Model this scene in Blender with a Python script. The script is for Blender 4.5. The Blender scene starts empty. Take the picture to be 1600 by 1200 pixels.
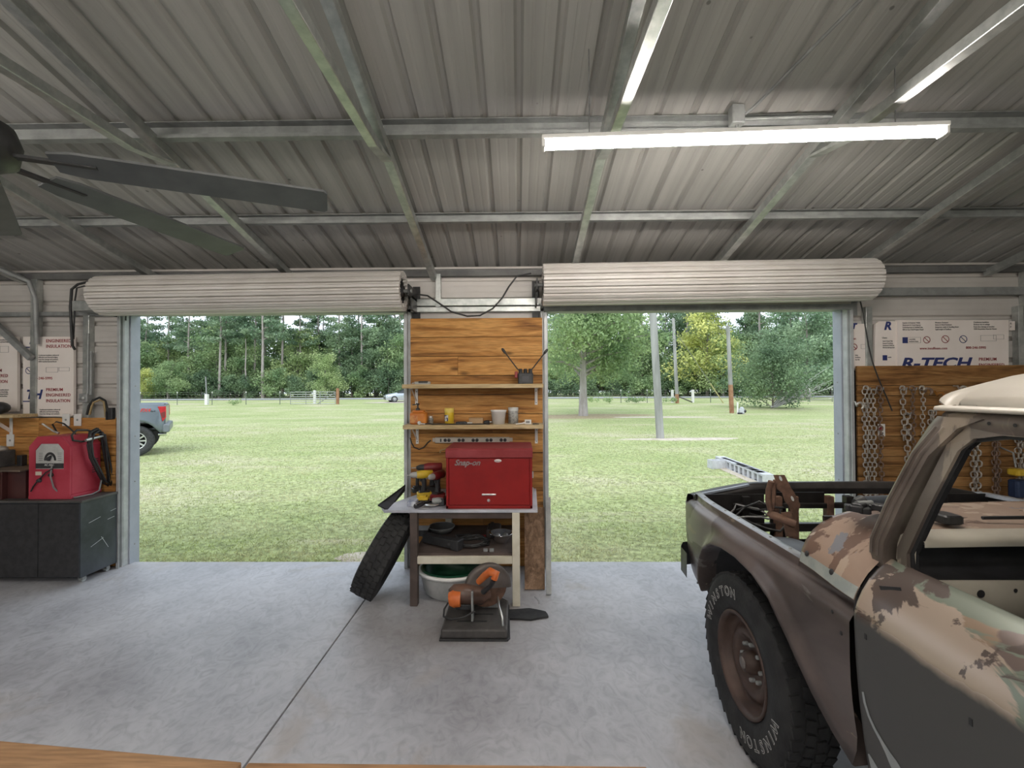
import bpy, bmesh, math, random
import numpy as np
from mathutils import Vector, Matrix, Euler
R = math.radians
PI = math.pi
random.seed(7); np.random.seed(7)
SC = bpy.context.scene
COL = SC.collection
# ------------------------------------------------------------------ camera
FPX = 690.0                      # focal length in pixels of the 1600x1200 frame
EYE = Vector((0.0, 0.0, 1.70))
YAW, PITCH, ROLL = 0.0125, 0.0116, -0.0050
CAMR = Matrix.Rotation(YAW, 3, 'Z') @ Matrix.Rotation(PI / 2 + PITCH, 3, 'X') @ Matrix.Rotation(ROLL, 3, 'Z')
cd = bpy.data.cameras.new('camera'); cam = bpy.data.objects.new('camera', cd); COL.objects.link(cam)
cd.sensor_width = 36.0; cd.lens = FPX / 1600 * 36.0; cd.clip_start = 0.05; cd.clip_end = 600
cam.location = EYE; cam.rotation_euler = CAMR.to_euler()
SC.camera = cam
# ------------------------------------------------------------------ sky: one even overcast dome
w = bpy.data.worlds.new('overcast_sky'); SC.world = w; w.use_nodes = True
bg = w.node_tree.nodes['Background']; bg.inputs[0].default_value = (0.80, 0.89, 1.0, 1); bg.inputs[1].default_value = 1.55
sd = bpy.data.lights.new('sun', 'SUN'); sd.energy = 1.1; sd.angle = R(35); sd.color = (1.0, 0.97, 0.9)
sun = bpy.data.objects.new('sun', sd); COL.objects.link(sun); sun.rotation_euler = (R(38), R(-14), 0)
# ------------------------------------------------------------------ exposure
SC.view_settings.view_transform = 'Standard'; SC.view_settings.look = 'None'
SC.view_settings.gamma = 1.0; SC.view_settings.use_curve_mapping = False
SC.view_settings.exposure = 0.26
LAMP = 78.0                       # emission of the shop light tubes
SC.cycles.use_denoising = True
SC.cycles.max_bounces = 10; SC.cycles.diffuse_bounces = 7
SC.cycles.sample_clamp_indirect = 6.0
# ------------------------------------------------------------------ helpers
def at(px, py, X=None, Y=None, Z=None):
    """where the sight line of a photograph point meets the plane X=, Y= or Z="""
    d = CAMR @ Vector(((px - 800) / FPX, (600 - py) / FPX, -1.0))
    if Y is not None: t = (Y - EYE.y) / d.y
    elif Z is not None: t = (Z - EYE.z) / d.z
    else: t = (X - EYE.x) / d.x
    return EYE + d * t

class MB:
    def __init__(s): s.v = []; s.f = []; s.sm = []
    def add(s, vs, fs, smooth=False):
        o = len(s.v); s.v += [tuple(p) for p in vs]; s.f += [tuple(i + o for i in f) for f in fs]; s.sm += [smooth] * len(fs); return s
    def box(s, c, d, rot=None):
        x, y, z = d[0] / 2, d[1] / 2, d[2] / 2
        vs = [Vector(p) for p in ((-x,-y,-z),(x,-y,-z),(x,y,-z),(-x,y,-z),(-x,-y,z),(x,-y,z),(x,y,z),(-x,y,z))]
        if rot is not None: vs = [rot @ p for p in vs]
        c = Vector(c)
        return s.add([p + c for p in vs], [(0,3,2,1),(4,5,6,7),(0,1,5,4),(1,2,6,5),(2,3,7,6),(3,0,4,7)])
    def bb(s, x0, x1, y0, y1, z0, z1):
        return s.box(((x0+x1)/2, (y0+y1)/2, (z0+z1)/2), (x1-x0, y1-y0, z1-z0))
    def rbox(s, c, d, r, rot=None, seg=2, axis=2):
        """box whose edges along `axis` are rounded, other edges chamfered a little"""
        x, y, z = d[0] / 2, d[1] / 2, d[2] / 2
        ax = [0, 1, 2]; ax.remove(axis); a, b = ax; h = d[axis] / 2; da, db = d[a] / 2, d[b] / 2
        r = min(r, da * .95, db * .95); ch = min(r * .5, h * .4)
        ring = []
        for (sa, sb, t0) in ((1,1,0),(-1,1,PI/2),(-1,-1,PI),(1,-1,1.5*PI)):
            for k in range(seg + 1):
                t = t0 + PI / 2 * k / seg
                ring.append((sa * (da - r) + r * math.cos(t), sb * (db - r) + r * math.sin(t)))
        n = len(ring); vs = []
        for hh, ins in ((-h, ch), (-h + ch, 0), (h - ch, 0), (h, ch)):
            for (p, q) in ring:
                v = [0, 0, 0]; v[a] = p * (1 - ins / da); v[b] = q * (1 - ins / db); v[axis] = hh; vs.append(Vector(v))
        flip = axis == 1
        fs = []
        for k in range(3):
            for i in range(n):
                j = (i + 1) % n; q = (k*n+i, k*n+j, (k+1)*n+j, (k+1)*n+i); fs.append(q[::-1] if flip else q)
        cap0 = tuple(range(n))[::-1]; cap1 = tuple(range(3*n, 4*n))
        fs += [cap0[::-1] if flip else cap0, cap1[::-1] if flip else cap1]
        if rot is not None: vs = [rot @ p for p in vs]
        c = Vector(c)
        return s.add([p + c for p in vs], fs)
    def tube(s, path, r, n=8, caps=True, smooth=True, closed=False):
        """round bar along a path; r may be one radius per point"""
        P = [Vector(p) for p in path]; m = len(P); rr = r if hasattr(r, '__len__') else [r] * m
        vs = []; up = None
        for i in range(m):
            if closed: t = P[(i+1) % m] - P[i-1]
            else: t = P[min(i+1, m-1)] - P[max(i-1, 0)]
            if t.length < 1e-9: t = Vector((0,0,1))
            t.normalize()
            if up is None:
                up = Vector((0,0,1)) if abs(t.z) < .9 else Vector((1,0,0))
            a = up - t * up.dot(t)
            if a.length < 1e-6: a = t.orthogonal()
            a.normalize(); b = t.cross(a); up = a
            for k in range(n):
                th = 2 * PI * k / n; vs.append(P[i] + (a * math.cos(th) + b * math.sin(th)) * rr[i])
        fs = []
        for i in range(m if closed else m - 1):
            i2 = (i + 1) % m
            for k in range(n):
                k2 = (k + 1) % n; fs.append((i*n+k, i*n+k2, i2*n+k2, i2*n+k))
        o = len(s.f); s.add(vs, fs, smooth)
        if caps and not closed: s.add(vs[:n], [tuple(range(n))[::-1]]); s.add(vs[-n:], [tuple(range(n))])
        return s
    def bar(s, a, b, wd, ht, up=(0,0,1)):
        """square tube from a to b"""
        a, b = Vector(a), Vector(b); t = (b - a).normalized(); u = Vector(up); u = (u - t * u.dot(t))
        if u.length < 1e-6: u = t.orthogonal()
        u.normalize(); sd_ = t.cross(u)
        vs = []
        for p in (a, b):
            for (i, j) in ((-1,-1),(1,-1),(1,1),(-1,1)): vs.append(p + sd_ * (i * wd / 2) + u * (j * ht / 2))
        return s.add(vs, [(3,2,1,0),(4,5,6,7),(0,1,5,4),(1,2,6,5),(2,3,7,6),(3,0,4,7)])
    def lathe(s, prof, n=24, M=None, smooth=True, a0=0, a1=2*PI):
        """profile (radius, height) spun about local Z, then placed by matrix M"""
        full = abs(a1 - a0 - 2 * PI) < 1e-6; nn = n if full else n + 1
        vs = []
        for (r, h) in prof:
            for k in range(nn):
                t = a0 + (a1 - a0) * k / n; vs.append(Vector((r * math.cos(t), r * math.sin(t), h)))
        fs = []
        for i in range(len(prof) - 1):
            for k in range(n):
                k2 = (k + 1) % nn; fs.append((i*nn+k, i*nn+k2, (i+1)*nn+k2, (i+1)*nn+k))
        if M is not None: vs = [M @ p for p in vs]
        return s.add(vs, fs, smooth)
    def prism(s, poly, y0, y1, axis='Y', M=None):
        """closed outline extruded along an axis. poly in the other two axes, in order"""
        n = len(poly); vs = []
        for h in (y0, y1):
            for (p, q) in poly:
                vs.append(Vector((p, h, q)) if axis == 'Y' else Vector((h, p, q)) if axis == 'X' else Vector((p, q, h)))
        area = sum(poly[i][0] * poly[(i+1) % n][1] - poly[(i+1) % n][0] * poly[i][1] for i in range(n))
        fs = [(i, (i+1) % n, (i+1) % n + n, i + n) for i in range(n)] + [tuple(range(n))[::-1], tuple(range(n, 2*n))]
        if (area < 0) != (axis == 'Y'): fs = [f[::-1] for f in fs]
        if M is not None: vs = [M @ p for p in vs]
        return s.add(vs, fs)
    def grid(s, rows, smooth=True, flip=False):
        """rows of points, all the same length, skinned into one surface"""
        n = len(rows[0]); vs = [p for r in rows for p in r]; fs = []
        for i in range(len(rows) - 1):
            for k in range(n - 1):
                q = (i*n+k, i*n+k+1, (i+1)*n+k+1, (i+1)*n+k); fs.append(q[::-1] if flip else q)
        return s.add(vs, fs, smooth)
    def ball(s, c, r, n=10, m=6, sc=(1,1,1)):
        prof = [(max(1e-4, r * math.sin(PI * i / m)), -r * math.cos(PI * i / m)) for i in range(m + 1)]
        Mx = Matrix.Translation(Vector(c)) @ Matrix.Diagonal((sc[0], sc[1], sc[2], 1))
        return s.lathe(prof, n, Mx)
    def mesh(s, name, mats):
        me = bpy.data.meshes.new(name); me.from_pydata(s.v, [], s.f)
        me.polygons.foreach_set('use_smooth', s.sm); me.update()
        for m in (mats if isinstance(mats, (list, tuple)) else [mats]): me.materials.append(m)
        return me
def origin_of(o):
    p = Vector((0,0,0))
    while o is not None: p = p + o.location; o = o.parent
    return p
def put(name, mb, mat_, parent=None, kind=None, label=None, bevel=0, local=False):
    """link a shape as ONE mesh object; its points are world points unless local"""
    me = mb if isinstance(mb, bpy.types.Mesh) else None
    if me is None:
        if parent is not None and not local:
            o0 = origin_of(parent); mb.v = [(p[0]-o0.x, p[1]-o0.y, p[2]-o0.z) for p in mb.v]
        me = mb.mesh(name, mat_)
    o = bpy.data.objects.new(name, me); COL.objects.link(o)
    if parent is not None: o.parent = parent
    if kind: o['kind'] = kind
    if label: o['label'] = label
    if bevel:
        b = o.modifiers.new('bevel', 'BEVEL'); b.width = bevel; b.segments = 2; b.limit_method = 'ANGLE'; b.angle_limit = R(40)
    return o
def tag(o, label, cat, group=None):
    o['label'] = label; o['category'] = cat
    if group: o['group'] = group
    return o
def thing(name, label, cat, loc=(0,0,0), group=None):
    o = bpy.data.objects.new(name, None); o.empty_display_size = .1; COL.objects.link(o); o.location = loc
    return tag(o, label, cat, group)
def single(name, label, cat, mb, mat_, group=None, bevel=0):
    """a thing that is one mesh, its origin at the foot of its box"""
    a = np.array(mb.v); c = Vector(((a[:,0].min()+a[:,0].max())/2, (a[:,1].min()+a[:,1].max())/2, a[:,2].min()))
    mb.v = [(p[0]-c.x, p[1]-c.y, p[2]-c.z) for p in mb.v]
    o = put(name, mb, mat_, None, bevel=bevel); o.location = c
    return tag(o, label, cat, group)
def shell(name):
    o = bpy.data.objects.new(name, None); COL.objects.link(o); o['kind'] = 'structure'; return o
def copy_tree(o, parent=None):
    c = o.copy(); COL.objects.link(c); c.parent = parent
    for ch in [k for k in o.children]: copy_tree(ch, c)
    return c
def text_mesh(body, size, mat_, italic=0, bold=0, depth=.0006, align='LEFT', xs=1.0, sp=1.0):
    c = bpy.data.curves.new('txt', 'FONT'); c.body = body; c.size = size; c.shear = italic; c.offset = bold; c.extrude = depth
    c.align_x = align; c.space_character = sp; c.resolution_u = 3
    o = bpy.data.objects.new('txt', c); COL.objects.link(o)
    dg = bpy.context.evaluated_depsgraph_get(); dg.update()
    me = bpy.data.meshes.new_from_object(o.evaluated_get(dg)); bpy.data.objects.remove(o); bpy.data.curves.remove(c)
    me.materials.clear(); me.materials.append(mat_)
    if xs != 1.0: me.transform(Matrix.Diagonal((xs, 1, 1, 1)))
    return me
FACE_CAM = Matrix.Rotation(PI / 2, 4, 'X')         # text that reads on a surface facing -Y
def put_text(name, body, size, loc, mat_, parent, rot=FACE_CAM, **k):
    me = text_mesh(body, size, mat_, **k)
    o0 = origin_of(parent)
    me.transform(Matrix.Translation(Vector(loc) - o0) @ rot)
    return put(name, me, mat_, parent)
# ------------------------------------------------------------------ materials
def nt(name):
    m = bpy.data.materials.new(name); m.use_nodes = True; t = m.node_tree
    return m, t, t.nodes['Principled BSDF']
def N(t, typ, **k):
    n = t.nodes.new(typ)
    for a, b in k.items():
        if a in n.inputs.keys() if isinstance(a, str) else False: n.inputs[a].default_value = b
        else: setattr(n, a, b)
    return n
def ramp(t, stops):
    r = t.nodes.new('ShaderNodeValToRGB'); e = r.color_ramp.elements
    while len(e) < len(stops): e.new(.5)
    for i, (p, c) in enumerate(stops):
        e[i].position = p; e[i].color = (c[0], c[1], c[2], 1) if hasattr(c, '__len__') else (c, c, c, 1)
    return r
def mat(name, c, c2=None, scale=6, rough=.5, metal=0, bump=0, bscale=None, stretch=(1,1,1), lo=.38, hi=.62, rnd=0, detail=5, spec=None, coat=0, emit=0):
    m, t, b = nt(name); L = t.links.new
    b.inputs['Roughness'].default_value = rough; b.inputs['Metallic'].default_value = metal
    if spec is not None: b.inputs['Specular IOR Level'].default_value = spec
    if coat: b.inputs['Coat Weight'].default_value = coat
    if c2 is None and not bump and not rnd:
        c2 = tuple(x * .88 for x in c)
    tc = t.nodes.new('ShaderNodeTexCoord'); mp = t.nodes.new('ShaderNodeMapping'); mp.inputs['Scale'].default_value = stretch
    L(tc.outputs['Object'], mp.inputs['Vector'])
    if rnd:
        oi = t.nodes.new('ShaderNodeObjectInfo'); ml = t.nodes.new('ShaderNodeVectorMath'); ml.operation = 'SCALE'; ml.inputs['Scale'].default_value = 37.0
        cb = t.nodes.new('ShaderNodeCombineXYZ'); 
        for i in range(3): L(oi.outputs['Random'], cb.inputs[i])
        L(cb.outputs[0], ml.inputs[0]); L(ml.outputs[0], mp.inputs['Location'])
    n = t.nodes.new('ShaderNodeTexNoise'); n.inputs['Scale'].default_value = scale; n.inputs['Detail'].default_value = detail; n.inputs['Roughness'].default_value = .6
    L(mp.outputs[0], n.inputs['Vector'])
    r = ramp(t, [(lo, c), (hi, c2 or c)]); L(n.outputs['Fac'], r.inputs['Fac'])
    col = r.outputs[0]
    if rnd:
        hs = t.nodes.new('ShaderNodeHueSaturation'); mr = t.nodes.new('ShaderNodeMapRange'); mr.inputs['To Min'].default_value = 1 - rnd; mr.inputs['To Max'].default_value = 1 + rnd
        L(oi.outputs['Random'], mr.inputs['Value']); L(mr.outputs[0], hs.inputs['Value']); L(col, hs.inputs['Color']); col = hs.outputs[0]
    L(col, b.inputs['Base Color'])
    if bump:
        n2 = t.nodes.new('ShaderNodeTexNoise'); n2.inputs['Scale'].default_value = bscale or scale * 4; n2.inputs['Detail'].default_value = 4
        L(mp.outputs[0], n2.inputs['Vector']); bp = t.nodes.new('ShaderNodeBump'); bp.inputs['Strength'].default_value = bump; bp.inputs['Distance'].default_value = .01
        L(n2.outputs['Fac'], bp.inputs['Height']); L(bp.outputs[0], b.inputs['Normal'])
    return m
def wood(name, dark, mid, light, axis=0, scale=1.0, rough=.6, rnd=.16):
    """sawn board: long grain along one local axis, knots and stains"""
    m, t, b = nt(name); L = t.links.new; b.inputs['Roughness'].default_value = rough; b.inputs['Specular IOR Level'].default_value = .2
    tc = t.nodes.new('ShaderNodeTexCoord'); mp = t.nodes.new('ShaderNodeMapping')
    st = [9 * scale] * 3; st[axis] = .7 * scale; mp.inputs['Scale'].default_value = st
    oi = t.nodes.new('ShaderNodeObjectInfo'); cb = t.nodes.new('ShaderNodeCombineXYZ'); ml = t.nodes.new('ShaderNodeVectorMath'); ml.operation = 'SCALE'; ml.inputs['Scale'].default_value = 53
    for i in range(3): L(oi.outputs['Random'], cb.inputs[i])
    L(cb.outputs[0], ml.inputs[0]); L(ml.outputs[0], mp.inputs['Location']); L(tc.outputs['Object'], mp.inputs['Vector'])
    n = t.nodes.new('ShaderNodeTexNoise'); n.inputs['Scale'].default_value = 1.6; n.inputs['Detail'].default_value = 6; n.inputs['Distortion'].default_value = 1.4
    L(mp.outputs[0], n.inputs['Vector'])
    r = ramp(t, [(.28, dark), (.47, mid), (.62, light), (.78, mid)]); L(n.outputs['Fac'], r.inputs['Fac'])
    f = t.nodes.new('ShaderNodeTexNoise'); f.inputs['Scale'].default_value = 14; f.inputs['Detail'].default_value = 3; L(mp.outputs[0], f.inputs['Vector'])
    mx = t.nodes.new('ShaderNodeMixRGB'); mx.blend_type = 'MULTIPLY'; mx.inputs[0].default_value = .45
    rr = ramp(t, [(.36, .40), (.6, 1.05)]); L(f.outputs['Fac'], rr.inputs['Fac']); L(r.outputs[0], mx.inputs[1]); L(rr.outputs[0], mx.inputs[2])
    # knots
    mp2 = t.nodes.new('ShaderNodeMapping'); s2 = [6 * scale] * 3; s2[axis] = 2.2 * scale; mp2.inputs['Scale'].default_value = s2; L(tc.outputs['Object'], mp2.inputs['Vector']); L(ml.outputs[0], mp2.inputs['Location'])
    vo = t.nodes.new('ShaderNodeTexVoronoi'); vo.inputs['Scale'].default_value = 1.1; L(mp2.outputs[0], vo.inputs['Vector'])
    kr = ramp(t, [(.05, .18), (.16, 1.0)]); L(vo.outputs['Distance'], kr.inputs['Fac'])
    mk = t.nodes.new('ShaderNodeMixRGB'); mk.blend_type = 'MULTIPLY'; mk.inputs[0].default_value = .8; L(mx.outputs[0], mk.inputs[1]); L(kr.outputs[0], mk.inputs[2])
    hs = t.nodes.new('ShaderNodeHueSaturation'); mr = t.nodes.new('ShaderNodeMapRange'); mr.inputs['To Min'].default_value = 1 - rnd; mr.inputs['To Max'].default_value = 1 + rnd
    L(oi.outputs['Random'], mr.inputs['Value']); L(mr.outputs[0], hs.inputs['Value']); L(mk.outputs[0], hs.inputs['Color']); L(hs.outputs[0], b.inputs['Base Color'])
    bp = t.nodes.new('ShaderNodeBump'); bp.inputs['Strength'].default_value = .25; bp.inputs['Distance'].default_value = .004; L(f.outputs['Fac'], bp.inputs['Height']); L(bp.outputs[0], b.inputs['Normal'])
    return m
def emissive(name, c, s):
    m, t, b = nt(name); b.inputs['Base Color'].default_value = (.9,.9,.9,1); b.inputs['Emission Color'].default_value = (*c, 1); b.inputs['Emission Strength'].default_value = s; return m
def concrete_mat():
    m, t, b = nt('floor_concrete'); L = t.links.new
    tc = t.nodes.new('ShaderNodeTexCoord')
    a = N(t, 'ShaderNodeTexNoise'); a.inputs['Scale'].default_value = .9; a.inputs['Detail'].default_value = 8; a.inputs['Roughness'].default_value = .62
    mp = t.nodes.new('ShaderNodeMapping'); mp.inputs['Scale'].default_value = (1, .8, 1); mp.inputs['Rotation'].default_value = (0,0,.5); L(tc.outputs['Object'], mp.inputs['Vector']); L(mp.outputs[0], a.inputs['Vector'])
    r = ramp(t, [(.28, (.26,.26,.275)), (.5, (.42,.425,.45)), (.72, (.56,.565,.59))]); L(a.outputs['Fac'], r.inputs['Fac'])
    s = N(t, 'ShaderNodeTexNoise'); s.inputs['Scale'].default_value = 11; s.inputs['Detail'].default_value = 6; s.inputs['Distortion'].default_value = 2.2; L(mp.outputs[0], s.inputs['Vector'])
    sr = ramp(t, [(.32, .84), (.52, 1.0), (.7, 1.07)]); L(s.outputs['Fac'], sr.inputs['Fac'])
    mx = t.nodes.new('ShaderNodeMixRGB'); mx.blend_type = 'MULTIPLY'; mx.inputs[0].default_value = 1; L(r.outputs[0], mx.inputs[1]); L(sr.outputs[0], mx.inputs[2])
    # brown stains of their own shape
    v = N(t, 'ShaderNodeTexNoise'); v.inputs['Scale'].default_value = 1.5; v.inputs['Detail'].default_value = 5; v.inputs['Distortion'].default_value = .6; L(tc.outputs['Object'], v.inputs['Vector'])
    vr = ramp(t, [(.60, 0.0), (.70, .55)]); L(v.outputs['Fac'], vr.inputs['Fac'])
    m2 = t.nodes.new('ShaderNodeMixRGB'); L(vr.outputs[0], m2.inputs[0]); L(mx.outputs[0], m2.inputs[1]); m2.inputs[2].default_value = (.34,.29,.24,1)
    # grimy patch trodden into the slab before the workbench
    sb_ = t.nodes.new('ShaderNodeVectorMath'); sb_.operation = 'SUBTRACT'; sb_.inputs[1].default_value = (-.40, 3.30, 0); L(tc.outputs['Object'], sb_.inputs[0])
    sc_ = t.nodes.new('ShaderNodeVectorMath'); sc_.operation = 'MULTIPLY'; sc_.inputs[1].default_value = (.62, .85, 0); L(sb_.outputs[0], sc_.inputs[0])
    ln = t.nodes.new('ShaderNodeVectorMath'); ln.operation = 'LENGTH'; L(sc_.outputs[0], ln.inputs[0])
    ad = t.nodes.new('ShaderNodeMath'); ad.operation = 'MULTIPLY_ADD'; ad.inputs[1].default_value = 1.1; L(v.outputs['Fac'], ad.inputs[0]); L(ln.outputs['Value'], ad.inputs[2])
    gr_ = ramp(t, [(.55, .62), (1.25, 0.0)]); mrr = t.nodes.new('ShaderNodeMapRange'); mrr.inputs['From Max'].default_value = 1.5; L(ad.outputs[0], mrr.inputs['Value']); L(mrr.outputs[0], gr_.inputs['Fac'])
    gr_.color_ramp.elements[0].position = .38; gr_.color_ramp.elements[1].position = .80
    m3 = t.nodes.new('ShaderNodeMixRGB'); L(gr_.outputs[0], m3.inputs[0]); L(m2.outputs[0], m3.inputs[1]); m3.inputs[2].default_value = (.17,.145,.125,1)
    L(m3.outputs[0], b.inputs['Base Color'])
    rr = ramp(t, [(.3, .38), (.7, .62)]); L(a.outputs['Fac'], rr.inputs['Fac']); L(rr.outputs[0], b.inputs['Roughness'])
    bp = t.nodes.new('ShaderNodeBump'); bp.inputs['Strength'].default_value = .22; bp.inputs['Distance'].default_value = .006; L(s.outputs['Fac'], bp.inputs['Height']); L(bp.outputs[0], b.inputs['Normal'])
    return m
def roof_sheet_mat(c1, c2):
    """painted steel seen from below: faint rolling streaks and fly specks"""
    m, t, b = nt('roof_steel'); L = t.links.new; b.inputs['Roughness'].default_value = .55; b.inputs['Metallic'].default_value = .05
    tc = t.nodes.new('ShaderNodeTexCoord'); oi = t.nodes.new('ShaderNodeObjectInfo'); ad = t.nodes.new('ShaderNodeVectorMath'); ad.operation = 'ADD'; L(tc.outputs['Object'], ad.inputs[0]); L(oi.outputs['Location'], ad.inputs[1])
    mp = t.nodes.new('ShaderNodeMapping'); mp.inputs['Scale'].default_value = (14, .35, .35); L(ad.outputs[0], mp.inputs['Vector'])
    n = t.nodes.new('ShaderNodeTexNoise'); n.inputs['Scale'].default_value = 1; n.inputs['Detail'].default_value = 5; L(mp.outputs[0], n.inputs['Vector']); r = ramp(t, [(.38, c1), (.62, c2)]); L(n.outputs['Fac'], r.inputs['Fac'])
    v = t.nodes.new('ShaderNodeTexVoronoi'); v.inputs['Scale'].default_value = 4.2; L(ad.outputs[0], v.inputs['Vector']); q = ramp(t, [(.035, .45), (.05, 1.0)]); L(v.outputs['Distance'], q.inputs['Fac'])
    mx = t.nodes.new('ShaderNodeMixRGB'); mx.blend_type = 'MULTIPLY'; mx.inputs[0].default_value = 1; L(r.outputs[0], mx.inputs[1]); L(q.outputs[0], mx.inputs[2]); L(mx.outputs[0], b.inputs['Base Color'])
    return m
def lawn_mat():
    m, t, b = nt('lawn'); L = t.links.new; b.inputs['Roughness'].default_value = .9; b.inputs['Specular IOR Level'].default_value = .1
    g = t.nodes.new('ShaderNodeNewGeometry')
    def nz(sc, det, st=(1,1,1), dist=0):
        mp = t.nodes.new('ShaderNodeMapping'); mp.inputs['Scale'].default_value = st; L(g.outputs['Position'], mp.inputs['Vector'])
        n = t.nodes.new('ShaderNodeTexNoise'); n.inputs['Scale'].default_value = sc; n.inputs['Detail'].default_value = det; n.inputs['Roughness'].default_value = .65; n.inputs['Distortion'].default_value = dist; L(mp.outputs[0], n.inputs['Vector']); return n
    a = nz(.33, 6, (.6, 1, 1)); r1 = ramp(t, [(.36, (.31,.37,.16)), (.52, (.38,.42,.21)), (.66, (.47,.45,.30))]); L(a.outputs['Fac'], r1.inputs['Fac'])
    f = nz(13, 6); r2 = ramp(t, [(.34, .45), (.5, .95), (.66, 1.4)]); L(f.outputs['Fac'], r2.inputs['Fac'])
    mx = t.nodes.new('ShaderNodeMixRGB'); mx.blend_type = 'MULTIPLY'; mx.inputs[0].default_value = .85; L(r1.outputs[0], mx.inputs[1]); L(r2.outputs[0], mx.inputs[2])
    s = nz(1.0, 4, (.22, 1.3, 1), .8); r3 = ramp(t, [(.58, 0), (.72, .75)]); L(s.outputs['Fac'], r3.inputs['Fac'])
    m2 = t.nodes.new('ShaderNodeMixRGB'); L(r3.outputs[0], m2.inputs[0]); L(mx.outputs[0], m2.inputs[1]); m2.inputs[2].default_value = (.52,.46,.33,1)
    L(m2.outputs[0], b.inputs['Base Color'])
    bp = t.nodes.new('ShaderNodeBump'); bp.inputs['Strength'].default_value = .5; bp.inputs['Distance'].default_value = .03; L(f.outputs['Fac'], bp.inputs['Height']); L(bp.outputs[0], b.inputs['Normal'])
    return m
def leaf_mat(name, c1, c2, scale=.35):
    m, t, b = nt(name); L = t.links.new; b.inputs['Roughness'].default_value = .75; b.inputs['Specular IOR Level'].default_value = .15
    g = t.nodes.new('ShaderNodeNewGeometry'); n = t.nodes.new('ShaderNodeTexNoise'); n.inputs['Scale'].default_value = scale; n.inputs['Detail'].default_value = 4; L(g.outputs['Position'], n.inputs['Vector'])
    r = ramp(t, [(.36, c1), (.64, c2)]); L(n.outputs['Fac'], r.inputs['Fac'])
    hs = t.nodes.new('ShaderNodeHueSaturation'); mr = t.nodes.new('ShaderNodeMapRange'); mr.inputs['To Min'].default_value = .65; mr.inputs['To Max'].default_value = 1.35; L(g.outputs['Random Per Island'], mr.inputs['Value'])
    L(mr.outputs[0], hs.inputs['Value']); L(r.outputs[0], hs.inputs['Color']); L(hs.outputs[0], b.inputs['Base Color'])
    b.inputs['Subsurface Weight'].default_value = 0
    tr = t.nodes.new('ShaderNodeBsdfTranslucent'); L(hs.outputs[0], tr.inputs[0]); ms = t.nodes.new('ShaderNodeMixShader'); ms.inputs[0].default_value = .35
    L(b.outputs[0], ms.inputs[1]); L(tr.outputs[0], ms.inputs[2]); L(ms.outputs[0], t.nodes['Material Output'].inputs[0])
    return m
# ------------------------------------------------------------------ palette
M = {}
M['roof'] = roof_sheet_mat((.33,.322,.302), (.40,.39,.368))
M['wall'] = mat('wall_steel', (.52,.49,.46), (.60,.57,.54), 1.5, .5, .08, rnd=.04)
M['galv'] = mat('galvanised', (.40,.42,.41), (.54,.56,.54), 14, .38, .75)
M['galv_d'] = mat('galvanised_dull', (.25,.26,.255), (.34,.35,.345), 10, .55, .3)
M['eave'] = mat('eave_dark_steel', (.10,.10,.10), (.15,.15,.145), 6, .6)
M['jamb'] = mat('jamb_grey', (.40,.415,.42), (.50,.515,.52), 9, .45, .25)
M['jamb_blue'] = mat('grey_blue_trim', (.33,.36,.42), (.38,.41,.47), 5, .45)
M['curtain'] = mat('door_curtain_white', (.60,.565,.53), (.66,.63,.60), 3, .4)
M['dark'] = mat('blackened', (.015,.015,.016), (.03,.03,.032), 8, .5)
M['black'] = mat('black_plastic', (.02,.02,.022), (.035,.035,.037), 20, .42)
M['rubber'] = mat('rubber', (.010,.010,.011), (.024,.024,.024), 9, .75, bump=.2, bscale=60)
M['cable'] = mat('cable_black', (.02,.02,.02), (.03,.03,.03), 12, .5)
M['cable_g'] = mat('cable_grey', (.16,.16,.16), (.24,.24,.24), 12, .5)
M['white'] = mat('white_plastic', (.72,.71,.68), (.78,.77,.75), 9, .4)
M['cream'] = mat('cream_paint', (.60,.56,.44), (.68,.64,.53), 9, .55)
M['plank'] = wood('pine_plank', (.15,.062,.018), (.45,.21,.06), (.60,.32,.105), 0)
M['plank_r'] = wood('pine_strip', (.11,.05,.017), (.29,.145,.05), (.38,.21,.08), 0)
M['board'] = wood('shelf_board', (.38,.27,.13), (.52,.39,.21), (.60,.47,.28), 0, rnd=.05)
M['steel'] = mat('bright_steel', (.55,.55,.54), (.68,.68,.67), 16, .28, .9)
M['chrome'] = mat('chrome', (.75,.76,.77), (.85,.86,.87), 8, .1, 1)
M['rust'] = mat('rusty_iron', (.10,.055,.038), (.19,.105,.07), 18, .7, .2, bump=.2, bscale=80)
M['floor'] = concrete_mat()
M['lawn'] = lawn_mat()
M['seam'] = mat('joint_dirt', (.10,.085,.07), (.14,.12,.10), 12, .9)
# ------------------------------------------------------------------ setting
WY = 4.31                         # inner face of the front sheeting
EAVE, SLOPE, RIDGE, BACK = 2.90, 0.25, -1.0, -6.3
XL, XR = -6.6, 4.93
def roof_z(y): return EAVE + SLOPE * (WY - y) if y >= RIDGE else EAVE + SLOPE * (WY - RIDGE) - SLOPE * (RIDGE - y)
def gz(y):
    k = min(1, max(0, (y - 14) / 46)); return -.10 + .66 * k * k * (3 - 2 * k)
# --- floor: slabs parted by saw-cut joints
floor = shell('floor')
jx = [XL - .1, -1.249, -1.241, XR + .1]
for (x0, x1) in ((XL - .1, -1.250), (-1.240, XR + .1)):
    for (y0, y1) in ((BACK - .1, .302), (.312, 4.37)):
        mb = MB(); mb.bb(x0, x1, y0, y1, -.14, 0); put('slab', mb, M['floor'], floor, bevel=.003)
mb = MB(); mb.bb(-1.26, -1.23, BACK, 4.36, -.12, -.018); put('joint_filler', mb, M['seam'], floor)
mb = MB(); mb.bb(XL, XR, .295, .32, -.12, -.018); put('joint_filler', mb, M['seam'], floor)
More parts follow.
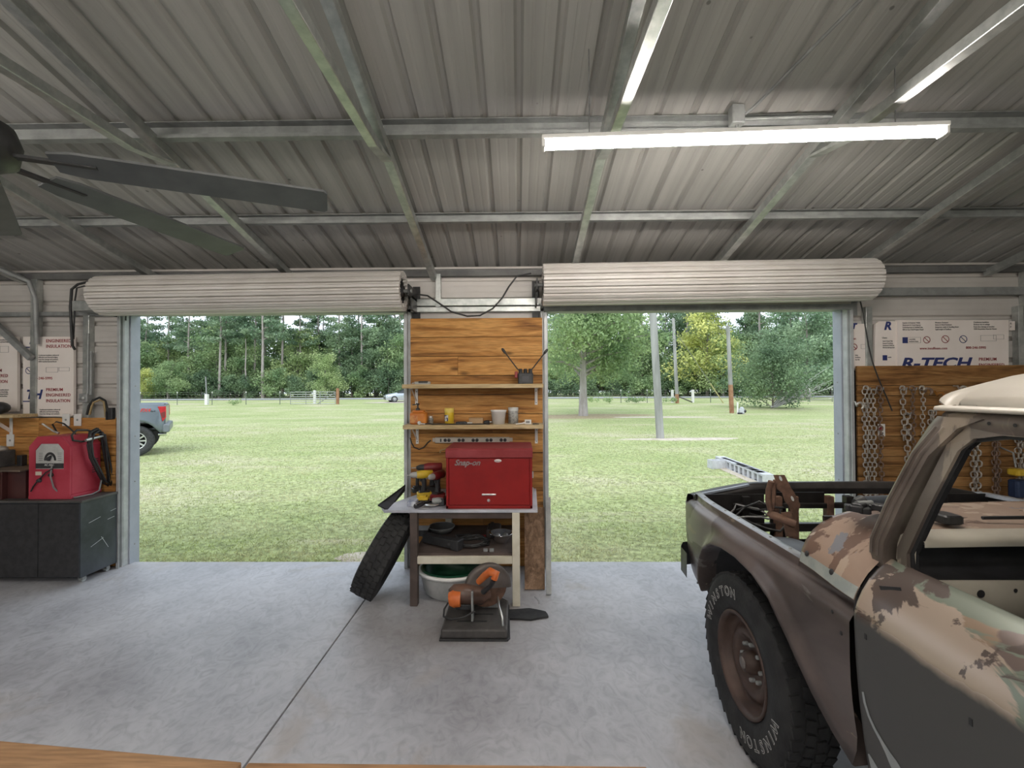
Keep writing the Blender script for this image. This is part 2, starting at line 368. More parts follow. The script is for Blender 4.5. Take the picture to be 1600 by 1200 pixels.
# --- ceiling: ribbed steel sheets on channels and tube rafters
ceiling = shell('ceiling')
PIT = .206
def rib_profile(n, w=.050, top=.022, h=.024):
    """flat pans with raised ribs, plus two shallow stiffeners in each pan"""
    out = [(0, 0)]
    for k in range(n):
        c = PIT * (k + .5)
        out += [(c - .082, 0), (c - .077, .0012), (c - .068, .0012), (c - .063, 0)]
        out += [(c - w/2, 0), (c - top/2, h), (c + top/2, h), (c + w/2, 0)]
        out += [(c + .063, 0), (c + .068, .0012), (c + .077, .0012), (c + .082, 0)]
    return out + [(PIT * n, 0)]
NR = 4
prof = rib_profile(NR)
def sheet_mesh(name, y0, y1, rise, mat_):
    mb = MB(); mb.grid([[(x, y0, z) for (x, z) in prof], [(x, y1, z + rise) for (x, z) in prof]], smooth=False, flip=True); return mb.mesh(name, mat_)
front_len = WY + .14 - RIDGE
me_f = sheet_mesh('roof_sheet', 0, front_len, -SLOPE * front_len, M['roof'])
me_b = sheet_mesh('roof_sheet', 0, -(RIDGE - BACK), -SLOPE * (RIDGE - BACK), M['roof'])
x = .015 + PIT * .5 - PIT * NR * 8
while x < XR:
    for me in (me_f, me_b):
        o = put('roof_sheet', me, None, ceiling); o.location = (x, RIDGE, roof_z(RIDGE))
    x += PIT * NR
def along_roof(name, x, drop, y0, y1, wd, ht, m):
    mb = MB(); mb.bar((x, y0, roof_z(y0) - drop), (x, y1, roof_z(y1) - drop), wd, ht); return put(name, mb, m, ceiling, bevel=.004)
RAFT = [-6.2, -4.86, -3.52, -2.19, -.81, .53, 1.85, 3.17, 4.51]
for x in RAFT:
    along_roof('rafter', x, .115, RIDGE, WY - .02, .06, .06, M['galv'])
    along_roof('rafter', x, .115, BACK + .05, RIDGE, .06, .06, M['galv'])
    if x > -5.5 and x < 4.6:
        yk = 2.45; zk = 3.10
        mb = MB(); mb.bar((x, yk + .02, zk), (x, -4.4, zk - .03), .055, .055)
        c = put('collar_tie', mb, M['galv'], ceiling, bevel=.004)
        mb = MB()                      # flattened end lapped under the rafter
        mb.add([(x-.027,yk,zk+.027),(x+.027,yk,zk+.027),(x+.027,yk,zk-.027),(x-.027,yk,zk-.027),
                (x-.035,yk+.13,zk+.012),(x+.035,yk+.13,zk+.012),(x+.03,yk+.13,zk-.004),(x-.03,yk+.13,zk-.004),
                (x-.035,yk+.30,roof_z(yk+.30)-.147),(x+.035,yk+.30,roof_z(yk+.30)-.147),(x+.03,yk+.30,roof_z(yk+.30)-.158),(x-.03,yk+.30,roof_z(yk+.30)-.158)],
               [(0,4,5,1),(1,5,6,2),(2,6,7,3),(3,7,4,0),(4,8,9,5),(5,9,10,6),(6,10,11,7),(7,11,8,4),(8,11,10,9)])
        put('tie_end', mb, M['galv'], c)
def purlin(y, ht, dep):
    z = roof_z(y); mb = MB()
    # C channel: web facing the doors' side, lips top and bottom
    mb.bb(XL, XR, y - dep, y + .0, z - .004, z + .0)
    mb.bb(XL, XR, y - .006, y + .0, z - ht, z - .004)
    mb.bb(XL, XR, y - dep * .75, y + .0, z - ht - .006, z - ht)
    mb.bb(XL, XR, y - dep * .75 - .004, y - dep * .75, z - ht - .006, z - ht + .016)
    return put('purlin', mb, M['galv_d'], ceiling)
for y, h_, d_ in ((3.52, .062, .05), (2.66, .085, .06), (1.5, .085, .06), (.4, .085, .06), (-2.4, .085, .06), (-4.0, .085, .06)): purlin(y, h_, d_)
mb = MB(); mb.bb(XL, XR, RIDGE - .05, RIDGE + .05, roof_z(RIDGE) - .09, roof_z(RIDGE) - .03); put('ridge_beam', mb, M['galv_d'], ceiling)
mb = MB(); mb.bb(XL, XR, WY - .05, WY + .01, EAVE - .10, EAVE - .045); put('eave_tube', mb, M['eave'], ceiling)
mb = MB(); mb.bb(XL - .1, XR + .1, WY + .125, WY + .135, EAVE - .16, EAVE + .03); mb.bb(XL - .1, XR + .1, WY - .01, WY + .13, EAVE - .03, EAVE - .022); put('eave_closure', mb, M['eave'], ceiling)
# --- front wall
D1 = (-3.83, -1.085); D2 = (.285, 3.145); HZ = 2.45
wall_front = shell('wall_front')
def wall_sheet(x0, x1, z0, z1, parent, y=WY):
    rows = []; zz = []
    pz = rib_profile(1)
    k0 = math.floor(z0 / PIT) - 1
    for k in range(k0, math.ceil(z1 / PIT) + 1):
        for (p, h) in pz[:-1]:
            z = k * PIT + p
            if z0 <= z <= z1: zz.append((z, h))
    zz = [(z0, 0)] + zz + [(z1, 0)]
    mb = MB(); mb.grid([[(x0, y + h, z) for (z, h) in zz], [(x1, y + h, z) for (z, h) in zz]], smooth=False)
    return put('wall_sheet', mb, M['wall'], parent)
wall_sheet(XL, D1[0] - .04, -.05, 2.90, wall_front)
wall_sheet(D1[1], D2[0], -.05, 2.90, wall_front)
wall_sheet(D2[1] + .04, XR, -.05, 2.90, wall_front)
wall_sheet(D1[0] - .04, D1[1], HZ, 2.90, wall_front); wall_sheet(D2[0], D2[1] + .04, HZ, 2.90, wall_front)
def post(x, z0, z1, wd=.062, dp=.06, m='galv', y=WY - .03):
    mb = MB(); mb.bb(x - wd/2, x + wd/2, y - dp/2, y + dp/2, z0, z1); return put('post', mb, M[m], wall_front, bevel=.004)
for x in (-6.2, -4.73, -4.21): post(x, 0, 2.80 if x != -4.21 else 2.44)
post(-.765, 2.50, 2.82, .05)
post(3.36, 0, 2.47); post(4.79, 0, 2.47, .05)
post(4.88, 0, 2.82, .09)
mb = MB(); mb.bar((-5.35, WY - .09, 2.62), (-4.71, WY - .09, 2.02), .05, .05, (0,1,0)); put('knee_brace', mb, M['galv_d'], wall_front, bevel=.004)
mb = MB(); mb.tube([(-4.98, 3.3, roof_z(3.3)-.16), (-4.80, 4.0, 2.84), (-4.69, 4.17, 2.76), (-4.665, 4.21, 2.6), (-4.66, 4.22, 2.16)], .022); put('bent_tube', mb, M['galv_d'], wall_front)
for (x0, x1, z, h) in ((D1[1] + .05, D2[0] - .05, 2.545, .07), (D1[1] + .05, D2[0] - .05, 2.475, .05), (3.3, XR, 2.615, .075), (-6.6, D1[0]-.06, 2.46, .04)):
    mb = MB(); mb.bb(x0, x1, WY - .055, WY - .005, z - h/2, z + h/2); put('girt', mb, M['galv'] if x0 > -3 and x0 < 2 else M['galv_d'], wall_front, bevel=.004)
# planks
def plank(x0, x1, z0, z1, m, y0=WY - .085, th=.022):
    g = .0022; mb = MB(); cx, cz = (x0+x1)/2, (z0+z1)/2
    y1 = y0 + th; dy = random.uniform(-.002, .002)
    o = put('plank', MB().bb(-(x1-x0)/2 + .001, (x1-x0)/2 - .001, dy, th, -(z1-z0)/2 + g, (z1-z0)/2 - g), M[m], wall_front, bevel=.002)
    o.location = (cx, y0, cz); return o
z = 2.385; PX0, PX1 = D1[1] + .058, D2[0] - .045
rows_ = 0
while z > .03:
    z0 = max(.012, z - .184)
    cut = {2: .36, 5: .62, 8: .3, 10: .55}.get(rows_)
    if cut:
        xc_ = PX0 + (PX1 - PX0) * cut; plank(PX0, xc_, z0, z, 'plank'); plank(xc_, PX1, z0, z, 'plank')
    else: plank(PX0, PX1, z0, z, 'plank')
    z = z0; rows_ += 1
    if z <= .013: break
z = 1.445
while z > .02:
    z0 = max(.012, z - .184); xc_ = random.uniform(-5.4, -4.6)
    plank(XL + .02, xc_, z0, z, 'plank'); plank(xc_, D1[0] - .055, z0, z, 'plank'); z = z0
    if z <= .013: break
plank(D2[1] + .075, XR - .07, 1.715, 1.905, 'plank_r'); z = 1.715
while z > .02:
    z0 = max(.012, z - .0955); plank(D2[1] + .075, XR - .07, z0, z, 'plank_r'); z = z0
    if z <= .013: break
mb = MB(); mb.bb(PX0, PX1, WY - .063, WY - .002, .01, 2.34); mb.bb(D2[1] + .08, XR - .08, WY - .063, WY - .01, .01, 1.86); mb.bb(XL + .03, D1[0] - .06, WY - .063, WY - .01, .01, 1.40)
put('furring', mb, M['dark'], wall_front)
# --- other walls
def side_wall(name, x, sgn):
    s_ = shell(name)
    zz = []
    pz = rib_profile(1)
    for k in range(0, 20):
        for (p, h) in pz[:-1]: zz.append((k * PIT + p - .05, h))
    zz = [q for q in zz if q[0] < 4.2]
    rows = [[(x + sgn * h, y, min(z, roof_z(y) + .01)) for (z, h) in zz] for y in (WY + .1, RIDGE, BACK)]
    mb = MB(); mb.grid(rows, smooth=False, flip=sgn > 0); put('wall_sheet', mb, M['wall'], s_)
    for y in (2.9, 1.4, -.1, -1.6, -3.1, -4.6):
        mb = MB(); mb.bb(x - sgn * .06, x, y - .03, y + .03, 0, roof_z(y) - .09); put('post', mb, M['galv_d'], s_)
    for z in (.9, 1.8, 2.6):
        mb = MB(); mb.bb(x - sgn * .05, x - sgn * .002, BACK, WY - .03, z - .03, z + .03); put('girt', mb, M['galv_d'], s_)
side_wall('wall_left', XL, -1); side_wall('wall_right', XR, 1)
wall_back = shell('wall_back')
for (x0, x1, z0, z1) in ((XL, -3.6, -.05, 2.9), (-.9, .6, -.05, 2.9), (3.3, XR, -.05, 2.9), (-3.6, -.9, 2.45, 2.9), (.6, 3.3, 2.45, 2.9)):
    mb = MB(); n_ = 10
    mb.grid([[(x0, BACK, z0 + (z1-z0)*k/n_) for k in range(n_+1)], [(x1, BACK, z0 + (z1-z0)*k/n_) for k in range(n_+1)]], smooth=False, flip=True); put('wall_sheet', mb, M['wall'], wall_back)
# --- roll-up doors
def roller(name, n, X0, X1, OX0, OX1, zc, rad, tilt):
    """coiled corrugated curtain over an opening OX0..OX1, with jambs, track, header and brackets"""
    d = shell(name); yc = WY - .31
    nc = 20; prof_ = []
    for k in range(nc):
        a = 2 * PI * k / nc; w_ = 2 * PI / nc
        for (f, dr) in ((.0, -.024), (.10, -.024), (.16, .0), (.30, .004), (.46, .004), (.50, -.006), (.54, .004), (.94, .002)): prof_.append((a + w_ * f, rad + dr))
    def ringpts(x, rs=1.0, dz=0): return [Vector((x, yc + r * rs * math.cos(a), zc + dz + r * rs * math.sin(a))) for (a, r) in prof_]
    r0, r1 = ringpts(X0, 1, -tilt), ringpts(X1, 1, tilt)
    mb = MB(); mb.grid([r0 + [r0[0]], r1 + [r1[0]]], smooth=False); cur = put('curtain_roll', mb, M['curtain'], d)
    for x, sgn, dz in ((X0, -1, -tilt), (X1, 1, tilt)):
        mb = MB(); a_, b_, c_ = ringpts(x, 1.0, dz), ringpts(x + sgn * .012, .99, dz), ringpts(x + sgn * .012, .80, dz); e_ = ringpts(x - sgn * .03, .78, dz)
        mb.grid([q + [q[0]] for q in (a_, b_, c_, e_)], smooth=False, flip=sgn < 0); put('coil_edge', mb, M['curtain'], d)
        mb = MB(); Mx = Matrix.Translation((x - sgn * .02, yc, zc + dz)) @ Matrix.Rotation(sgn * PI / 2, 4, 'Y')
        mb.lathe([(rad * .80, 0), (rad * .45, .004), (rad * .4, -.02), (.05, -.02), (.05, .03), (.0001, .03)], 24, Mx); put('end_wheel', mb, M['dark'], d)
        mb = MB(); mb.tube([(x - sgn * .05, yc, zc + dz), (x + sgn * .085, yc, zc + dz)], .018, 10); put('axle', mb, M['galv_d'], d)
        mb = MB(); bx_ = x + sgn * .065
        mb.bb(bx_ - .006, bx_ + .006, yc - .07, WY - .04, zc + dz - .05, zc + dz + .05); mb.bb(bx_ - .035, bx_ + .035, WY - .052, WY - .04, HZ - .06, zc + dz + .1)
        mb.bb(bx_ - .006, bx_ + .006, yc + .04, WY - .05, zc + dz - .16, zc + dz - .03)
        put('axle_bracket', mb, M['galv_d'] if (n == 2 and sgn > 0) else M['dark'], d)
    # curtain tail down to the header and bottom bar
    mb = MB(); mb.bb(OX0 - .02, OX1 + .02, WY - .095, WY - .082, HZ + .005, zc - .02); put('curtain_tail', mb, M['curtain'], d)
    mb = MB(); mb.bb(OX0 - .03, OX1 + .03, WY - .105, WY - .07, HZ - .012, HZ + .035); mb.bb(OX0 - .03, OX1 + .03, WY - .12, WY - .07, HZ + .03, HZ + .037); put('bottom_bar', mb, M['galv_d'], d, bevel=.003)
    mb = MB(); mb.bb(OX0 - .06, OX1 + .06, WY - .06, WY + .09, HZ, HZ + .06); put('header', mb, M['galv_d'], d)
    for x, sgn in ((OX0, -1), (OX1, 1)):
        mb = MB(); mb.bb(min(x, x + sgn * .06), max(x, x + sgn * .06), WY - .06, WY, 0, HZ + .03); put('jamb', mb, M['jamb'], d, bevel=.004)
        mb = MB(); a_ = x - sgn * .0; b_ = x - sgn * .03
        mb.bb(min(x, x + sgn * .028), max(x, x + sgn * .028), WY - .108, WY - .102, 0, HZ - .02); mb.bb(min(x, x + sgn * .028), max(x, x + sgn * .028), WY - .07, WY - .064, 0, HZ - .02)
        mb.bb(min(x + sgn * .024, x + sgn * .03), max(x + sgn * .024, x + sgn * .03), WY - .105, WY - .062, 0, HZ - .02); put('track', mb, M['jamb'], d)
        mb = MB(); mb.bb(min(x - sgn * .012, x + sgn * .05), max(x - sgn * .012, x + sgn * .05), WY + .001, WY + .11, -.05, HZ + .02); j = put('outer_trim', mb, M['jamb_blue'], d)
        for z in (.18, .8, 1.25, 1.75):
            mb = MB(); mb.lathe([(.0001, .004), (.007, .003), (.008, 0)], 8, Matrix.Translation((x - sgn * .012, WY + .055, z)) @ Matrix.Rotation(-sgn * PI / 2, 4, 'Y')); put('screw', mb, M['galv_d'], j)
    return d
roller('door_1', 1, -3.795, -1.04, D1[0], D1[1], 2.585, .178, .012)
roller('door_2', 2, .245, 3.155, D2[0], D2[1], 2.655, .185, .012)
# ================================================================== lamps, fan, conduit
lamp_mat = emissive('led_tube', (1.0, .93, .86), LAMP)
def shop_light(a, b, label, group='long tube lights under the roof'):
    a, b = Vector(a), Vector(b); t = thing('shop_light', label, 'light', a.lerp(b, .5), group)
    d = (b - a).normalized()
    mb = MB(); mb.bar(a + Vector((0,0,.024)), b + Vector((0,0,.024)), .07, .022); put('housing', mb, M['white'], t, bevel=.004)
    mb = MB(); mb.tube([a + d * .02 - Vector((0,0,.006)), b - d * .02 - Vector((0,0,.006))], .021, 12); put('diffuser', mb, lamp_mat, t)
    for e, s_ in ((a, 1), (b, -1)):
        mb = MB(); mb.bar(e, e + d * s_ * .018, .062, .05); put('end_cap', mb, M['white'], t, bevel=.005)
    for f in (.12, .88):
        p = a.lerp(b, f); zr = roof_z(p.y) - .004
        mb = MB(); mb.tube([p + Vector((0,0,.03)), (p.x, p.y, zr)], .003, 5); put('hanger_wire', mb, M['cable_g'], t)
    return t
LA, LB = at(846, 226, Y=2.22), at(1476, 205, Y=2.22)
shop_light(LA, LB, 'long glowing white tube light hanging below the roof, front of the truck')
for (x_, y_, lab_) in ((-4.6, .75, 'added unseen tube light hung above and left of the viewer'), (-1.15, -.2, 'added unseen tube light hung straight above the viewer'), (1.2, -1.4, 'added unseen tube light hung behind the cab of the old pickup'),
                       (-3.6, -2.6, 'added unseen tube light hung behind the viewer on the left'), (-.2, -3.6, 'added unseen tube light hung far behind the viewer')):
    shop_light((x_, y_, 3.0), (x_ + 2.0, y_, 3.0), lab_)  # extra lamps out of view, added to brighten the walls facing the camera
# fan at rest
HUB = Vector((-2.06, 1.60, 2.60))
fan = thing('ceiling_fan', 'dark grey ceiling fan with long narrow blades on the left', 'fan', HUB)
mb = MB(); mb.lathe([(.0001,-.10),(.10,-.10),(.15,-.07),(.16,.0),(.14,.06),(.06,.10),(.03,.12)], 24, Matrix.Translation(HUB + Vector((0,0,.05)))); put('motor', mb, M['dark'], fan)
mb = MB(); mb.tube([HUB + Vector((0,0,.14)), (HUB.x, HUB.y, roof_z(HUB.y))], .016, 8); put('downrod', mb, M['dark'], fan)
mb = MB(); mb.lathe([(.06,-.0),(.07,.05),(.06,.11),(.02,.12)], 16, Matrix.Translation((HUB.x, HUB.y, roof_z(HUB.y) - .13))); put('canopy', mb, M['dark'], fan)
fanm = mat('fan_blade_grey', (.085,.09,.092), (.12,.125,.125), 4, .5)
for k in range(6):
    a = R(23 + 56 * k if k < 2 else 79 + 56 + 56.2 * (k - 2)); d = Vector((math.cos(a), math.sin(a), 0)); s_ = Vector((-d.y, d.x, 0)); tl = Vector((0,0,1)) * .16
    mb = MB(); rows = []
    for (r_, wd) in ((.26, .05), (.34, .068), (.8, .072), (1.24, .074), (1.255, .06)):
        p = HUB + d * r_; w_ = (s_ - tl * 1.6) * wd; up = Vector((0,0,.005))
        rows.append([p - w_ - up, p + w_ - up, p + w_ + up, p - w_ + up, p - w_ - up])
    mb.grid(rows, smooth=False); mb.add(rows[0][:4], [(0,1,2,3)]); mb.add(rows[-1][:4], [(3,2,1,0)])
    b_ = put('blade', mb, fanm, fan)
    mb = MB(); mb.bar(HUB + d * .13, HUB + d * .40, .035, .012); put('blade_arm', mb, M['dark'], b_)
# conduit box and pipes under the second channel
J = at(1151, 181, Y=2.56)
cn = thing('conduit_run', 'thin metal conduit with a junction box beside the glowing tube light', 'conduit', J)
mb = MB(); mb.rbox(J, (.075, .06, .11), .01); put('junction_box', mb, M['galv_d'], cn)
mb = MB(); mb.tube([J + Vector((0,0,-.05)), J + Vector((0,0,-.10))], .01, 8); put('nipple', mb, M['galv_d'], cn)
e1 = at(1340, 4, Y=1.97)
mb = MB(); mb.tube([J + Vector((.04,0,.0)), J + Vector((.075,-.04,.02)), e1, e1 + Vector((.14, -.22, .055))], .0085, 8); put('pipe', mb, M['galv_d'], cn)
e2 = at(1310, 181, Y=2.55); e3 = at(1322, 192, Y=2.53)
mb = MB(); mb.tube([J + Vector((.03,0,-.02)), e2, e2 + Vector((.03,0,-.01)), e3 + Vector((0.01,0,-.02))], .0095, 8); put('pipe', mb, M['galv_d'], cn)
# drooping black cable over the pier
pts = [at(*q, Y=4.12) for q in ((640,466),(652,460),(668,462),(685,473),(705,487),(730,494),(750,493),(770,482),(785,465),(795,448),(808,431),(830,427))]
mb = MB(); mb.tube(pts, .008, 6); single('power_cable', 'black cable drooping above the wooden pier between the doors', 'cable', mb, M['cable'])
# ================================================================== centre pier: shelves
SF = 3.97
def shelf(label, z, px0, px1, th=.038, bz=.16):
    x0, x1 = at(px0, 604, Y=SF).x, at(px1, 604, Y=SF).x
    t = thing('wall_shelf', label, 'shelf', ((x0+x1)/2, SF + .13, z - th), 'plank shelves on the pier')
    mb = MB(); mb.bb(x0, x1, SF, WY - .088, z - th, z); put('board', mb, M['board'], t, bevel=.003)
    for x in (x0 + .075, x1 - .055):
        mb = MB(); yw = WY - .089; b_ = z - th
        mb.bb(x - .013, x + .013, yw - .004, yw, b_ - bz, b_); mb.bb(x - .013, x + .013, SF + .03, yw, b_ - .004, b_)
        mb.bar((x, SF + .06, b_ - .006), (x, yw - .003, b_ - bz * .75), .004, .02); bk = put('bracket', mb, M['white'], t)
        for zz in (b_ - .03, b_ - bz + .02):
            mb = MB(); mb.lathe([(.0001,.003),(.005,.0)], 8, Matrix.Translation((x, yw - .004, zz)) @ Matrix.Rotation(PI/2, 4, 'X')); put('screw', mb, M['dark'], bk)
    return z
ZU = shelf('upper bare pine shelf on white brackets on the wooden pier', at(740, 600, Y=SF).z, 628, 849)
ZL = shelf('lower pine shelf full of bottles and tubs on the wooden pier', at(740, 664, Y=SF).z, 629, 849)
# upper shelf: twin-lever valve, folding tool
yv = 4.10; b = at(821, 598, Y=yv); b.z = ZU
t = thing('twin_lever_valve', 'black hydraulic valve block with two long levers on the upper shelf', 'valve', b)
mb = MB(); mb.rbox(b + Vector((0,0,.05)), (.14,.10,.10), .012); put('valve_body', mb, M['black'], t)
for dx in (-.045, 0, .045):
    mb = MB(); mb.lathe([(.0001,.04),(.016,.04),(.02,.0)], 12, Matrix.Translation(b + Vector((dx,0,.10)))); put('valve_cap', mb, M['dark'], t)
mb = MB(); mb.bb(b.x-.03,b.x+.03,b.y-.056,b.y-.05,b.z+.02,b.z+.07); put('port_plate', mb, mat('dark_grey_label', (.06,.06,.065)), t)
mb = MB(); mb.rbox(b + Vector((-.085,-.0,.085)), (.03,.05,.06), .008); put('end_plate', mb, mat('dull_red', (.25,.03,.03), (.32,.05,.045)), t)
for (p1, p0, sg) in (((787,548),(808,576),-1), ((853,549),(832,576),1)):
    A, B_ = at(*p0, Y=yv), at(*p1, Y=yv); mb = MB(); mb.tube([b + Vector((sg*.04,0,.11)), A, B_], .0055, 6); lv = put('lever', mb, M['dark'], t)
    d = (B_ - A).normalized(); mb = MB(); mb.tube([B_ - d*.035, B_ - d*.02, B_ + d*.015, B_ + d*.028], [.006,.012,.013,.006], 8); put('grip', mb, M['black'], lv)
c = at(660, 599, Y=4.06); c.z = ZU
t = thing('utility_knife', 'small black and grey utility knife lying on the upper shelf', 'knife', c)
mb = MB(); mb.rbox(c + Vector((0,0,.013)), (.15,.03,.026), .012); put('handle', mb, mat('knife_grey', (.35,.35,.33), (.5,.5,.48)), t)
mb = MB(); mb.rbox(c + Vector((.01,-.003,.021)), (.09,.032,.018), .008); put('grip', mb, M['black'], t)
mb = MB(); mb.tube([c + Vector((-.08,0,.012)), c + Vector((-.10,0,.008))], [.008,.003], 6); put('blade', mb, M['steel'], t)
# lower shelf
def sit(px, y, z=None): p = at(px, 660, Y=y); p.z = ZL if z is None else z; return p
orange = mat('orange_bottle', (.50,.15,.02), (.60,.22,.035), 12, .35)
c = sit(654.5, 4.10)
t = thing('pump_bottle', 'squat orange soap bottle with a black pump on the lower shelf', 'bottle', c)
mb = MB(); mb.rbox(c + Vector((0,0,.055)), (.155,.10,.11), .02); mb.rbox(c + Vector((.0,0,.118)), (.11,.07,.02), .02); put('bottle_body', mb, orange, t)
mb = MB(); mb.bb(c.x-.07,c.x-.0,c.y-.0515,c.y-.0505,c.z+.015,c.z+.085); put('paper_label', mb, mat('orange_label', (.40,.08,.02), (.6,.3,.1), 30), t)
mb = MB(); mb.lathe([(.018,0),(.018,.02),(.008,.022),(.007,.05),(.016,.052),(.016,.064),(.0001,.066)], 12, Matrix.Translation(c + Vector((-.01,0,.127)))); mb.bar(c + Vector((-.01,0,.184)), c + Vector((-.055,-.02,.180)), .012,.009); put('pump', mb, M['black'], t)
c = sit(673, 4.12)
t = thing('glass_jar', 'small clear jar of hardware beside the orange bottle', 'jar', c)
mb = MB(); mb.lathe([(.0001,0),(.024,0),(.025,.05),(.02,.06)], 14, Matrix.Translation(c)); put('jar_body', mb, mat('jar_dark', (.10,.10,.09), (.3,.29,.26), 40, .2), t)
mb = MB(); mb.lathe([(.022,.06),(.022,.075),(.0001,.076)], 14, Matrix.Translation(c)); put('lid', mb, M['steel'], t)
c = sit(702, 4.08)
t = thing('wipes_canister', 'yellow canister with a blue and white label on the lower shelf', 'canister', c)
yel = mat('yellow_plastic', (.62,.42,.02), (.68,.48,.04), 9, .4)
mb = MB(); mb.lathe([(.0001,0),(.042,0),(.043,.10),(.041,.112)], 20, Matrix.Translation(c)); put('canister_body', mb, yel, t)
mb = MB(); mb.lathe([(.044,.108),(.045,.14),(.042,.148),(.0001,.149)], 20, Matrix.Translation(c)); put('lid', mb, mat('yellow_lid', (.68,.52,.10), (.72,.56,.14), 9, .4), t)
mb = MB(); mb.lathe([(.0437,.03),(.0437,.085)], 12, Matrix.Translation(c), a0=R(180), a1=R(265)); lb = put('paper_label', mb, mat('blue_white_label', (.03,.04,.14), (.7,.7,.66), 55, .5, lo=.48, hi=.5), t)
c = sit(779, 4.07)
t = thing('plastic_tub', 'white tapered plastic tub standing on the lower shelf', 'tub', c)
mb = MB(); mb.lathe([(.0001,.002),(.055,.0),(.069,.115),(.073,.118),(.073,.128),(.069,.129),(.066,.125),(.052,.006),(.0001,.006)], 24, Matrix.Translation(c)); put('tub_wall', mb, M['white'], t)
mb = MB(); mb.tube([c + Vector((.07*math.cos(a), .07*math.sin(a), .121)) for a in [2*PI*k/24 for k in range(24)]], .004, 6, closed=True); put('rim', mb, M['white'], t)
c = sit(802, 4.12)
t = thing('grey_canister', 'grey canister with a printed label to the right of the white tub', 'canister', c)
mb = MB(); mb.lathe([(.0001,0),(.046,0),(.046,.12),(.044,.125)], 20, Matrix.Translation(c)); put('canister_body', mb, mat('grey_label_print', (.42,.42,.40), (.22,.22,.22), 45, .5, lo=.45, hi=.6), t)
mb = MB(); mb.lathe([(.048,.118),(.048,.15),(.0001,.152)], 20, Matrix.Translation(c)); put('lid', mb, mat('grey_lid', (.55,.56,.54)), t)
c = sit(825, 4.05)
t = thing('small_carton', 'small white carton near the right end of the lower shelf', 'carton', c)
mb = MB(); mb.rbox(c + Vector((0,0,.02)), (.06,.045,.04), .003); put('carton_body', mb, M['white'], t)
mb = MB(); mb.bb(c.x-.02,c.x+.015,c.y-.0235,c.y-.0227,c.z+.01,c.z+.03); put('print', mb, mat('print_grey', (.25,.25,.25)), t)
for (px0, px1, y, m, lab, nm, cat, r_) in ((712, 733, 4.02, 'black', 'black flat pry tool lying by the yellow canister', 'pry_tool', 'tool', .014), (756, 768, 4.05, 'dark', 'short dark socket tool lying beside the white tub', 'socket_tool', 'tool', .018)):
    a, b_ = sit(px0, y), sit(px1, y + .02); a.z += r_; b_.z += r_; d = (b_ - a).normalized()
    t = thing(nm, lab, cat, (a + b_) / 2 - Vector((0,0,r_)))
    mb = MB(); mb.tube([a, a + d*.02, b_ - d*.03, b_ - d*.02], [r_*.7, r_, r_, r_*.6], 8); put('handle', mb, M[m], t)
    mb = MB(); mb.tube([b_ - d*.03, b_ + d*.03], [r_*.5, r_*.45], 8); put('shaft', mb, M['steel'], t)
a = sit(744, 4.10); t = thing('sanding_block', 'tan wooden sanding block lying on the lower shelf', 'block', a)
mb = MB(); mb.rbox(a + Vector((0,0,.028)), (.13,.06,.056), .004); put('block_body', mb, mat('tan_block', (.35,.22,.11), (.45,.3,.16)), t)
mb = MB(); mb.bb(a.x-.064,a.x+.064,a.y-.029,a.y+.029,a.z,a.z+.006); put('grit_sheet', mb, M['dark'], t)
pts = [sit(px, y) + Vector((0,0,.006+h)) for (px, y, h) in ((660,4.0,.0),(668,4.03,.004),(676,4.0,.0),(688,4.02,0),(700,4.0,0),(715,3.99,0),(735,4.0,0),(752,4.01,0),(765,3.99,0))]
mb = MB(); mb.tube(pts, .005, 6); t = single('test_lead', 'thin black lead lying along the front of the lower shelf', 'cable', mb, M['cable'])
c = sit(655, 3.99); mb = MB(); mb.ball(c + Vector((0,0,.018)), .018, 12, 8); mb.tube([c + Vector((.015,0,.012)), c + Vector((.05,.01,.008))], .006, 6); single('light_bulb', 'small round clear bulb at the left end of the lower shelf', 'bulb', mb, mat('bulb_glass', (.6,.6,.58), (.7,.7,.68), 5, .1))
a = sit(806, 3.985); a.z += .006; mb = MB(); mb.tube([a, a + Vector((.05,.0,.004)), a + Vector((.075,0,.01)), a + Vector((.085,0,.008))], [.005,.005,.008,.006], 6); single('white_brush', 'thin white brush lying in front of the grey canister', 'brush', mb, M['white'])
a = sit(832, 3.99); a.z += .005; mb = MB(); mb.tube([a, a + Vector((.03,.01,.0)), a + Vector((.06,0,.0))], [.005,.006,.003], 6); single('black_marker', 'short black marker beside the small white carton', 'marker', mb, M['black'])
# power strip
yw = WY - .091; a, b_ = at(676, 688, Y=yw), at(801, 686, Y=yw); zc = (a.z + b_.z) / 2
t = thing('power_strip', 'long beige metal power strip screwed to the planks above the tool chest', 'power strip', ((a.x+b_.x)/2, yw, zc))
stripm = mat('beige_metal', (.46,.42,.36), (.52,.48,.42), 8, .45)
mb = MB(); mb.rbox(((a.x+b_.x)/2, yw - .02, zc), (b_.x-a.x-.06, .04, .052), .004, axis=0); put('strip_body', mb, stripm, t)
mb = MB(); mb.bb(a.x, b_.x, yw - .004, yw, zc - .018, zc + .018); put('mounting_ear', mb, stripm, t)
mb = MB(); mb.rbox((a.x + .085, yw - .042, zc), (.012,.008,.03), .002); put('rocker_switch', mb, M['black'], t)
for k in range(5):
    for s_ in (-1, 1):
        x = a.x + .145 + k * (b_.x - a.x - .235) / 4 + s_ * .018
        mb = MB(); mb.lathe([(.0001,.003),(.014,.003),(.016,.0)], 14, Matrix.Translation((x, yw - .040, zc)) @ Matrix.Rotation(PI/2, 4, 'X')); put('outlet', mb, M['black'], t)
pts = [at(*q, Y=yw - .02) for q in ((673,688),(668,692),(662,699),(655,702),(647,699),(643,692),(641,684))]
mb = MB(); mb.tube(pts, .006, 6); put('cord', mb, M['cable'], t)
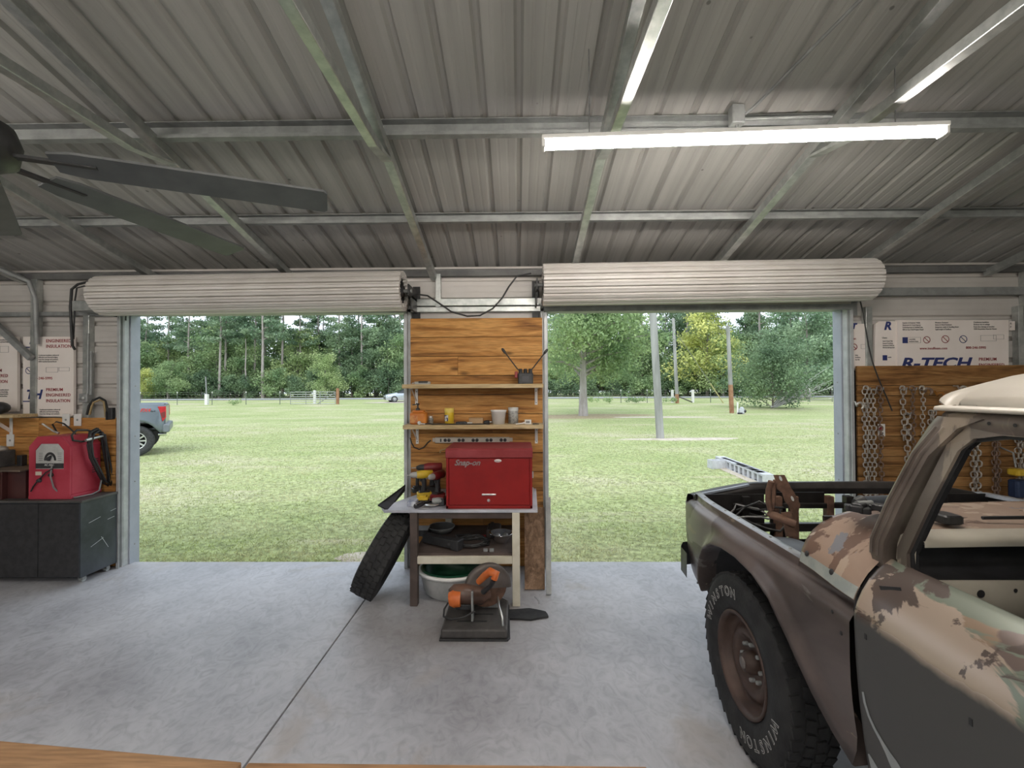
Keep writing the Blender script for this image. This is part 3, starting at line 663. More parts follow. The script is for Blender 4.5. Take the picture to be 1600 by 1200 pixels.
# ================================================================== workbench and what it carries
BF = 3.47; TZ = at(740, 797, Y=BF).z
bx0, bx1 = at(640, 797, Y=BF).x, at(812, 797, Y=BF).x
SZ = at(740, 866, Y=BF).z
bench = thing('workbench', 'white painted timber workbench with a pale top and a brown lower shelf', 'workbench', ((bx0+bx1)/2, 3.8, 0))
topm = mat('worn_pale_top', (.36,.37,.42), (.52,.53,.58), 4, .5, bump=.05)
x0, x1 = at(600, 797, Y=BF).x, at(840, 795, Y=BF).x
mb = MB(); mb.prism([(x0, BF), (x1, BF), (x1 + .02, WY - .09), (bx0 - .03, WY - .09), (bx0 - .03, WY - .25), (x0 - .05, BF + .10)], TZ - .022, TZ, 'Z'); put('bench_top', mb, topm, bench, bevel=.003)
shm = mat('brown_shelf', (.060,.043,.036), (.095,.070,.060), 6, .7)
mb = MB(); mb.bb(bx0 + .02, bx1 - .02, BF + .02, WY - .10, SZ - .018, SZ); put('lower_shelf', mb, shm, bench)
mb = MB(); mb.bb(bx0 + .06, bx1 - .06, BF - .005, BF + .03, SZ - .075, SZ - .018); put('shelf_rail', mb, M['cream'], bench, bevel=.003)
mb = MB(); mb.bb(bx0, bx1, BF + .03, BF + .06, TZ - .075, TZ - .023); put('apron', mb, shm, bench)
for (x, y) in ((bx0 + .03, BF + .03), (bx1 - .03, BF + .03), (bx0 + .20, WY - .14), (bx1 - .03, WY - .14)):
    mb = MB(); mb.bb(x - .03, x + .03, y - .03, y + .03, 0, TZ - .022); put('leg', mb, shm if (x < -.7 and y < 3.6) else M['cream'], bench, bevel=.004)
# tray with a dark upturned lip hanging over the bench end
A, B_, C_, D_ = at(590, 789, Y=BF + .02), at(633, 757, Y=WY - .16), at(633, 765, Y=WY - .16), at(606, 796, Y=BF + .02)
mb = MB(); mb.add([A, B_, C_, D_, A + Vector((0,.012,-.012)), B_ + Vector((0,.012,-.012)), C_ + Vector((0,.0,-.012)), D_ + Vector((0,0,-.012))], [(0,1,2,3),(7,6,5,4),(0,4,5,1),(1,5,6,2),(2,6,7,3),(3,7,4,0)])
single('rubber_lip', 'black rubber edging bent up along the left end of the workbench', 'rubber edging', mb, M['rubber'])
# red tool chest
cx0, cx1 = at(697, 790, Y=3.50).x, at(832, 790, Y=3.50).x; cy0, cy1 = 3.50, 3.94; cz0 = TZ + .001; cz1 = at(760, 701, Y=3.5).z
chest = thing('tool_chest', 'red steel tool chest with a hinged lid standing on the workbench', 'tool chest', ((cx0+cx1)/2, (cy0+cy1)/2, cz0))
red = mat('red_enamel', (.20,.008,.008), (.25,.011,.010), 3, .4, spec=.25); redl = mat('red_lid_worn', (.21,.026,.028), (.27,.045,.05), 4, .5, spec=.25)
mb = MB(); lz = cz1 - .075
mb.bb(cx0, cx1, cy0 + .012, cy1, cz0, lz); put('chest_body', mb, red, chest, bevel=.004)
mb = MB(); mb.prism([(cy0 - .004, lz + .002), (cy0 - .004, cz1 - .012), (cy0 + .012, cz1), (cy1 - .01, cz1), (cy1, cz1 - .012), (cy1, lz + .002)], cx0 - .004, cx1 + .004, 'X'); put('lid', mb, redl, chest, bevel=.003)
mb = MB(); mb.bb(cx0 + .024, cx1 - .024, cy0, cy0 + .014, cz0 + .03, lz - .004); fp = put('front_panel', mb, red, chest, bevel=.003)
for (x0_, x1_) in ((cx0, cx0 + .02), (cx1 - .02, cx1)):
    mb = MB(); mb.bb(x0_, x1_, cy0 + .002, cy0 + .02, cz0, lz); put('side_flange', mb, red, chest, bevel=.003)
mb = MB(); mb.bb(cx0, cx1, cy0 + .002, cy0 + .02, cz0, cz0 + .026); put('base_rail', mb, red, chest, bevel=.003)
hc = at(764, 772.5, Y=cy0); mb = MB(); mb.rbox(hc + Vector((0,-.006,0)), (.112,.014,.014), .004, axis=0); put('pull_handle', mb, M['steel'], fp)
kc = at(763.5, 782, Y=cy0); mb = MB(); mb.lathe([(.0001,.006),(.011,.006),(.013,0)], 14, Matrix.Translation(kc) @ Matrix.Rotation(PI/2, 4, 'X')); put('key_lock', mb, M['steel'], fp)
bc = at(778, 720, Y=cy0); mb = MB(); mb.lathe([(.0001,.003),(.026,.003),(.029,0)], 20, Matrix.Translation(bc) @ Matrix.Rotation(PI/2, 4, 'X') @ Matrix.Diagonal((1,.42,1,1))); put('oval_badge', mb, M['white'], fp)
put_text('badge_print', 'Snap-on', .013, bc + Vector((-.020,-.0042,-.004)), redl, fp, italic=.2)
sc_ = at(710, 727, Y=cy0); put_text('name_plate', 'Snap-on', .062, sc_ + Vector((0,-.002,0)), mat('badge_grey', (.20,.17,.16), (.28,.25,.24), 9, .35, .5), fp, italic=.35, bold=.0016, depth=.002)
for z in (cz0 + .12, cz0 + .25):
    mb = MB(); mb.rbox((cx1 + .006, cy0 + .1, z), (.012,.03,.05), .003, axis=0); put('side_latch', mb, M['steel'], chest)
# power tools
def drill(name, label, c, face, body, pack, head, sz=1.0, group='cordless drills on the bench'):
    """pistol drill standing on its battery; face = yaw of the nose"""
    t = thing(name, label, 'drill', (0,0,0), group); b = MB
    m = MB(); m.rbox((0,0,.025), (.115*sz,.075*sz,.05*sz), .012); put('battery', m, pack, t)
    m = MB(); m.rbox((0,0,.055), (.085*sz,.06*sz,.018*sz), .008); put('foot', m, M['black'], t)
    m = MB(); m.tube([(.004,0,.06*sz), (.0,0,.11*sz), (.006,0,.16*sz)], [.022*sz,.019*sz,.024*sz], 10); put('grip', m, M['black'], t)
    m = MB(); m.tube([(-.07*sz,0,.19*sz), (-.065*sz,0,.19*sz), (.03*sz,0,.19*sz), (.06*sz,0,.19*sz)], [.022*sz,.033*sz,.034*sz,.028*sz], 14); put('motor_housing', m, body, t)
    m = MB(); m.tube([(.06*sz,0,.19*sz), (.09*sz,0,.19*sz), (.115*sz,0,.19*sz)], [.024*sz,.023*sz,.012*sz], 12); ck = put('chuck', m, head, t)
    m = MB(); m.tube([(.11*sz,0,.19*sz), (.15*sz,0,.19*sz)], .004, 6); put('bit', m, M['steel'], ck)
    m = MB(); m.rbox((.03*sz,0,.15*sz), (.014,.018,.03*sz), .004); put('trigger', m, M['dark'], t)
    t.location = c; t.rotation_euler = (0,0,face); return t
dy = mat('drill_yellow', (.60,.40,.02), (.66,.46,.05), 12, .45); dr = mat('drill_red', (.16,.012,.014), (.22,.02,.022), 12, .45); dgrey = mat('drill_grey', (.3,.3,.28), (.4,.4,.38))
def on_bench(px, y): p = at(px, 780, Y=y); p.z = TZ + .001; return p
drill('drill', 'yellow and black cordless drill standing on the bench beside the red tool chest', on_bench(663, 3.86), R(200), dy, dy, dgrey, 1.08)
drill('drill', 'dark red cordless drill nearest the tool chest, standing on its battery', on_bench(684, 3.80), R(245), dr, dr, dgrey, 1.1)
drill('drill', 'dark red cordless impact driver pushed back against the planks', on_bench(676, 4.02), R(190), dr, M['black'], M['dark'], 1.25)
drill('drill', 'small dark red driver lying low behind the yellow drill by the post', on_bench(652, 4.06), R(30), dr, M['black'], M['dark'], .85)
c = on_bench(661, 3.70)
t = thing('battery_pack', 'yellow and black spare battery pack lying on the bench front', 'battery', c)
mb = MB(); mb.rbox(c + Vector((0,0,.012)), (.10,.075,.024), .01); put('pack_base', mb, M['black'], t)
mb = MB(); mb.rbox(c + Vector((0,0,.036)), (.095,.07,.024), .012); put('pack_shell', mb, dy, t)
mb = MB(); mb.rbox(c + Vector((0,0,.054)), (.055,.05,.014), .005); put('terminal', mb, dy, t)
c = on_bench(687, 3.64); t = thing('battery_charger', 'black battery charger block against the left side of the tool chest', 'charger', c)
mb = MB(); mb.rbox(c + Vector((-.0,0,.03)), (.10,.12,.06), .01); put('charger_body', mb, M['black'], t)
mb = MB(); mb.rbox(c + Vector((0,0,.065)), (.08,.08,.012), .004); put('slot_plate', mb, dr, t)
c = on_bench(675, 3.585); c.z = TZ
t = thing('angle_grinder', 'black and silver angle grinder lying on the bench front', 'grinder', c)
mb = MB(); mb.lathe([(.0001,.012),(.02,.012),(.062,.008),(.064,.004),(.0001,.0)], 24, Matrix.Translation(c + Vector((-.0,0,.012))) ); put('disc', mb, M['steel'], t)
mb = MB(); mb.tube([c + Vector((.0,0,.045)), c + Vector((.05,.01,.045)), c + Vector((.09,.02,.042))], [.02,.026,.02], 12); put('gear_head', mb, M['galv_d'], t)
mb = MB(); mb.lathe([(.066,.0),(.068,.02),(.03,.026)], 16, Matrix.Translation(c + Vector((0,0,.01))), a0=R(-10), a1=R(170)); put('guard', mb, M['dark'], t)
c = on_bench(655, 3.545); t = thing('torch', 'short black torch with a silver side lying at the bench edge', 'torch', c)
d = Vector((.35,.9,.0)).normalized(); p = c + Vector((0,0,.022))
mb = MB(); mb.tube([p - d*.05, p + d*.03, p + d*.05], [.02,.021,.016], 12); put('torch_body', mb, M['black'], t)
mb = MB(); mb.bar(p - d*.04 + Vector((0,-.012,.014)), p + d*.03 + Vector((0,-.012,.014)), .012,.01); put('side_plate', mb, M['steel'], t)
a = on_bench(664, 3.50); mb = MB(); mb.tube([a + Vector((-.03,0,.004)), a + Vector((.03,.008,.004))], .004, 6); single('drill_bit', 'single drill bit lying on the front edge of the bench', 'drill bit', mb, M['steel'])
a = on_bench(645, 3.62); mb = MB(); mb.rbox(a + Vector((0,0,.02)), (.07,.10,.04), .004); single('paper_box', 'small blue and white box at the left end of the bench', 'box', mb, mat('blue_white_box', (.10,.13,.25), (.6,.62,.66), 14, .5))
# air nozzle with red grip hung on the plank behind the chest
a, b_ = at(688, 704, Y=4.16), at(698, 701, Y=4.15)
t = thing('air_nozzle', 'brass nosed air nozzle with a red grip on the planks behind the tool chest', 'nozzle', a)
mb = MB(); mb.tube([a + Vector((0,0,-.02)), a, b_], .008, 8); put('nose', mb, mat('brass', (.55,.38,.18), (.65,.48,.25), 12, .3, .9), t)
mb = MB(); mb.tube([b_, b_ + Vector((.07,.02,.004)), b_ + Vector((.08,.045,.004))], .012, 8); put('grip', mb, mat('red_grip', (.3,.03,.03)), t)
# lower shelf of the bench
def on_sh(px, y): p = at(px, 840, Y=y); p.z = SZ + .001; return p
c = on_sh(690, 4.02); t = thing('drain_pan', 'round grey metal pan at the back of the bench shelf', 'pan', c)
mb = MB(); mb.lathe([(.0001,.004),(.085,.004),(.115,.05),(.12,.05),(.09,.0),(.0001,.0)], 28, Matrix.Translation(c)); put('pan_wall', mb, mat('pan_grey', (.10,.11,.115), (.16,.17,.175), 7, .35, .4), t)
mb = MB(); mb.tube([c + Vector((.118*math.cos(2*PI*k/28), .118*math.sin(2*PI*k/28), .05)) for k in range(28)], .004, 6, closed=True); put('rim', mb, M['galv_d'], t)
c = on_sh(739, 3.68); mb = MB(); pts = []
for k in range(70):
    a = 2*PI*k/20; r_ = .115 + .012*math.sin(k*1.7); pts.append(c + Vector((r_*math.cos(a)*1.1, r_*math.sin(a)*.9, .012 + .009*(k/20) + .006*math.sin(k*.9))))
pts += [pts[-1] + Vector((-.05,.09,.0)), pts[-1] + Vector((.04,.17,-.02)), pts[-1] + Vector((.14,.15,-.025))]
t = thing('jumper_cables', 'coil of black jumper cable on the bench shelf', 'cable', c); mb.tube(pts, .008, 6); put('coil', mb, M['cable'], t)
mb = MB(); mb.rbox(pts[-1] + Vector((.03,0,0)), (.07,.02,.02), .004); put('clamp', mb, mat('clamp_red', (.2,.02,.02)), t)
c = on_sh(783, 3.72); t = thing('headlight', 'round chrome headlight bowl resting on the bench shelf by the white leg', 'headlight', c)
mb = MB(); mb.lathe([(.03,.0),(.07,.03),(.098,.085),(.102,.09),(.096,.09),(.07,.045),(.0001,.03)], 28, Matrix.Translation(c)); put('bowl', mb, M['chrome'], t)
for (dx, dy_) in ((-.035,-.03),(.035,-.03),(-.035,.035),(.035,.035)):
    mb = MB(); mb.lathe([(.0001,.022),(.02,.018),(.03,.0)], 14, Matrix.Translation(c + Vector((dx,dy_,.05)))); put('reflector', mb, M['steel'], t)
c = on_sh(690, 3.62); t = thing('receiver_hitch', 'long dark steel receiver bar lying across the bench shelf', 'hitch bar', c)
a, b_ = on_sh(664, 3.72) + Vector((0,0,.05)), on_sh(712, 3.57) + Vector((0,0,.045)); mb = MB(); mb.bar(a, b_, .07, .07); put('bar', mb, M['dark'], t, bevel=.006)
d = (b_ - a).normalized(); mb = MB(); mb.bar(b_ - d*.02, b_ + d*.05, .085, .085); put('collar', mb, M['black'], t, bevel=.008)
e_ = at(697, 849, Y=3.56); mb = MB(); mb.lathe([(.0001,.003),(.012,.003)], 12, Matrix.Translation((b_ - d*.06) + Vector((0,-.042,0))) @ Matrix.Rotation(PI/2, 4, 'X')); put('pin_hole', mb, M['dark'], t)
c = on_sh(660, 3.94); t = thing('metal_case', 'small black case with a steel lid on the left of the bench shelf', 'case', c)
mb = MB(); mb.rbox(c + Vector((0,0,.03)), (.13,.14,.05), .008); put('case_body', mb, M['black'], t)
mb = MB(); mb.rbox(c + Vector((.0,-.01,.06)), (.12,.12,.008), .004); put('case_lid', mb, M['galv_d'], t)
c = on_sh(772, 3.92); t = thing('leather_pouch', 'dark leather tool pouch with a strap behind the chrome headlight', 'pouch', c)
mb = MB(); mb.rbox(c + Vector((0,0,.04)), (.12,.20,.08), .02); put('pouch_body', mb, mat('dark_leather', (.05,.04,.035), (.08,.06,.05), 12, .6), t)
mb = MB(); mb.rbox(c + Vector((-.02,0,.082)), (.03,.21,.006), .002); put('strap', mb, M['black'], t)
for px, sd_ in ((758.5, 'left'), (768, 'right')):
    c = on_sh(px, 3.53); mb = MB(); mb.rbox(c + Vector((0,0,.01)), (.035,.03,.02), .004); o = single('shackle_block', 'small steel block at the front edge of the bench shelf, ' + sd_ + ' of the pair', 'block', mb, M['galv_d'], 'steel blocks on the bench shelf')
# ================================================================== under the bench
c = Vector((at(708, 895, Y=3.72).x, 3.72, 0))
t = thing('wash_tub', 'wide green plastic tub with a white rim under the workbench', 'tub', c)
gr = mat('dark_green_plastic', (.010,.07,.035), (.018,.10,.05), 5, .3)
Mx = Matrix.Translation(c) @ Matrix.Diagonal((1.0, .85, 1, 1))
mb = MB(); mb.lathe([(.0001,.02),(.22,.02),(.265,.20)], 36, Mx); put('tub_inside', mb, gr, t)
mb = MB(); mb.lathe([(.20,.0),(.235,.03),(.278,.19)], 36, Mx); put('tub_outside', mb, mat('tub_grey_white', (.35,.36,.35), (.48,.48,.47), 6, .5), t)
mb = MB(); mb.lathe([(.262,.2),(.268,.213),(.29,.213),(.297,.2),(.29,.185),(.276,.185)], 36, Mx); put('rim', mb, M['white'], t)
mb = MB(); mb.lathe([(.235,.205),(.25,.222),(.27,.215)], 36, Mx); put('inner_lip', mb, gr, t)
# cut-off saw
sb = at(741, 996, Z=0.0); sb.y = 3.06; SX = at(741, 985, Y=3.02).x
saw = thing('cutoff_saw', 'black and orange abrasive cut-off saw on the floor before the workbench', 'saw', (SX, 3.22, 0))
def sp(px, py, y): return at(px, py, Y=y)
sawb = mat('saw_base_grey', (.055,.05,.048), (.09,.085,.08), 10, .6, .2); saworange = mat('saw_orange', (.55,.12,.02), (.62,.17,.04), 8, .4)
mb = MB(); L_, R_ = SX - .225, SX + .225
mb.prism([(L_, 3.0), (R_, 3.0), (R_ - .0, 3.42), (R_ - .05, 3.47), (L_ + .02, 3.47), (L_, 3.42)], .012, .075, 'Z')
put('base', mb, sawb, saw, bevel=.012)
mb = MB(); mb.prism([(L_ - .01, 2.99), (R_ + .005, 2.99), (R_ + .02, 3.02), (R_ + .005, 3.48), (L_ - .01, 3.48)], .0, .014, 'Z'); put('foot_plate', mb, M['dark'], saw, bevel=.004)
mb = MB(); mb.bb(SX - .13, SX + .08, 3.10, 3.115, .075, .079); mb.bb(SX - .10, SX + .12, 3.20, 3.21, .075, .079); put('base_slot', mb, M['dark'], saw)
mb = MB(); mb.bb(SX - .03, SX - .015, 3.10, 3.16, .075, .28); put('vise_plate', mb, M['galv_d'], saw, bevel=.003)
mb = MB(); mb.bb(SX + .03, SX + .16, 3.30, 3.32, .075, .13); put('fence', mb, M['galv_d'], saw, bevel=.003)
mb = MB(); mb.tube([(R_ - .03, 3.05, .075), (R_ - .035, 3.06, .13), (R_ - .06, 3.12, .17), (R_ - .08, 3.3, .175), (R_ - .08, 3.38, .08)], .008, 8); put('carry_wire', mb, M['steel'], saw)
gc = sp(762, 917, 3.24); Mx = Matrix.Translation(gc) @ Matrix.Rotation(R(18), 4, 'Z') @ Matrix.Rotation(PI/2, 4, 'X')
mb = MB(); mb.lathe([(.05,-.022),(.15,-.022),(.172,-.015),(.172,.02),(.15,.026),(.04,.026)], 24, Mx, a0=R(-5), a1=R(190)); mb.lathe([(.0001,-.021),(.15,-.021)], 24, Mx, a0=R(-5), a1=R(190)); mb.lathe([(.15,.025),(.0001,.025)], 24, Mx, a0=R(-5), a1=R(190)); put('blade_guard', mb, mat('guard_grey', (.09,.075,.065), (.13,.11,.10), 8, .5, .3), saw)
mb = MB(); mb.lathe([(.0001,.004),(.14,.004),(.145,.0),(.14,-.004),(.0001,-.004)], 32, Mx); put('cutting_disc', mb, M['rust'], saw)
m1 = sp(728, 928, 3.16); m2 = sp(752, 930, 3.20)
mb = MB(); mb.tube([m1 + Vector((-.10,-.01,-.01)), m1 + Vector((-.08,0,0)), m1 + Vector((0,0,0)), m2, m2 + Vector((.05,.03,0))], [.05,.066,.07,.062,.04], 18); put('motor', mb, mat('motor_brown', (.07,.04,.03), (.14,.075,.05), 6, .3), saw)
for px, py in ((709, 935),):
    e_ = sp(px, py, 3.12); mb = MB(); mb.tube([e_ + Vector((-.03,0,-.005)), e_ + Vector((.0,0,0)), e_ + Vector((.05,0,.0))], [.045,.06,.055], 16); put('motor_cap', mb, saworange, saw)
h0, h1, h2 = sp(748, 909, 3.10), sp(766, 893, 3.02), sp(772, 905, 3.0)
mb = MB(); mb.tube([h0, (h0+h1)/2 + Vector((0,0,.005)), h1, sp(775,897,3.0), h2], [.022,.026,.028,.03,.024], 10); hd = put('handle', mb, saworange, saw)
mb = MB(); mb.tube([h2, sp(767,915,3.05), sp(755,925,3.10)], [.018,.015,.02], 8); put('handle_stem', mb, M['black'], hd)
mb = MB(); mb.bar(sp(735, 950, 3.30), sp(748, 925, 3.24), .05, .05); put('arm', mb, sawb, saw, bevel=.006)
mb = MB(); mb.bb(SX - .06, SX + .0, 3.33, 3.42, .075, .20); put('pivot_post', mb, sawb, saw, bevel=.006)
mb = MB(); mb.bb(m1.x - .07, m1.x + .04, m1.y - .03, m1.y + .05, m1.z - .10, m1.z - .062); put('motor_foot', mb, M['black'], saw, bevel=.006)
pts = [sp(*q) for q in ((700,942,3.14),(694,952,3.13),(693,963,3.12),(705,968,3.05),(725,964,3.03),(742,955,3.06))]; mb = MB(); mb.tube(pts, .007, 6); put('cord', mb, M['cable'], saw)
# wire hoop, scrap boards and channel leaning at the foot of the pier
wire = [at(*q, Y=3.52) for q in ((765,948),(790,948),(815,948),(838,950),(843,948),(841,938),(835,932))]
mb = MB(); mb.tube(wire, .004, 5); single('wire_hoop', 'bent steel wire lying at the foot of the white bench leg', 'wire', mb, M['steel'])
def lean(name, label, cat, pa, pb, pc, pd, th, m):
    """board whose foot edge is pa-pb and whose head edge is pd-pc"""
    pa, pb, pc, pd = map(Vector, (pa, pb, pc, pd)); n = (pb - pa).cross(pd - pa).normalized() * -th
    mb = MB(); vs = [pa, pb, pc, pd] + [p + n for p in (pa, pb, pc, pd)]
    mb.add(vs, [(0,1,2,3),(7,6,5,4),(0,4,5,1),(1,5,6,2),(2,6,7,3),(3,7,4,0)]); zmin = min(v[2] for v in mb.v); mb.v = [(v[0], v[1], v[2] - zmin + .001) for v in mb.v]
    return single(name, label, cat, mb, m, bevel=.002)
yb = 3.74
pa, pb = at(815, 0, Y=yb), at(846, 0, Y=yb)
lean('scrap_plank', 'weathered brown scrap plank leaning low against the pier', 'plank', (pa.x, yb, 0), (pb.x, yb, 0), (at(846,0,Y=4.16).x, 4.16, .58), (at(815,0,Y=4.16).x, 4.16, .58), .02, wood('scrap_wood', (.10,.06,.035), (.20,.12,.07), (.30,.19,.12), 2))
yb = 3.66
mb = MB(); p0 = Vector((at(852,0,Y=yb).x, yb, .0)); p1 = Vector((at(852,0,Y=4.10).x, 4.10, .70)); mb.bar(p0 + Vector((0,0,.012)), p1, .042, .022, (0,-1,.3)); zmin = min(v[2] for v in mb.v); mb.v = [(v[0], v[1], v[2]-zmin+.001) for v in mb.v]
single('steel_channel', 'grey steel channel leaning against the right edge of the pier', 'channel', mb, M['galv_d'])
c = at(820, 962, Z=0.0); mb = MB(); rr_ = random.Random(3)
ol = [(c.x + .16*math.cos(a)*(1+.25*rr_.random()), c.y + .07*math.sin(a)*(1+.3*rr_.random())) for a in [2*PI*k/14 for k in range(14)]]
mb.prism(ol, .002, .016, 'Z'); single('rubber_mat_scrap', 'dark scrap of rubber mat on the floor beside the saw', 'mat', mb, M['rubber'])
# tyre leaning under the bench end
def tyre(name_parent, Rr, Wd, m, n=40, M4=None, tread=True):
    """tyre about local Z (axle): returns body mesh builder and tread lugs builder"""
    rim = Rr * .55
    prof_ = [(rim, -Wd*.36), (rim + .012, -Wd*.45), (Rr*.78, -Wd*.5), (Rr*.90, -Wd*.485), (Rr*.965, -Wd*.43), (Rr*.98, -Wd*.36), (Rr*.982, 0), (Rr*.98, Wd*.36), (Rr*.965, Wd*.43), (Rr*.90, Wd*.485), (Rr*.78, Wd*.5), (rim + .012, Wd*.45), (rim, Wd*.36), (rim, -Wd*.36)]
    b = MB(); b.lathe(prof_, n, M4); lug = MB()
    if tread:
        for k in range(n):
            for (z0, z1, ph) in ((-.43, -.25, 0), (-.20, -.03, .5), (.03, .20, 0), (.25, .43, .5)):
                a = 2*PI*(k + ph)/n; dz = (z1 - z0) * Wd; rr = Rr * (.985 if abs(z0 + z1) < .5 else .977)
                c_ = Vector((rr*math.cos(a), rr*math.sin(a), (z0 + z1)/2*Wd)); rot = Matrix.Rotation(a, 3, 'Z') @ Matrix.Rotation(R(10 if ph else -10), 3, 'X')
                bb = MB(); bb.box(c_, (Rr*.032, 2*PI*Rr/n*.78, dz), rot)
                lug.add([(M4 @ Vector(p)) if M4 is not None else p for p in bb.v], bb.f)
    return b, lug
th = R(27); rT, wT = .355, .20
tc_ = Vector((at(601, 880, Y=3.62).x, 3.62, rT*math.cos(th) + wT/2*math.sin(th)))
Mx = Matrix.Translation(tc_) @ Matrix.Rotation(th, 4, 'Y') @ Matrix.Rotation(PI/2, 4, 'Y')
t = thing('spare_tyre', 'bare black tyre leaning under the left end of the workbench', 'tyre', (tc_.x, tc_.y, 0))
b1, b2 = tyre(t, rT, wT, None, 36, Mx); put('casing', b1, M['rubber'], t); put('tread', b2, M['rubber'], t)
# foreground timber on trestles right below the viewer
tim = wood('foreground_timber', (.22,.115,.055), (.34,.195,.10), (.42,.255,.14), 0, rnd=.02)
zb = .90
p0, p1 = at(60, 1162, Z=zb), at(378, 1190, Z=zb); d = (p1 - p0).normalized()
p0 = p1 - d * 1.25; s_ = Vector((d.y, -d.x, 0))
mb = MB(); mb.bar((p0 + s_*.045) - Vector((0,0,.019)), (p1 + s_*.045) - Vector((0,0,.019)), .09, .038)
t = thing('sawhorse', 'wooden sawhorse beam with a split end, nearest the viewer at lower left', 'sawhorse', ((p0.x+p1.x)/2, (p0.y+p1.y)/2, 0)); put('beam', mb, tim, t, bevel=.003)
mb = MB()
for k in range(5):
    a = p1 + s_*(.01 + .018*k) - Vector((0,0,.03 - .005*(k % 3))); mb.bar(a - d*.01, a + d*(.012 + .008*((k*7) % 3)), .012, .012)
put('splinters', mb, mat('split_wood', (.25,.13,.07), (.35,.2,.11)), t)
for q in (.12, .88):
    for sg in (-1, 1):
        a = p0.lerp(p1, q) + s_*.045 - Vector((0,0,.03)); mb = MB(); mb.bar(a, Vector((a.x, a.y, 0)) + s_*sg*.16 + Vector((0,0,.004)), .04, .07); put('leg', mb, tim, t)
p2, p3 = at(388, 1191, Z=.86), at(1010, 1197, Z=.86); d = (p3 - p2).normalized(); s_ = Vector((d.y, -d.x, 0))
t = thing('sawhorse', 'thin brown timber edge along the bottom of the view', 'sawhorse', ((p2.x+p3.x)/2, (p2.y+p3.y)/2, 0))
mb = MB(); mb.bar(p2 + s_*.045 - Vector((0,0,.019)), p3 + s_*.045 - Vector((0,0,.019)), .09, .038); put('beam', mb, tim, t, bevel=.003)
for q in (.15, .85):
    for sg in (-1, 1):
        a = p2.lerp(p3, q) + s_*.045 - Vector((0,0,.03)); mb = MB(); mb.bar(a, Vector((a.x, a.y, 0)) + s_*sg*.16 + Vector((0,0,.004)), .04, .07); put('leg', mb, tim, t)
# ================================================================== left bay: cabinet, welder, boards
K0, K1 = Vector((-3.845, 3.86, 0)), Vector((-3.845, 4.20, 0))
side = (K1 - K0).normalized(); fr = Vector((side.y, -side.x, 0))         # fr points right of the side; front runs along -fr... kept square
rz = math.atan2(side.y, side.x) - PI/2
cab = thing('rolling_cabinet', 'black scuffed two-door cabinet on casters under the red welder', 'cabinet', (0,0,0))
CW, CD, CZ0, CZ1 = 1.15, (K1 - K0).length, .06, at(118, 782, Y=3.86).z
cabm = mat('black_cabinet', (.022,.027,.034), (.05,.058,.07), 3.5, .42)
mb = MB(); mb.bb(-CW, 0, 0, CD, CZ0, CZ1 - .02); put('carcass', mb, cabm, cab, local=True, bevel=.003)
mb = MB(); mb.bb(-CW - .01, .008, -.012, CD, CZ1 - .02, CZ1); put('top_board', mb, mat('worn_black_top', (.05,.048,.045), (.09,.085,.08), 6, .55), cab, local=True, bevel=.003)
for (x0, x1) in ((-.374, -.004), (-.75, -.380), (-CW + .004, -.756)):
    mb = MB(); mb.bb(x0, x1, -.016, .0, CZ0 + .01, CZ1 - .028); put('door_leaf', mb, M['black'], cab, local=True, bevel=.003)
mb = MB(); mb.bb(-.012, .004, -.017, .03, CZ0, CZ1 - .02); put('corner_strip', mb, cabm, cab, local=True)
sm = mat('white_scuff', (.5,.52,.55), (.35,.37,.4), 40, .6)
for (y0, z0, y1, z1) in ((.06,.52,.17,.545),(.08,.30,.20,.345),(.18,.36,.25,.24),(.24,.50,.31,.51),(.27,.57,.33,.58)):
    mb = MB(); mb.bar((.0012, y0, z0), (.0012, y1, z1), .0016, .0035, (0,0,1)); put('scratch', mb, sm, cab, local=True)
for (x, y) in ((-.05,.05),(-.05,CD-.06),(-CW+.05,.05),(-CW+.05,CD-.06)):
    mb = MB(); mb.bb(x-.03,x+.03,y-.03,y+.03,CZ0-.006,CZ0); mb.bb(x-.02,x-.014,y-.015,y+.02,.02,CZ0); mb.bb(x+.014,x+.02,y-.015,y+.02,.02,CZ0)
    cs = put('caster', mb, M['galv_d'], cab, local=True); mb = MB(); mb.tube([(x-.011,y+.008,.025),(x+.011,y+.008,.025)], .025, 14); put('caster_wheel', mb, M['galv'], cs, local=True)
cab.location = K0; cab.rotation_euler = (0,0,rz)
# welder
wx0, wx1 = at(52, 0, Y=3.90).x, at(115, 0, Y=3.90).x; wy0, wy1 = 3.90, 4.19; wz0 = CZ1 + .001; wz1 = at(90, 681, Y=3.95).z
wr = mat('welder_red', (.38,.032,.055), (.46,.055,.085), 4, .45, spec=.3); wpink = wr
wd = thing('arc_welder', 'red arc welder with a slotted black and white dial plate on the black cabinet', 'welder', ((wx0+wx1)/2, (wy0+wy1)/2, wz0))
W_ = wx1 - wx0; H_ = wz1 - wz0
pf = [(wx0, wz0 + .03), (wx0, wz1 - .09), (wx0 + .075, wz1), (wx1 - .075, wz1), (wx1, wz1 - .09), (wx1, wz0 + .03)]
mb = MB(); mb.prism(pf, wy0 + .006, wy1, 'Y'); put('case', mb, wr, wd, bevel=.012)
mb = MB(); mb.bb(wx0 - .008, wx1 + .008, wy0 - .004, wy1, wz0, wz0 + .034); put('base_skirt', mb, wr, wd, bevel=.005)
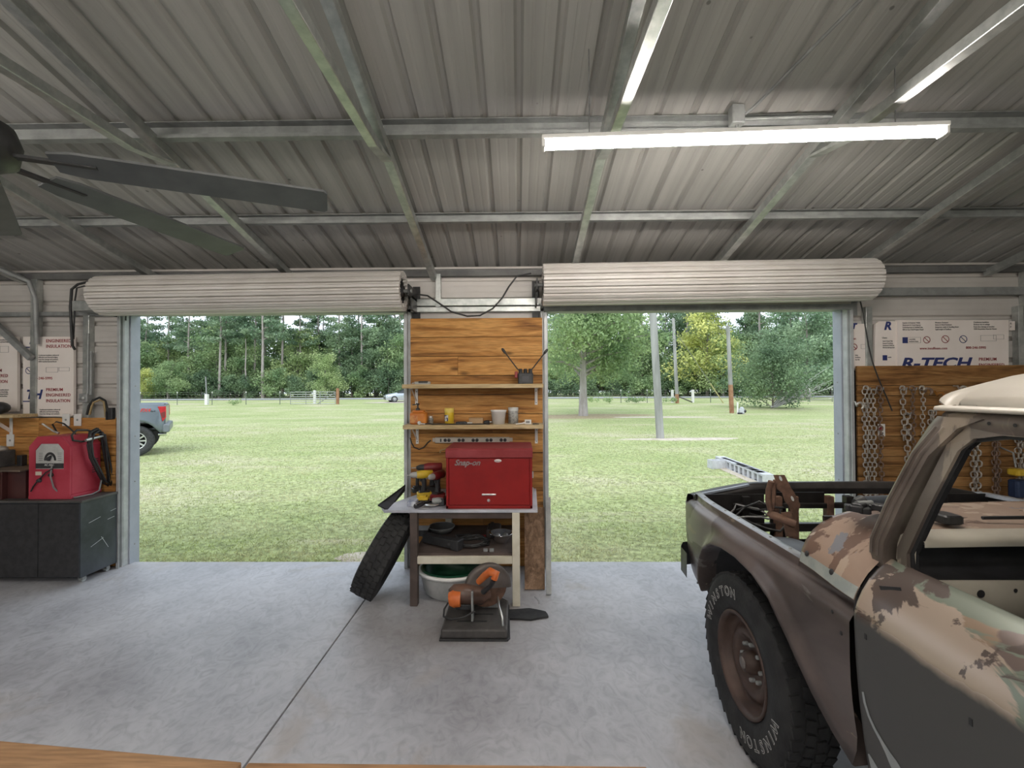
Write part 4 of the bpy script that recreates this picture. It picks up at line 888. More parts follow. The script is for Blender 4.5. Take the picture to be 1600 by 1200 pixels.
# raised front frame with a window for the dial plate
fx0, fx1, fz0, fz1 = wx0 + .055, wx1 - .055, wz0 + .27, wz1 - .065
win = [(fx0, fz0), (fx0, fz1 - .06), (fx0 + .05, fz1), (fx1 - .05, fz1), (fx1, fz1 - .06), (fx1, fz0)]
mb = MB(); vs = []
for y in (wy0 - .006, wy0 + .006):
    vs += [(p, y, q) for (p, q) in pf] + [(p, y, q) for (p, q) in win]
fs = []
for i in range(6):
    j = (i + 1) % 6; fs += [(i, 6+i, 6+j, j), (6+i, 18+i, 18+j, 6+j), (i, j, 12+j, 12+i)]
mb.add(vs, fs); put('front_frame', mb, wr, wd)
mb = MB(); mb.prism(win, wy0 + .0005, wy0 + .0055, 'Y'); pl = put('dial_plate', mb, mat('plate_silver', (.42,.42,.40), (.55,.55,.53), 9, .4), wd)
cxp, czp = (fx0+fx1)/2, fz0 + .075
mb = MB(); arc = []
for k in range(13):
    a = PI*k/12; arc.append((cxp + .055*math.cos(a), czp + .075*math.sin(a)))
for k in range(12, -1, -1):
    a = PI*k/12; arc.append((cxp + .036*math.cos(a), czp + .052*math.sin(a)))
mb.prism(arc, wy0 - .001, wy0 + .001, 'Y'); put('dial_scale', mb, M['black'], pl)
mb = MB(); mb.tube([(cxp - .01, wy0 - .012, czp + .01), (cxp + .02, wy0 - .012, czp + .045)], [.02,.006], 10); put('dial_pointer', mb, M['black'], pl)
mb = MB(); mb.bb(fx0, fx1, wy0 - .0008, wy0 + .001, fz0 + .005, fz0 + .05); put('black_band', mb, M['black'], pl)
tm = mat('plate_print', (.6,.6,.58)); put_text('plate_print', 'AC ARC', .024, (cxp - .05, wy0 - .0016, fz0 + .028), tm, pl, bold=.0006)
for k in range(5):
    for sg in (-1, 1):
        mb = MB(); xx = cxp + sg*.085; mb.bb(xx - .018, xx + .018, wy0 - .0005, wy0 + .001, fz0 + .075 + k*.016, fz0 + .079 + k*.016); put('plate_line', mb, mat('print_dark', (.12,.12,.12)) if (k, sg) == (0, -1) else bpy.data.materials['print_dark'], pl)
mb = MB(); mb.bb(wx0 + .06, wx0 + .115, wy0 - .0075, wy0 - .006, fz0 - .055, fz0 - .022); put('sticker', mb, M['cream'], wd)
for (dx, dz) in ((.10, -.10), (.205, -.05)):
    mb = MB(); mb.lathe([(.0001,.02),(.014,.02),(.02,0)], 14, Matrix.Translation((wx0+dx, wy0 - .006, fz0 + dz)) @ Matrix.Rotation(PI/2, 4, 'X')); put('socket', mb, M['black'], wd)
for k in range(7):
    mb = MB(); mb.bb(wx1 - .001, wx1 + .002, wy0 + .20, wy1 - .03, wz0 + .20 + k*.02, wz0 + .208 + k*.02); put('louvre', mb, M['dark'], wd)
# welding leads: a hank on the side, ground lead and electrode holder
hank = thing('welding_lead', 'hank of black welding lead with electrode holder hung on the red welder', 'cable', (wx1, 4.05, wz0 + .2))
hs = [at(*q, X=wx1 + .045) for q in ((150,672),(140,678),(137,692),(140,712),(150,735),(160,752),(168,756),(169,745),(165,720),(161,695),(157,678))]
mb = MB(); rr_ = random.Random(5); pts = []
for loop in range(7):
    o_ = Vector((rr_.uniform(-.012,.03), rr_.uniform(-.045,.02), rr_.uniform(-.02,.015)))
    for p in hs: pts.append(p + o_ + Vector((rr_.uniform(-.006,.006), rr_.uniform(-.01,.006), rr_.uniform(-.008,.008))))
mb.tube(pts, .0085, 6); put('loops', mb, M['cable'], hank)
mb = MB(); mb.tube([at(*q, X=wx1 + .03) for q in ((150,676),(136,672),(120,672),(112,680),(114,688),(128,690),(138,688))], .009, 6); put('lead', mb, M['cable'], hank)
g0, g1 = at(134, 688, X=wx1 + .06), at(161, 681, X=wx1 + .06)
mb = MB(); mb.tube([g0, g0.lerp(g1,.2), g0.lerp(g1,.7), g1], [.012,.016,.013,.011], 10); put('electrode_holder', mb, M['galv'], hank)
gl = [at(81, 728, Y=wy0 - .012), at(79, 745, Y=wy0 - .03), at(84, 762, Y=wy0 - .035)] + [Vector((at(px, py, Z=wz0 + .012).x, at(px, py, Z=wz0 + .012).y, wz0 + .012)) for px, py in ((98,776),)] + [Vector((wx1 + .03, wy0 + .02, wz0 + .012)), Vector((wx1 + .06, wy0 + .14, wz0 + .012)), Vector((wx1 + .06, wy1 - .08, wz0 + .03)), Vector((wx1 + .05, wy1 - .05, wz0 + .12))]
mb = MB(); mb.tube(gl, .007, 6); single('ground_lead', 'grey ground lead looping down the front of the red welder', 'cable', mb, M['cable_g'])
mb = MB(); mb.tube([at(*q, Y=wy0 - .02) for q in ((81,733),(72,738),(60,750),(52,760),(48,768))], .006, 6); single('thin_lead', 'thin black lead slanting across the front of the red welder', 'cable', mb, M['cable'])
# welding clamp on top
mb = MB(); mb.tube([at(66,662,Y=4.02), at(84,674,Y=4.04), at(92,677,Y=4.05)], [.008,.008,.012], 8); single('chisel', 'slim steel chisel lying on top of the red welder', 'chisel', mb, M['steel'])
mb = MB(); mb.tube([at(*q, Y=4.08) for q in ((90,677),(82,663),(88,659),(100,662),(112,672),(118,678))], .007, 6); single('cable_loop', 'black loop of cable lying on top of the red welder', 'cable', mb, M['cable'])
# maroon drawer chest at the left edge
dx1 = at(8, 0, Y=3.88).x; dcz = CZ1 + .001
dc = thing('drawer_chest', 'dark maroon drawer chest at the left edge on the black cabinet', 'tool chest', (dx1 - .2, 4.0, dcz))
mar = mat('maroon_enamel', (.045,.014,.014), (.07,.022,.02), 4, .4); dzt = at(8, 737, Y=3.88).z
mb = MB(); mb.bb(dx1 - .46, dx1, 3.885, 4.15, dcz, dzt); put('chest_body', mb, mar, dc, bevel=.004)
for k in range(3):
    z0 = dcz + .015 + k*(dzt - dcz - .02)/3; mb = MB(); mb.bb(dx1 - .445, dx1 - .012, 3.876, 3.886, z0, z0 + (dzt - dcz)/3 - .014); dw = put('drawer', mb, mar, dc, bevel=.002)
    mb = MB(); mb.bb(dx1 - .35, dx1 - .06, 3.866, 3.876, z0 + .055, z0 + .065); put('pull', mb, M['galv_d'], dw)
mb = MB(); mb.bb(dx1 - .465, dx1 + .18, 3.87, 4.16, dzt, dzt + .015); put('chest_top', mb, mat('chest_top_brown', (.12,.09,.07), (.17,.13,.10), 5, .5), dc, bevel=.003)
mb = MB(); mb.bb(dx1 + .0, dx1 + .165, 3.93, 4.15, dcz, dzt); put('side_box', mb, mar, dc, bevel=.003)
c = Vector((at(5, 0, Y=4.05).x, 4.05, dzt + .016)); t = thing('cloth_bin', 'grey bin holding a pale cloth on the maroon chest', 'bin', c)
mb = MB(); mb.rbox(c + Vector((-.03,0,.075)), (.20,.16,.15), .015); put('bin_wall', mb, mat('bin_grey', (.06,.06,.06), (.10,.10,.10), 9, .7), t)
mb = MB(); mb.ball(c + Vector((-.03,0,.16)), .09, 12, 8, (1,.8,.38)); put('cloth', mb, mat('pale_cloth', (.35,.33,.29), (.45,.42,.37), 20, .9), t)
c = Vector((at(40, 0, Y=4.10).x, 4.10, dzt + .016)); t = thing('charger_plug', 'small black plug-in adapter standing on the maroon chest', 'adapter', c)
mb = MB(); mb.rbox(c + Vector((0,0,.05)), (.05,.05,.10), .006); put('adapter_body', mb, M['black'], t); mb = MB(); mb.tube([c + Vector((-.02,-.02,.01)), c + Vector((-.08,-.06,.006)), c + Vector((-.2,-.08,.006))], .004, 6); put('cord', mb, M['cable'], t)
# small shelf at the left edge
sx = at(28, 0, Y=4.02).x; sz = at(20, 648, Y=4.02).z
t = thing('wall_shelf', 'short pine shelf on a white bracket at the left edge', 'shelf', (sx - .3, 4.1, sz))
mb = MB(); mb.bb(sx - .75, sx, 4.0, WY - .09, sz - .03, sz); put('board', mb, M['board'], t, bevel=.003)
bx = at(10, 0, Y=4.15).x; mb = MB(); mb.bb(bx - .015, bx + .015, WY - .093, WY - .089, sz - .2, sz - .03); mb.bar((bx, 4.05, sz - .035), (bx, WY - .092, sz - .17), .006, .03); put('bracket', mb, M['white'], t)
c = Vector((at(2, 0, Y=4.1).x, 4.1, sz)); t = thing('dark_helmet', 'dark welding mask lying on the short shelf at the left edge', 'mask', c)
mb = MB(); mb.ball(c + Vector((0,0,.06)), .09, 14, 8, (1,.9,.66)); put('mask_shell', mb, M['black'], t); mb = MB(); mb.bb(c.x - .04, c.x + .04, c.y - .085, c.y - .07, c.z + .05, c.z + .085); put('lens', mb, M['dark'], t)
# cover plates
def plate(px, py, label, lamp=False):
    c = at(px, py, Y=WY - .09); t = thing('cover_plate', label, 'cover plate', c, 'white cover plates on the planks')
    mb = MB(); mb.rbox(c + Vector((0,-.004,0)), (.072,.008,.116), .004, axis=1); put('plate_body', mb, M['white'], t)
    mb = MB(); mb.lathe([(.0001,.004),(.008,.004),(.01,0)], 12, Matrix.Translation(c + Vector((0,-.008,0))) @ Matrix.Rotation(PI/2, 4, 'X')); put('centre_boss', mb, M['galv_d'], t)
    return t
plate(104, 656, 'white cover plate above the welder, left of a pair'); plate(122, 656, 'white cover plate above the welder, right of a pair'); plate(17, 688, 'white outlet plate under the short shelf at the left edge')
# conduit, grey box, bundled cable on the left wall
c = at(134, 622, Y=WY - .06)
t = thing('grey_junction_box', 'small grey box with conduit rising from it beside the left door', 'junction box', c)
mb = MB(); mb.rbox(c, (.085,.06,.085), .008); put('box_body', mb, M['galv_d'], t)
for dx, zt in ((.02, at(137, 520, Y=4.2).z), (.05, at(141, 548, Y=4.2).z)):
    mb = MB(); mb.tube([c + Vector((dx,.0,.03)), (c.x + dx, c.y, zt)], .012, 8); put('pipe', mb, M['galv_d'], t)
mb = MB(); mb.lathe([(.0001,.01),(.02,.01),(.022,0)], 12, Matrix.Translation(c + Vector((0,-.03,0))) @ Matrix.Rotation(PI/2, 4, 'X')); put('knockout', mb, M['galv'], t)
for j, (m, lab) in enumerate((('cable', 'black cable arching over the planks beside the left door'), ('cable_y', 'yellow cable arching beneath the black one by the left door'))):
    if m == 'cable_y': M['cable_y'] = mat('cable_yellow', (.30,.22,.10), (.38,.28,.14))
    o = j*4
    mb = MB(); mb.tube([at(*q, Y=WY - .075 - .02*j) for q in ((136+o,648),(139+o,634+o/2),(146,625+o),(156,621+o),(164-o/2,626+o/2),(168-o,640),(169-o,652))], .011 - .002*j, 7); single('arched_cable', lab, 'cable', mb, M[m])
c = at(174, 646, Y=WY - .10); mb = MB(); mb.rbox(c, (.05,.04,.11), .006); mb.bb(c.x - .03, c.x - .02, c.y - .03, c.y + .02, c.z - .06, c.z + .02); single('wall_clip', 'black plastic holder on the planks beside the left door', 'holder', mb, M['black'])
# cables by the left end of the roll
pts = [at(*q, Y=4.2) for q in ((160,440),(140,440),(122,444),(112,452),(110,480),(112,520),(113,540),(117,546))]; mb = MB(); mb.tube(pts, .012, 6); single('wall_cable', 'thick black cable dropping from the left end of the left door roll', 'cable', mb, M['cable'])
pts = [at(*q, Y=4.22) for q in ((165,446),(135,446),(120,450),(117,470),(116,500),(115,530))]; mb = MB(); mb.tube(pts, .007, 6); single('wall_wire', 'thin black wire beside the thick cable at the left door roll', 'cable', mb, M['cable'])
mb = MB(); q = at(137, 478, Y=4.12); mb.bb(q.x - .13, q.x + .12, 4.10, 4.24, q.z - .045, q.z + .045); single('roll_bracket', 'pale steel bracket plate under the left end of the left door roll', 'bracket', mb, M['galv'])
# ================================================================== printed foam insulation boards
foam = mat('foam_face', (.84,.765,.71), (.88,.81,.76), 3, .6)
INK_B = mat('ink_blue', (.022,.035,.16)); INK_R = mat('ink_red', (.30,.03,.035)); INK_G = mat('ink_grey', (.22,.2,.19)); FY = WY - .045
def foam_board(label, px, outline, prints, y=FY):
    """outline in photograph points; prints = (kind, text, px, py, height_px, extra)"""
    poly = [(at(a, b, Y=y).x, at(a, b, Y=y).z) for (a, b) in outline]
    cx = sum(p[0] for p in poly)/len(poly); cz = min(p[1] for p in poly)
    t = thing('insulation_board', label, 'insulation', (cx, y, cz), 'printed foam boards')
    mb = MB(); mb.prism(poly, y, y + .025, 'Y'); put('foam_panel', mb, foam, t)
    ppm = FPX / y
    for (kd, tx, a, b, hp, ex) in prints:
        p = at(a, b, Y=y) + Vector((0, -.0015, 0)); s_ = hp / ppm / .7
        if kd == 'B': put_text('printed_logo', tx, s_, p, INK_B, t, italic=.25, bold=.0045, xs=ex or 1.0)
        elif kd == 'R': put_text('printed_text', tx, s_, p, INK_R, t, bold=.0007, xs=ex or 1.05, sp=1.08)
        elif kd == 'L':                 # block of small type
            for i, ln in enumerate(tx): put_text('printed_line', ln, s_, p - Vector((0,0,i*hp*1.75/ppm)), INK_G, t, bold=.0006, xs=ex or 1.0)
        elif kd == 'O':                 # ring mark with a bar
            ring = [p + Vector((hp/ppm*math.cos(2*PI*k/20), 0, hp/ppm*math.sin(2*PI*k/20))) for k in range(20)]
            mb = MB(); mb.tube(ring, .0035, 4, closed=True); mb.bar(p + Vector((-hp/ppm*.7,0,hp/ppm*.7)), p + Vector((hp/ppm*.7,0,-hp/ppm*.7)), .003, .007); mb.v = [(v[0], y - .0006 if v[1] < y else y - .0002, v[2]) for v in mb.v]; put('printed_mark', mb, INK_R if ex != 'b' else INK_B, t)
        elif kd == 'S':                 # solid square
            mb = MB(); mb.bb(p.x, p.x + hp/ppm, y - .0012, y, p.z - hp/ppm*1.15, p.z); put('printed_square', mb, INK_B, t)
        elif kd == 'U':
            mb = MB(); mb.bb(p.x, p.x + ex/ppm, y - .0012, y, p.z, p.z + hp/ppm); put('printed_rule', mb, INK_B, t)
        elif kd == 'F':                 # thin frame
            mb = MB(); w_, h_ = ex[0]/ppm, ex[1]/ppm
            for (x0, x1, z0, z1) in ((0,w_,0,.002),(0,w_,h_-.002,h_),(0,.002,0,h_),(w_-.002,w_,0,h_)): mb.bb(p.x+x0,p.x+x1,y-.0012,y,p.z-h_+z0,p.z-h_+z1)
            put('printed_frame', mb, INK_G, t)
    # nail heads
    return t
B3 = ['Continuous insulation reduces air', 'infiltration and thermal bridging', 'Foam face damage and moisture', '100% recycled thermal fitness']
foam_board('printed foam board left of the left door, headed by red letters', 74, [(36,526),(115,526),(115,651),(36,651)], [
    ('B','H',46,537,10,1.2), ('U','',37,543.5,1.6,10), ('R','ENGINEERED',72,535,5,.92), ('R','INSULATION',72,543.5,5,.92),
    ('L',B3,60,556,1.9,.9), ('O','',45,579,5,'b'), ('F','',72,574,0,(19,8)), ('F','',92,574,0,(17,6)), ('R','800-246-5995',50,593,4,.95),
    ('B','TH',40,623,14,.95), ('U','',36,628,1.6,12), ('R','PREMIUM',72,611,4.6,.95), ('R','ENGINEERED',72,619.5,4.8,.92), ('R','INSULATION',72,628.5,4.8,.92), ('L',B3[:3],62,641,1.9,.9)])
foam_board('printed foam board cut off by the left edge', 10, [(-60,526),(27,526),(27,643),(-60,643)], [
    ('L',B3[:2],-6,532,1.9,.6), ('F','',0,541,0,(14,10)), ('R','PREMIUM',-22,581,4.6,.9), ('R','ENGINEERED',-24,589.5,4.8,.88), ('R','INSULATION',-24,598.5,4.8,.88), ('L',B3[:4],-6,610,1.9,.55)])
RB = ['Interior & Exterior Walls', 'Basement & Crawl Spaces', 'Underlayment & Fanfold Use', 'EPS & Geo Fold Project Panel']
RC = ['Moisture Resistant', 'Insect & Mold Resistant', 'Integrates easily & Handling Saver', 'Lightweight & Resilient']
RD = ['Continuous insulation', 'Reduces Air & Leakage', 'Foam face damage protection', '100% Recyclable Material Fitness']
foam_board('long printed foam board with large blue letters on the right wall', 1490, [(1402,500),(1576,500),(1576,574),(1402,576)], [
    ('L',RB,1410,505.5,2.0,.92), ('L',RC,1461,505,2.0,.92), ('L',RD,1521,504.5,2.0,.92), ('S','',1410,527,8,None), ('F','',1418,527,0,(20,9)), ('L',['recyclable','insulated foam'],1420,531,1.9,.9),
    ('O','',1448,531,5,None), ('O','',1477,530,5.5,None), ('O','',1505,530,5.5,'b'), ('F','',1532,524,0,(24,9)), ('F','',1552,523,0,(16,7)),
    ('R','www.insulfoam.com',1437,546,3.4,.98), ('R','800-246-5995',1509,545,3.6,.98), ('B','R-TECH',1407,575,15.5,1.38), ('R','PREMIUM',1529,563.5,4.6,.95), ('R','ENGINEERED',1529,572.5,4.6,.95)], y=FY - .012)
foam_board('printed foam board behind the long one, with the letter R on top', 1385, [(1366,576),(1368,506),(1374,502),(1401.5,502),(1401.5,576)], [
    ('B','R',1381,515,12,1.0), ('L',['Uses:'],1378,529,2.6,1), ('L',RB,1379,534,1.9,.55), ('S','',1379,555,7,None), ('L',['recyclable'],1387,559,1.7,.55)])
foam_board('small slanted foam board scrap beside the right door', 1343, [(1327,576),(1327,506),(1363,506),(1356,535),(1352,576)], [
    ('B','T',1330,513.5,8,1.0), ('R','aymar.',1328,530.5,3.0,.8), ('O','',1334.5,542,4.5,None), ('F','',1345,538,0,(7,7)), ('L',['Safety','installation','may ship'],1336,556,1.9,.7)])
foam_board('narrow printed foam strip beside the right corner post', 1580, [(1577,502),(1586,502),(1586,516),(1577,516)], [('L',['R','F'],1578,507,3,1)])
mb = MB(); mb.tube([at(*q, Y=4.17) for q in ((1344,470),(1349,490),(1352,510),(1357,540),(1363,565),(1372,590),(1385,620),(1394,642))], .006, 6); single('loose_wire', 'thin black wire hanging from the right door roll over the planks', 'wire', mb, M['cable'])
# ================================================================== chains on the right planks
chm = mat('chain_steel', (.34,.31,.27), (.58,.55,.50), 30, .4, .5); chr_ = mat('chain_rusty', (.16,.105,.08), (.28,.20,.15), 30, .55, .3)
def link_pts(L_, W_, n=10):
    out = []; h = L_/2 - W_/2
    for k in range(n):
        a = 2*PI*k/n; out.append(((W_/2)*math.cos(a), (h if math.sin(a) >= 0 else -h) + (W_/2)*math.sin(a)))
    return out
def strand(mb, x, y, z0, z1, L_, W_, r_, seed):
    rr = random.Random(seed); pitch = L_ - 2.2*r_; z = z0; k = 0; lp = link_pts(L_ - r_, W_)
    while z > z1:
        rot = (PI/4 if k % 2 else -PI/4) + rr.uniform(-.25,.25); cx = x + .006*math.sin(k*.8 + seed) ; cs, sn = math.cos(rot), math.sin(rot)
        mb.tube([(cx + p*cs, y + p*sn, z + q) for (p, q) in lp], r_, 5, closed=True); z -= pitch; k += 1
def chain(px, label, top, bot, L_=.055, W_=.036, r_=.0055, strands=2, m=None, hook=True, seed=0):
    yc = WY - .125; x = at(px, 0, Y=yc).x; zt = at(px, top, Y=yc).z; zb_ = at(px, bot, Y=yc).z
    t = thing('hanging_chain', label, 'chain', (x, yc, zb_), 'chains hung on the right wall')
    mb = MB(); mb.tube([(x, WY - .088, zt + .02), (x, yc - .01, zt + .015), (x, yc - .035, zt + .02), (x, yc - .04, zt + .04)], .006, 6); put('wall_hook', mb, M['galv_d'], t)
    mb = MB()
    for s_ in range(strands): strand(mb, x + (s_ - (strands-1)/2)*W_*1.15, yc + (s_ % 2)*.012, zt, zb_ + s_*.06, L_, W_, r_, seed + s_)
    put('links', mb, m or chm, t)
    if hook:
        hk = []
        for k in range(9):
            a = R(-60 + 250*k/8); hk.append((x - .035 + .022*math.cos(a), yc - .03, zt - .0 + .03 + .022*math.sin(a)))
        mb = MB(); mb.tube(hk, [.006,.008,.009,.0095,.0095,.009,.008,.007,.004], 7); put('grab_hook', mb, m or chm, t)
    return t
for i, (px, lab, tp, bt, L_, W_, r_, st, m, hk) in enumerate((
    (1346, 'double steel chain nearest the right door', 612, 790, .056, .038, .006, 2, chm, True),
    (1356, 'steel chain second from the right door, hooks halfway down', 612, 785, .056, .036, .006, 1, chm, False),
    (1366, 'dark rusty chain third from the right door', 612, 775, .056, .036, .006, 1, chr_, True),
    (1402, 'heavy chain with a big hook in the middle of the right planks', 612, 690, .062, .040, .0065, 1, chm, True),
    (1408, 'heavy chain of large links swinging behind the truck pillar', 650, 775, .066, .044, .007, 1, chm, False),
    (1417, 'thin steel chain hung beside the large linked chain', 612, 700, .050, .030, .005, 1, chr_, True),
    (1432, 'slender chain just left of the truck roof', 612, 715, .050, .032, .005, 1, chm, True),
    (1447, 'short double chain with a clevis beside the truck roof', 645, 720, .056, .036, .006, 2, chm, False),
    (1513, 'large linked double chain seen through the truck window', 640, 830, .066, .046, .007, 2, chm, False),
    (1545, 'rusty double chain seen through the truck window', 640, 830, .054, .036, .006, 2, chr_, False),
    (1583, 'double chain at the far right, seen through the truck window', 640, 830, .062, .044, .0065, 2, chm, False))):
    chain(px, lab, tp, bt, L_, W_, r_, st, m, hk, i*3)
for (px, py, m, lab) in ((1470, 618, mat('orange_hook', (.35,.14,.02)), 'orange hook on the top plank behind the truck roof'), (1451, 612, chr_, 'dark rusty hook on the planks left of the orange one'), (1344, 634, chm, 'pale steel hook clipped to the chain nearest the right door'), (1505, 609, chm, 'small bright hook at the top plank above the truck roof')):
    c = at(px, py, Y=WY - .16); hk = [c + Vector((.03*math.cos(R(-70 + 260*k/9)), 0, .03*math.sin(R(-70 + 260*k/9)))) for k in range(10)]
    mb = MB(); mb.tube(hk + [c + Vector((-.02, .03, .035)), c + Vector((-.02, .072, .035))], [.006,.009,.011,.012,.012,.011,.01,.009,.008,.008,.007,.007], 8); single('slip_hook', lab, 'hook', mb, m)
c = at(1377, 672, Y=WY - .09); t = thing('switch_card', 'white card with a red print on the right planks between chains', 'card', c)
mb = MB(); mb.bb(c.x - .033, c.x + .033, c.y - .004, c.y, c.z - .058, c.z + .058); put('card_body', mb, M['white'], t)
mb = MB(); mb.lathe([(.0001,.002),(.02,.002),(.02,0)], 14, Matrix.Translation(c + Vector((-.004,-.004,.012))) @ Matrix.Rotation(PI/2, 4, 'X')); put('red_print', mb, INK_R, t)
mb = MB(); mb.bb(c.x - .02, c.x + .015, c.y - .006, c.y - .003, c.z - .04, c.z - .02); put('dark_print', mb, INK_G, t)
c = at(1598, 745, Y=4.02)
t = thing('strap_hoist', 'yellow and blue lever hoist hung on the right planks, seen through the truck window', 'hoist', c)
mb = MB(); mb.rbox(c + Vector((.03,.06,.03)), (.12,.10,.06), .02); put('hoist_body', mb, dy, t)
mb = MB(); mb.rbox(c + Vector((.04,.07,-.12)), (.12,.09,.16), .02); put('hoist_case', mb, mat('dark_blue', (.02,.04,.10)), t)
mb = MB(); mb.tube([c + Vector((.03,.08,.07)), c + Vector((.03,.10,.2)), c + Vector((.03,.22,.24))], .008, 6); put('hanger', mb, M['galv_d'], t)
# ================================================================== the old pickup under repair
def rough_paint(name, base, base2, patches, rough=.36, metal=.25, split=None):
    """bare, sanded body steel with islands of filler and old paint; split=(z, colour) primes the metal below a height"""
    m, t, b = nt(name); L = t.links.new; b.inputs['Roughness'].default_value = rough; b.inputs['Metallic'].default_value = metal
    tc = t.nodes.new('ShaderNodeTexCoord')
    def nz(sc, off, st=(1,1,1), dist=.6, det=6):
        mp = t.nodes.new('ShaderNodeMapping'); mp.inputs['Location'].default_value = off; mp.inputs['Scale'].default_value = st; L(tc.outputs['Object'], mp.inputs['Vector'])
        n = t.nodes.new('ShaderNodeTexNoise'); n.inputs['Scale'].default_value = sc; n.inputs['Detail'].default_value = det; n.inputs['Distortion'].default_value = dist; n.inputs['Roughness'].default_value = .55; L(mp.outputs[0], n.inputs['Vector']); return n
    a = nz(3.2, (0,0,0), (1,.7,1.3)); r = ramp(t, [(.35, base), (.65, base2)]); L(a.outputs['Fac'], r.inputs['Fac']); col = r.outputs[0]
    for i, (sc, th, c, st) in enumerate(patches):
        n = nz(sc, (3.1*i+1.7, 5.3*i, 2.2*i), st); q = ramp(t, [(th - .008, 0.0), (th + .008, 1.0)]); L(n.outputs['Fac'], q.inputs['Fac'])
        mx = t.nodes.new('ShaderNodeMixRGB'); L(q.outputs[0], mx.inputs[0]); L(col, mx.inputs[1]); mx.inputs[2].default_value = (*c, 1); col = mx.outputs[0]
    if split:
        sp_ = t.nodes.new('ShaderNodeSeparateXYZ'); L(tc.outputs['Object'], sp_.inputs[0]); n = nz(5, (9,9,9))
        ma = t.nodes.new('ShaderNodeMath'); ma.operation = 'MULTIPLY_ADD'; ma.inputs[1].default_value = .06; L(n.outputs['Fac'], ma.inputs[0]); L(sp_.outputs['Z'], ma.inputs[2])
        q = ramp(t, [(.0, 1.0), (1.0, 0.0)]); mr = t.nodes.new('ShaderNodeMapRange'); mr.inputs['From Min'].default_value = split[0] + .02; mr.inputs['From Max'].default_value = split[0] + .045; L(ma.outputs[0], mr.inputs['Value']); L(mr.outputs[0], q.inputs['Fac'])
        mx = t.nodes.new('ShaderNodeMixRGB'); L(q.outputs[0], mx.inputs[0]); L(col, mx.inputs[1]); mx.inputs[2].default_value = (*split[1], 1); col = mx.outputs[0]
        rm = t.nodes.new('ShaderNodeMapRange'); rm.inputs['To Min'].default_value = rough; rm.inputs['To Max'].default_value = .55; L(q.outputs[0], rm.inputs['Value']); L(rm.outputs[0], b.inputs['Roughness'])
    L(col, b.inputs['Base Color'])
    f = nz(60, (0,0,0), (1,.25,1)); bp = t.nodes.new('ShaderNodeBump'); bp.inputs['Strength'].default_value = .06; bp.inputs['Distance'].default_value = .004; L(f.outputs['Fac'], bp.inputs['Height']); L(bp.outputs[0], b.inputs['Normal'])
    return m
TAN = (.36,.25,.18); PALE = (.42,.335,.27); GRN = (.20,.225,.18); BRN = (.085,.063,.055); BRN2 = (.15,.115,.10); DKG = (.07,.072,.075)
fend_m = rough_paint('fender_steel', (.075,.060,.055), (.145,.115,.105), [(2.4,.60,(.20,.18,.17),(1,.5,1.6)), (7,.66,(.26,.21,.17),(1,.35,1.4))], .36, .25)
cowl_m = rough_paint('cowl_filler', (.32,.225,.17), (.40,.295,.23), [(3.0,.535,(.17,.11,.085),(.8,2.2,1.2)), (4.2,.60,(.22,.22,.24),(1,1.6,1)), (6,.60,(.46,.36,.28),(1,2,1))], .24, .1)
door_m = rough_paint('door_steel', BRN, (.17,.13,.115), [(2.2,.46,(.29,.21,.15),(1,.8,1.3)), (3.0,.53,GRN,(1,.6,2.2)), (3.6,.55,PALE,(1,.6,1.4)), (5.5,.57,(.11,.085,.075),(1,.8,1))], .25, .15, split=(.985, (.085,.083,.080)))
pil_m = rough_paint('pillar_steel', (.12,.095,.08), (.24,.20,.17), [(3.4,.60,(.34,.28,.22),(1.5,1.5,.35)), (6,.66,(.07,.055,.05),(2,2,.4))], .34, .25)
roof_m = mat('cab_roof_cream', (.55,.50,.43), (.63,.58,.50), 2.2, .35)
inner_m = mat('inner_black_steel', (.014,.013,.013), (.035,.031,.03), 5, .4, .3)
rim_m = mat('rim_brown', (.055,.034,.027), (.09,.055,.043), 6, .5, .2)
dashc_m = mat('dash_cream', (.36,.33,.27), (.42,.39,.32), 5, .45)
XC = 2.05
truck = thing('old_pickup', 'stripped vintage pickup truck in bare brown metal with a cream cab roof and no hood', 'truck', (XC, .6, 0))
ARCH = [(1.425,.500),(1.50,.545),(1.584,.616),(1.70,.735),(1.826,.838),(1.95,.884),(2.10,.900),(2.25,.893),(2.37,.868),(2.47,.810),(2.55,.700),(2.60,.570),(2.625,.505),(2.75,.500),(2.95,.510)]
def arch(y): return float(np.interp(y, [a for a, b in ARCH], [b for a, b in ARCH]))
def X(u, s): return XC - u * s
def side_u(y, z):
    u = 1.0 - .05 * max(0, (.85 - z) / .4) ** 2
    if y > 2.50: u -= .06 * ((y - 2.50) / .45) ** 2
    return u
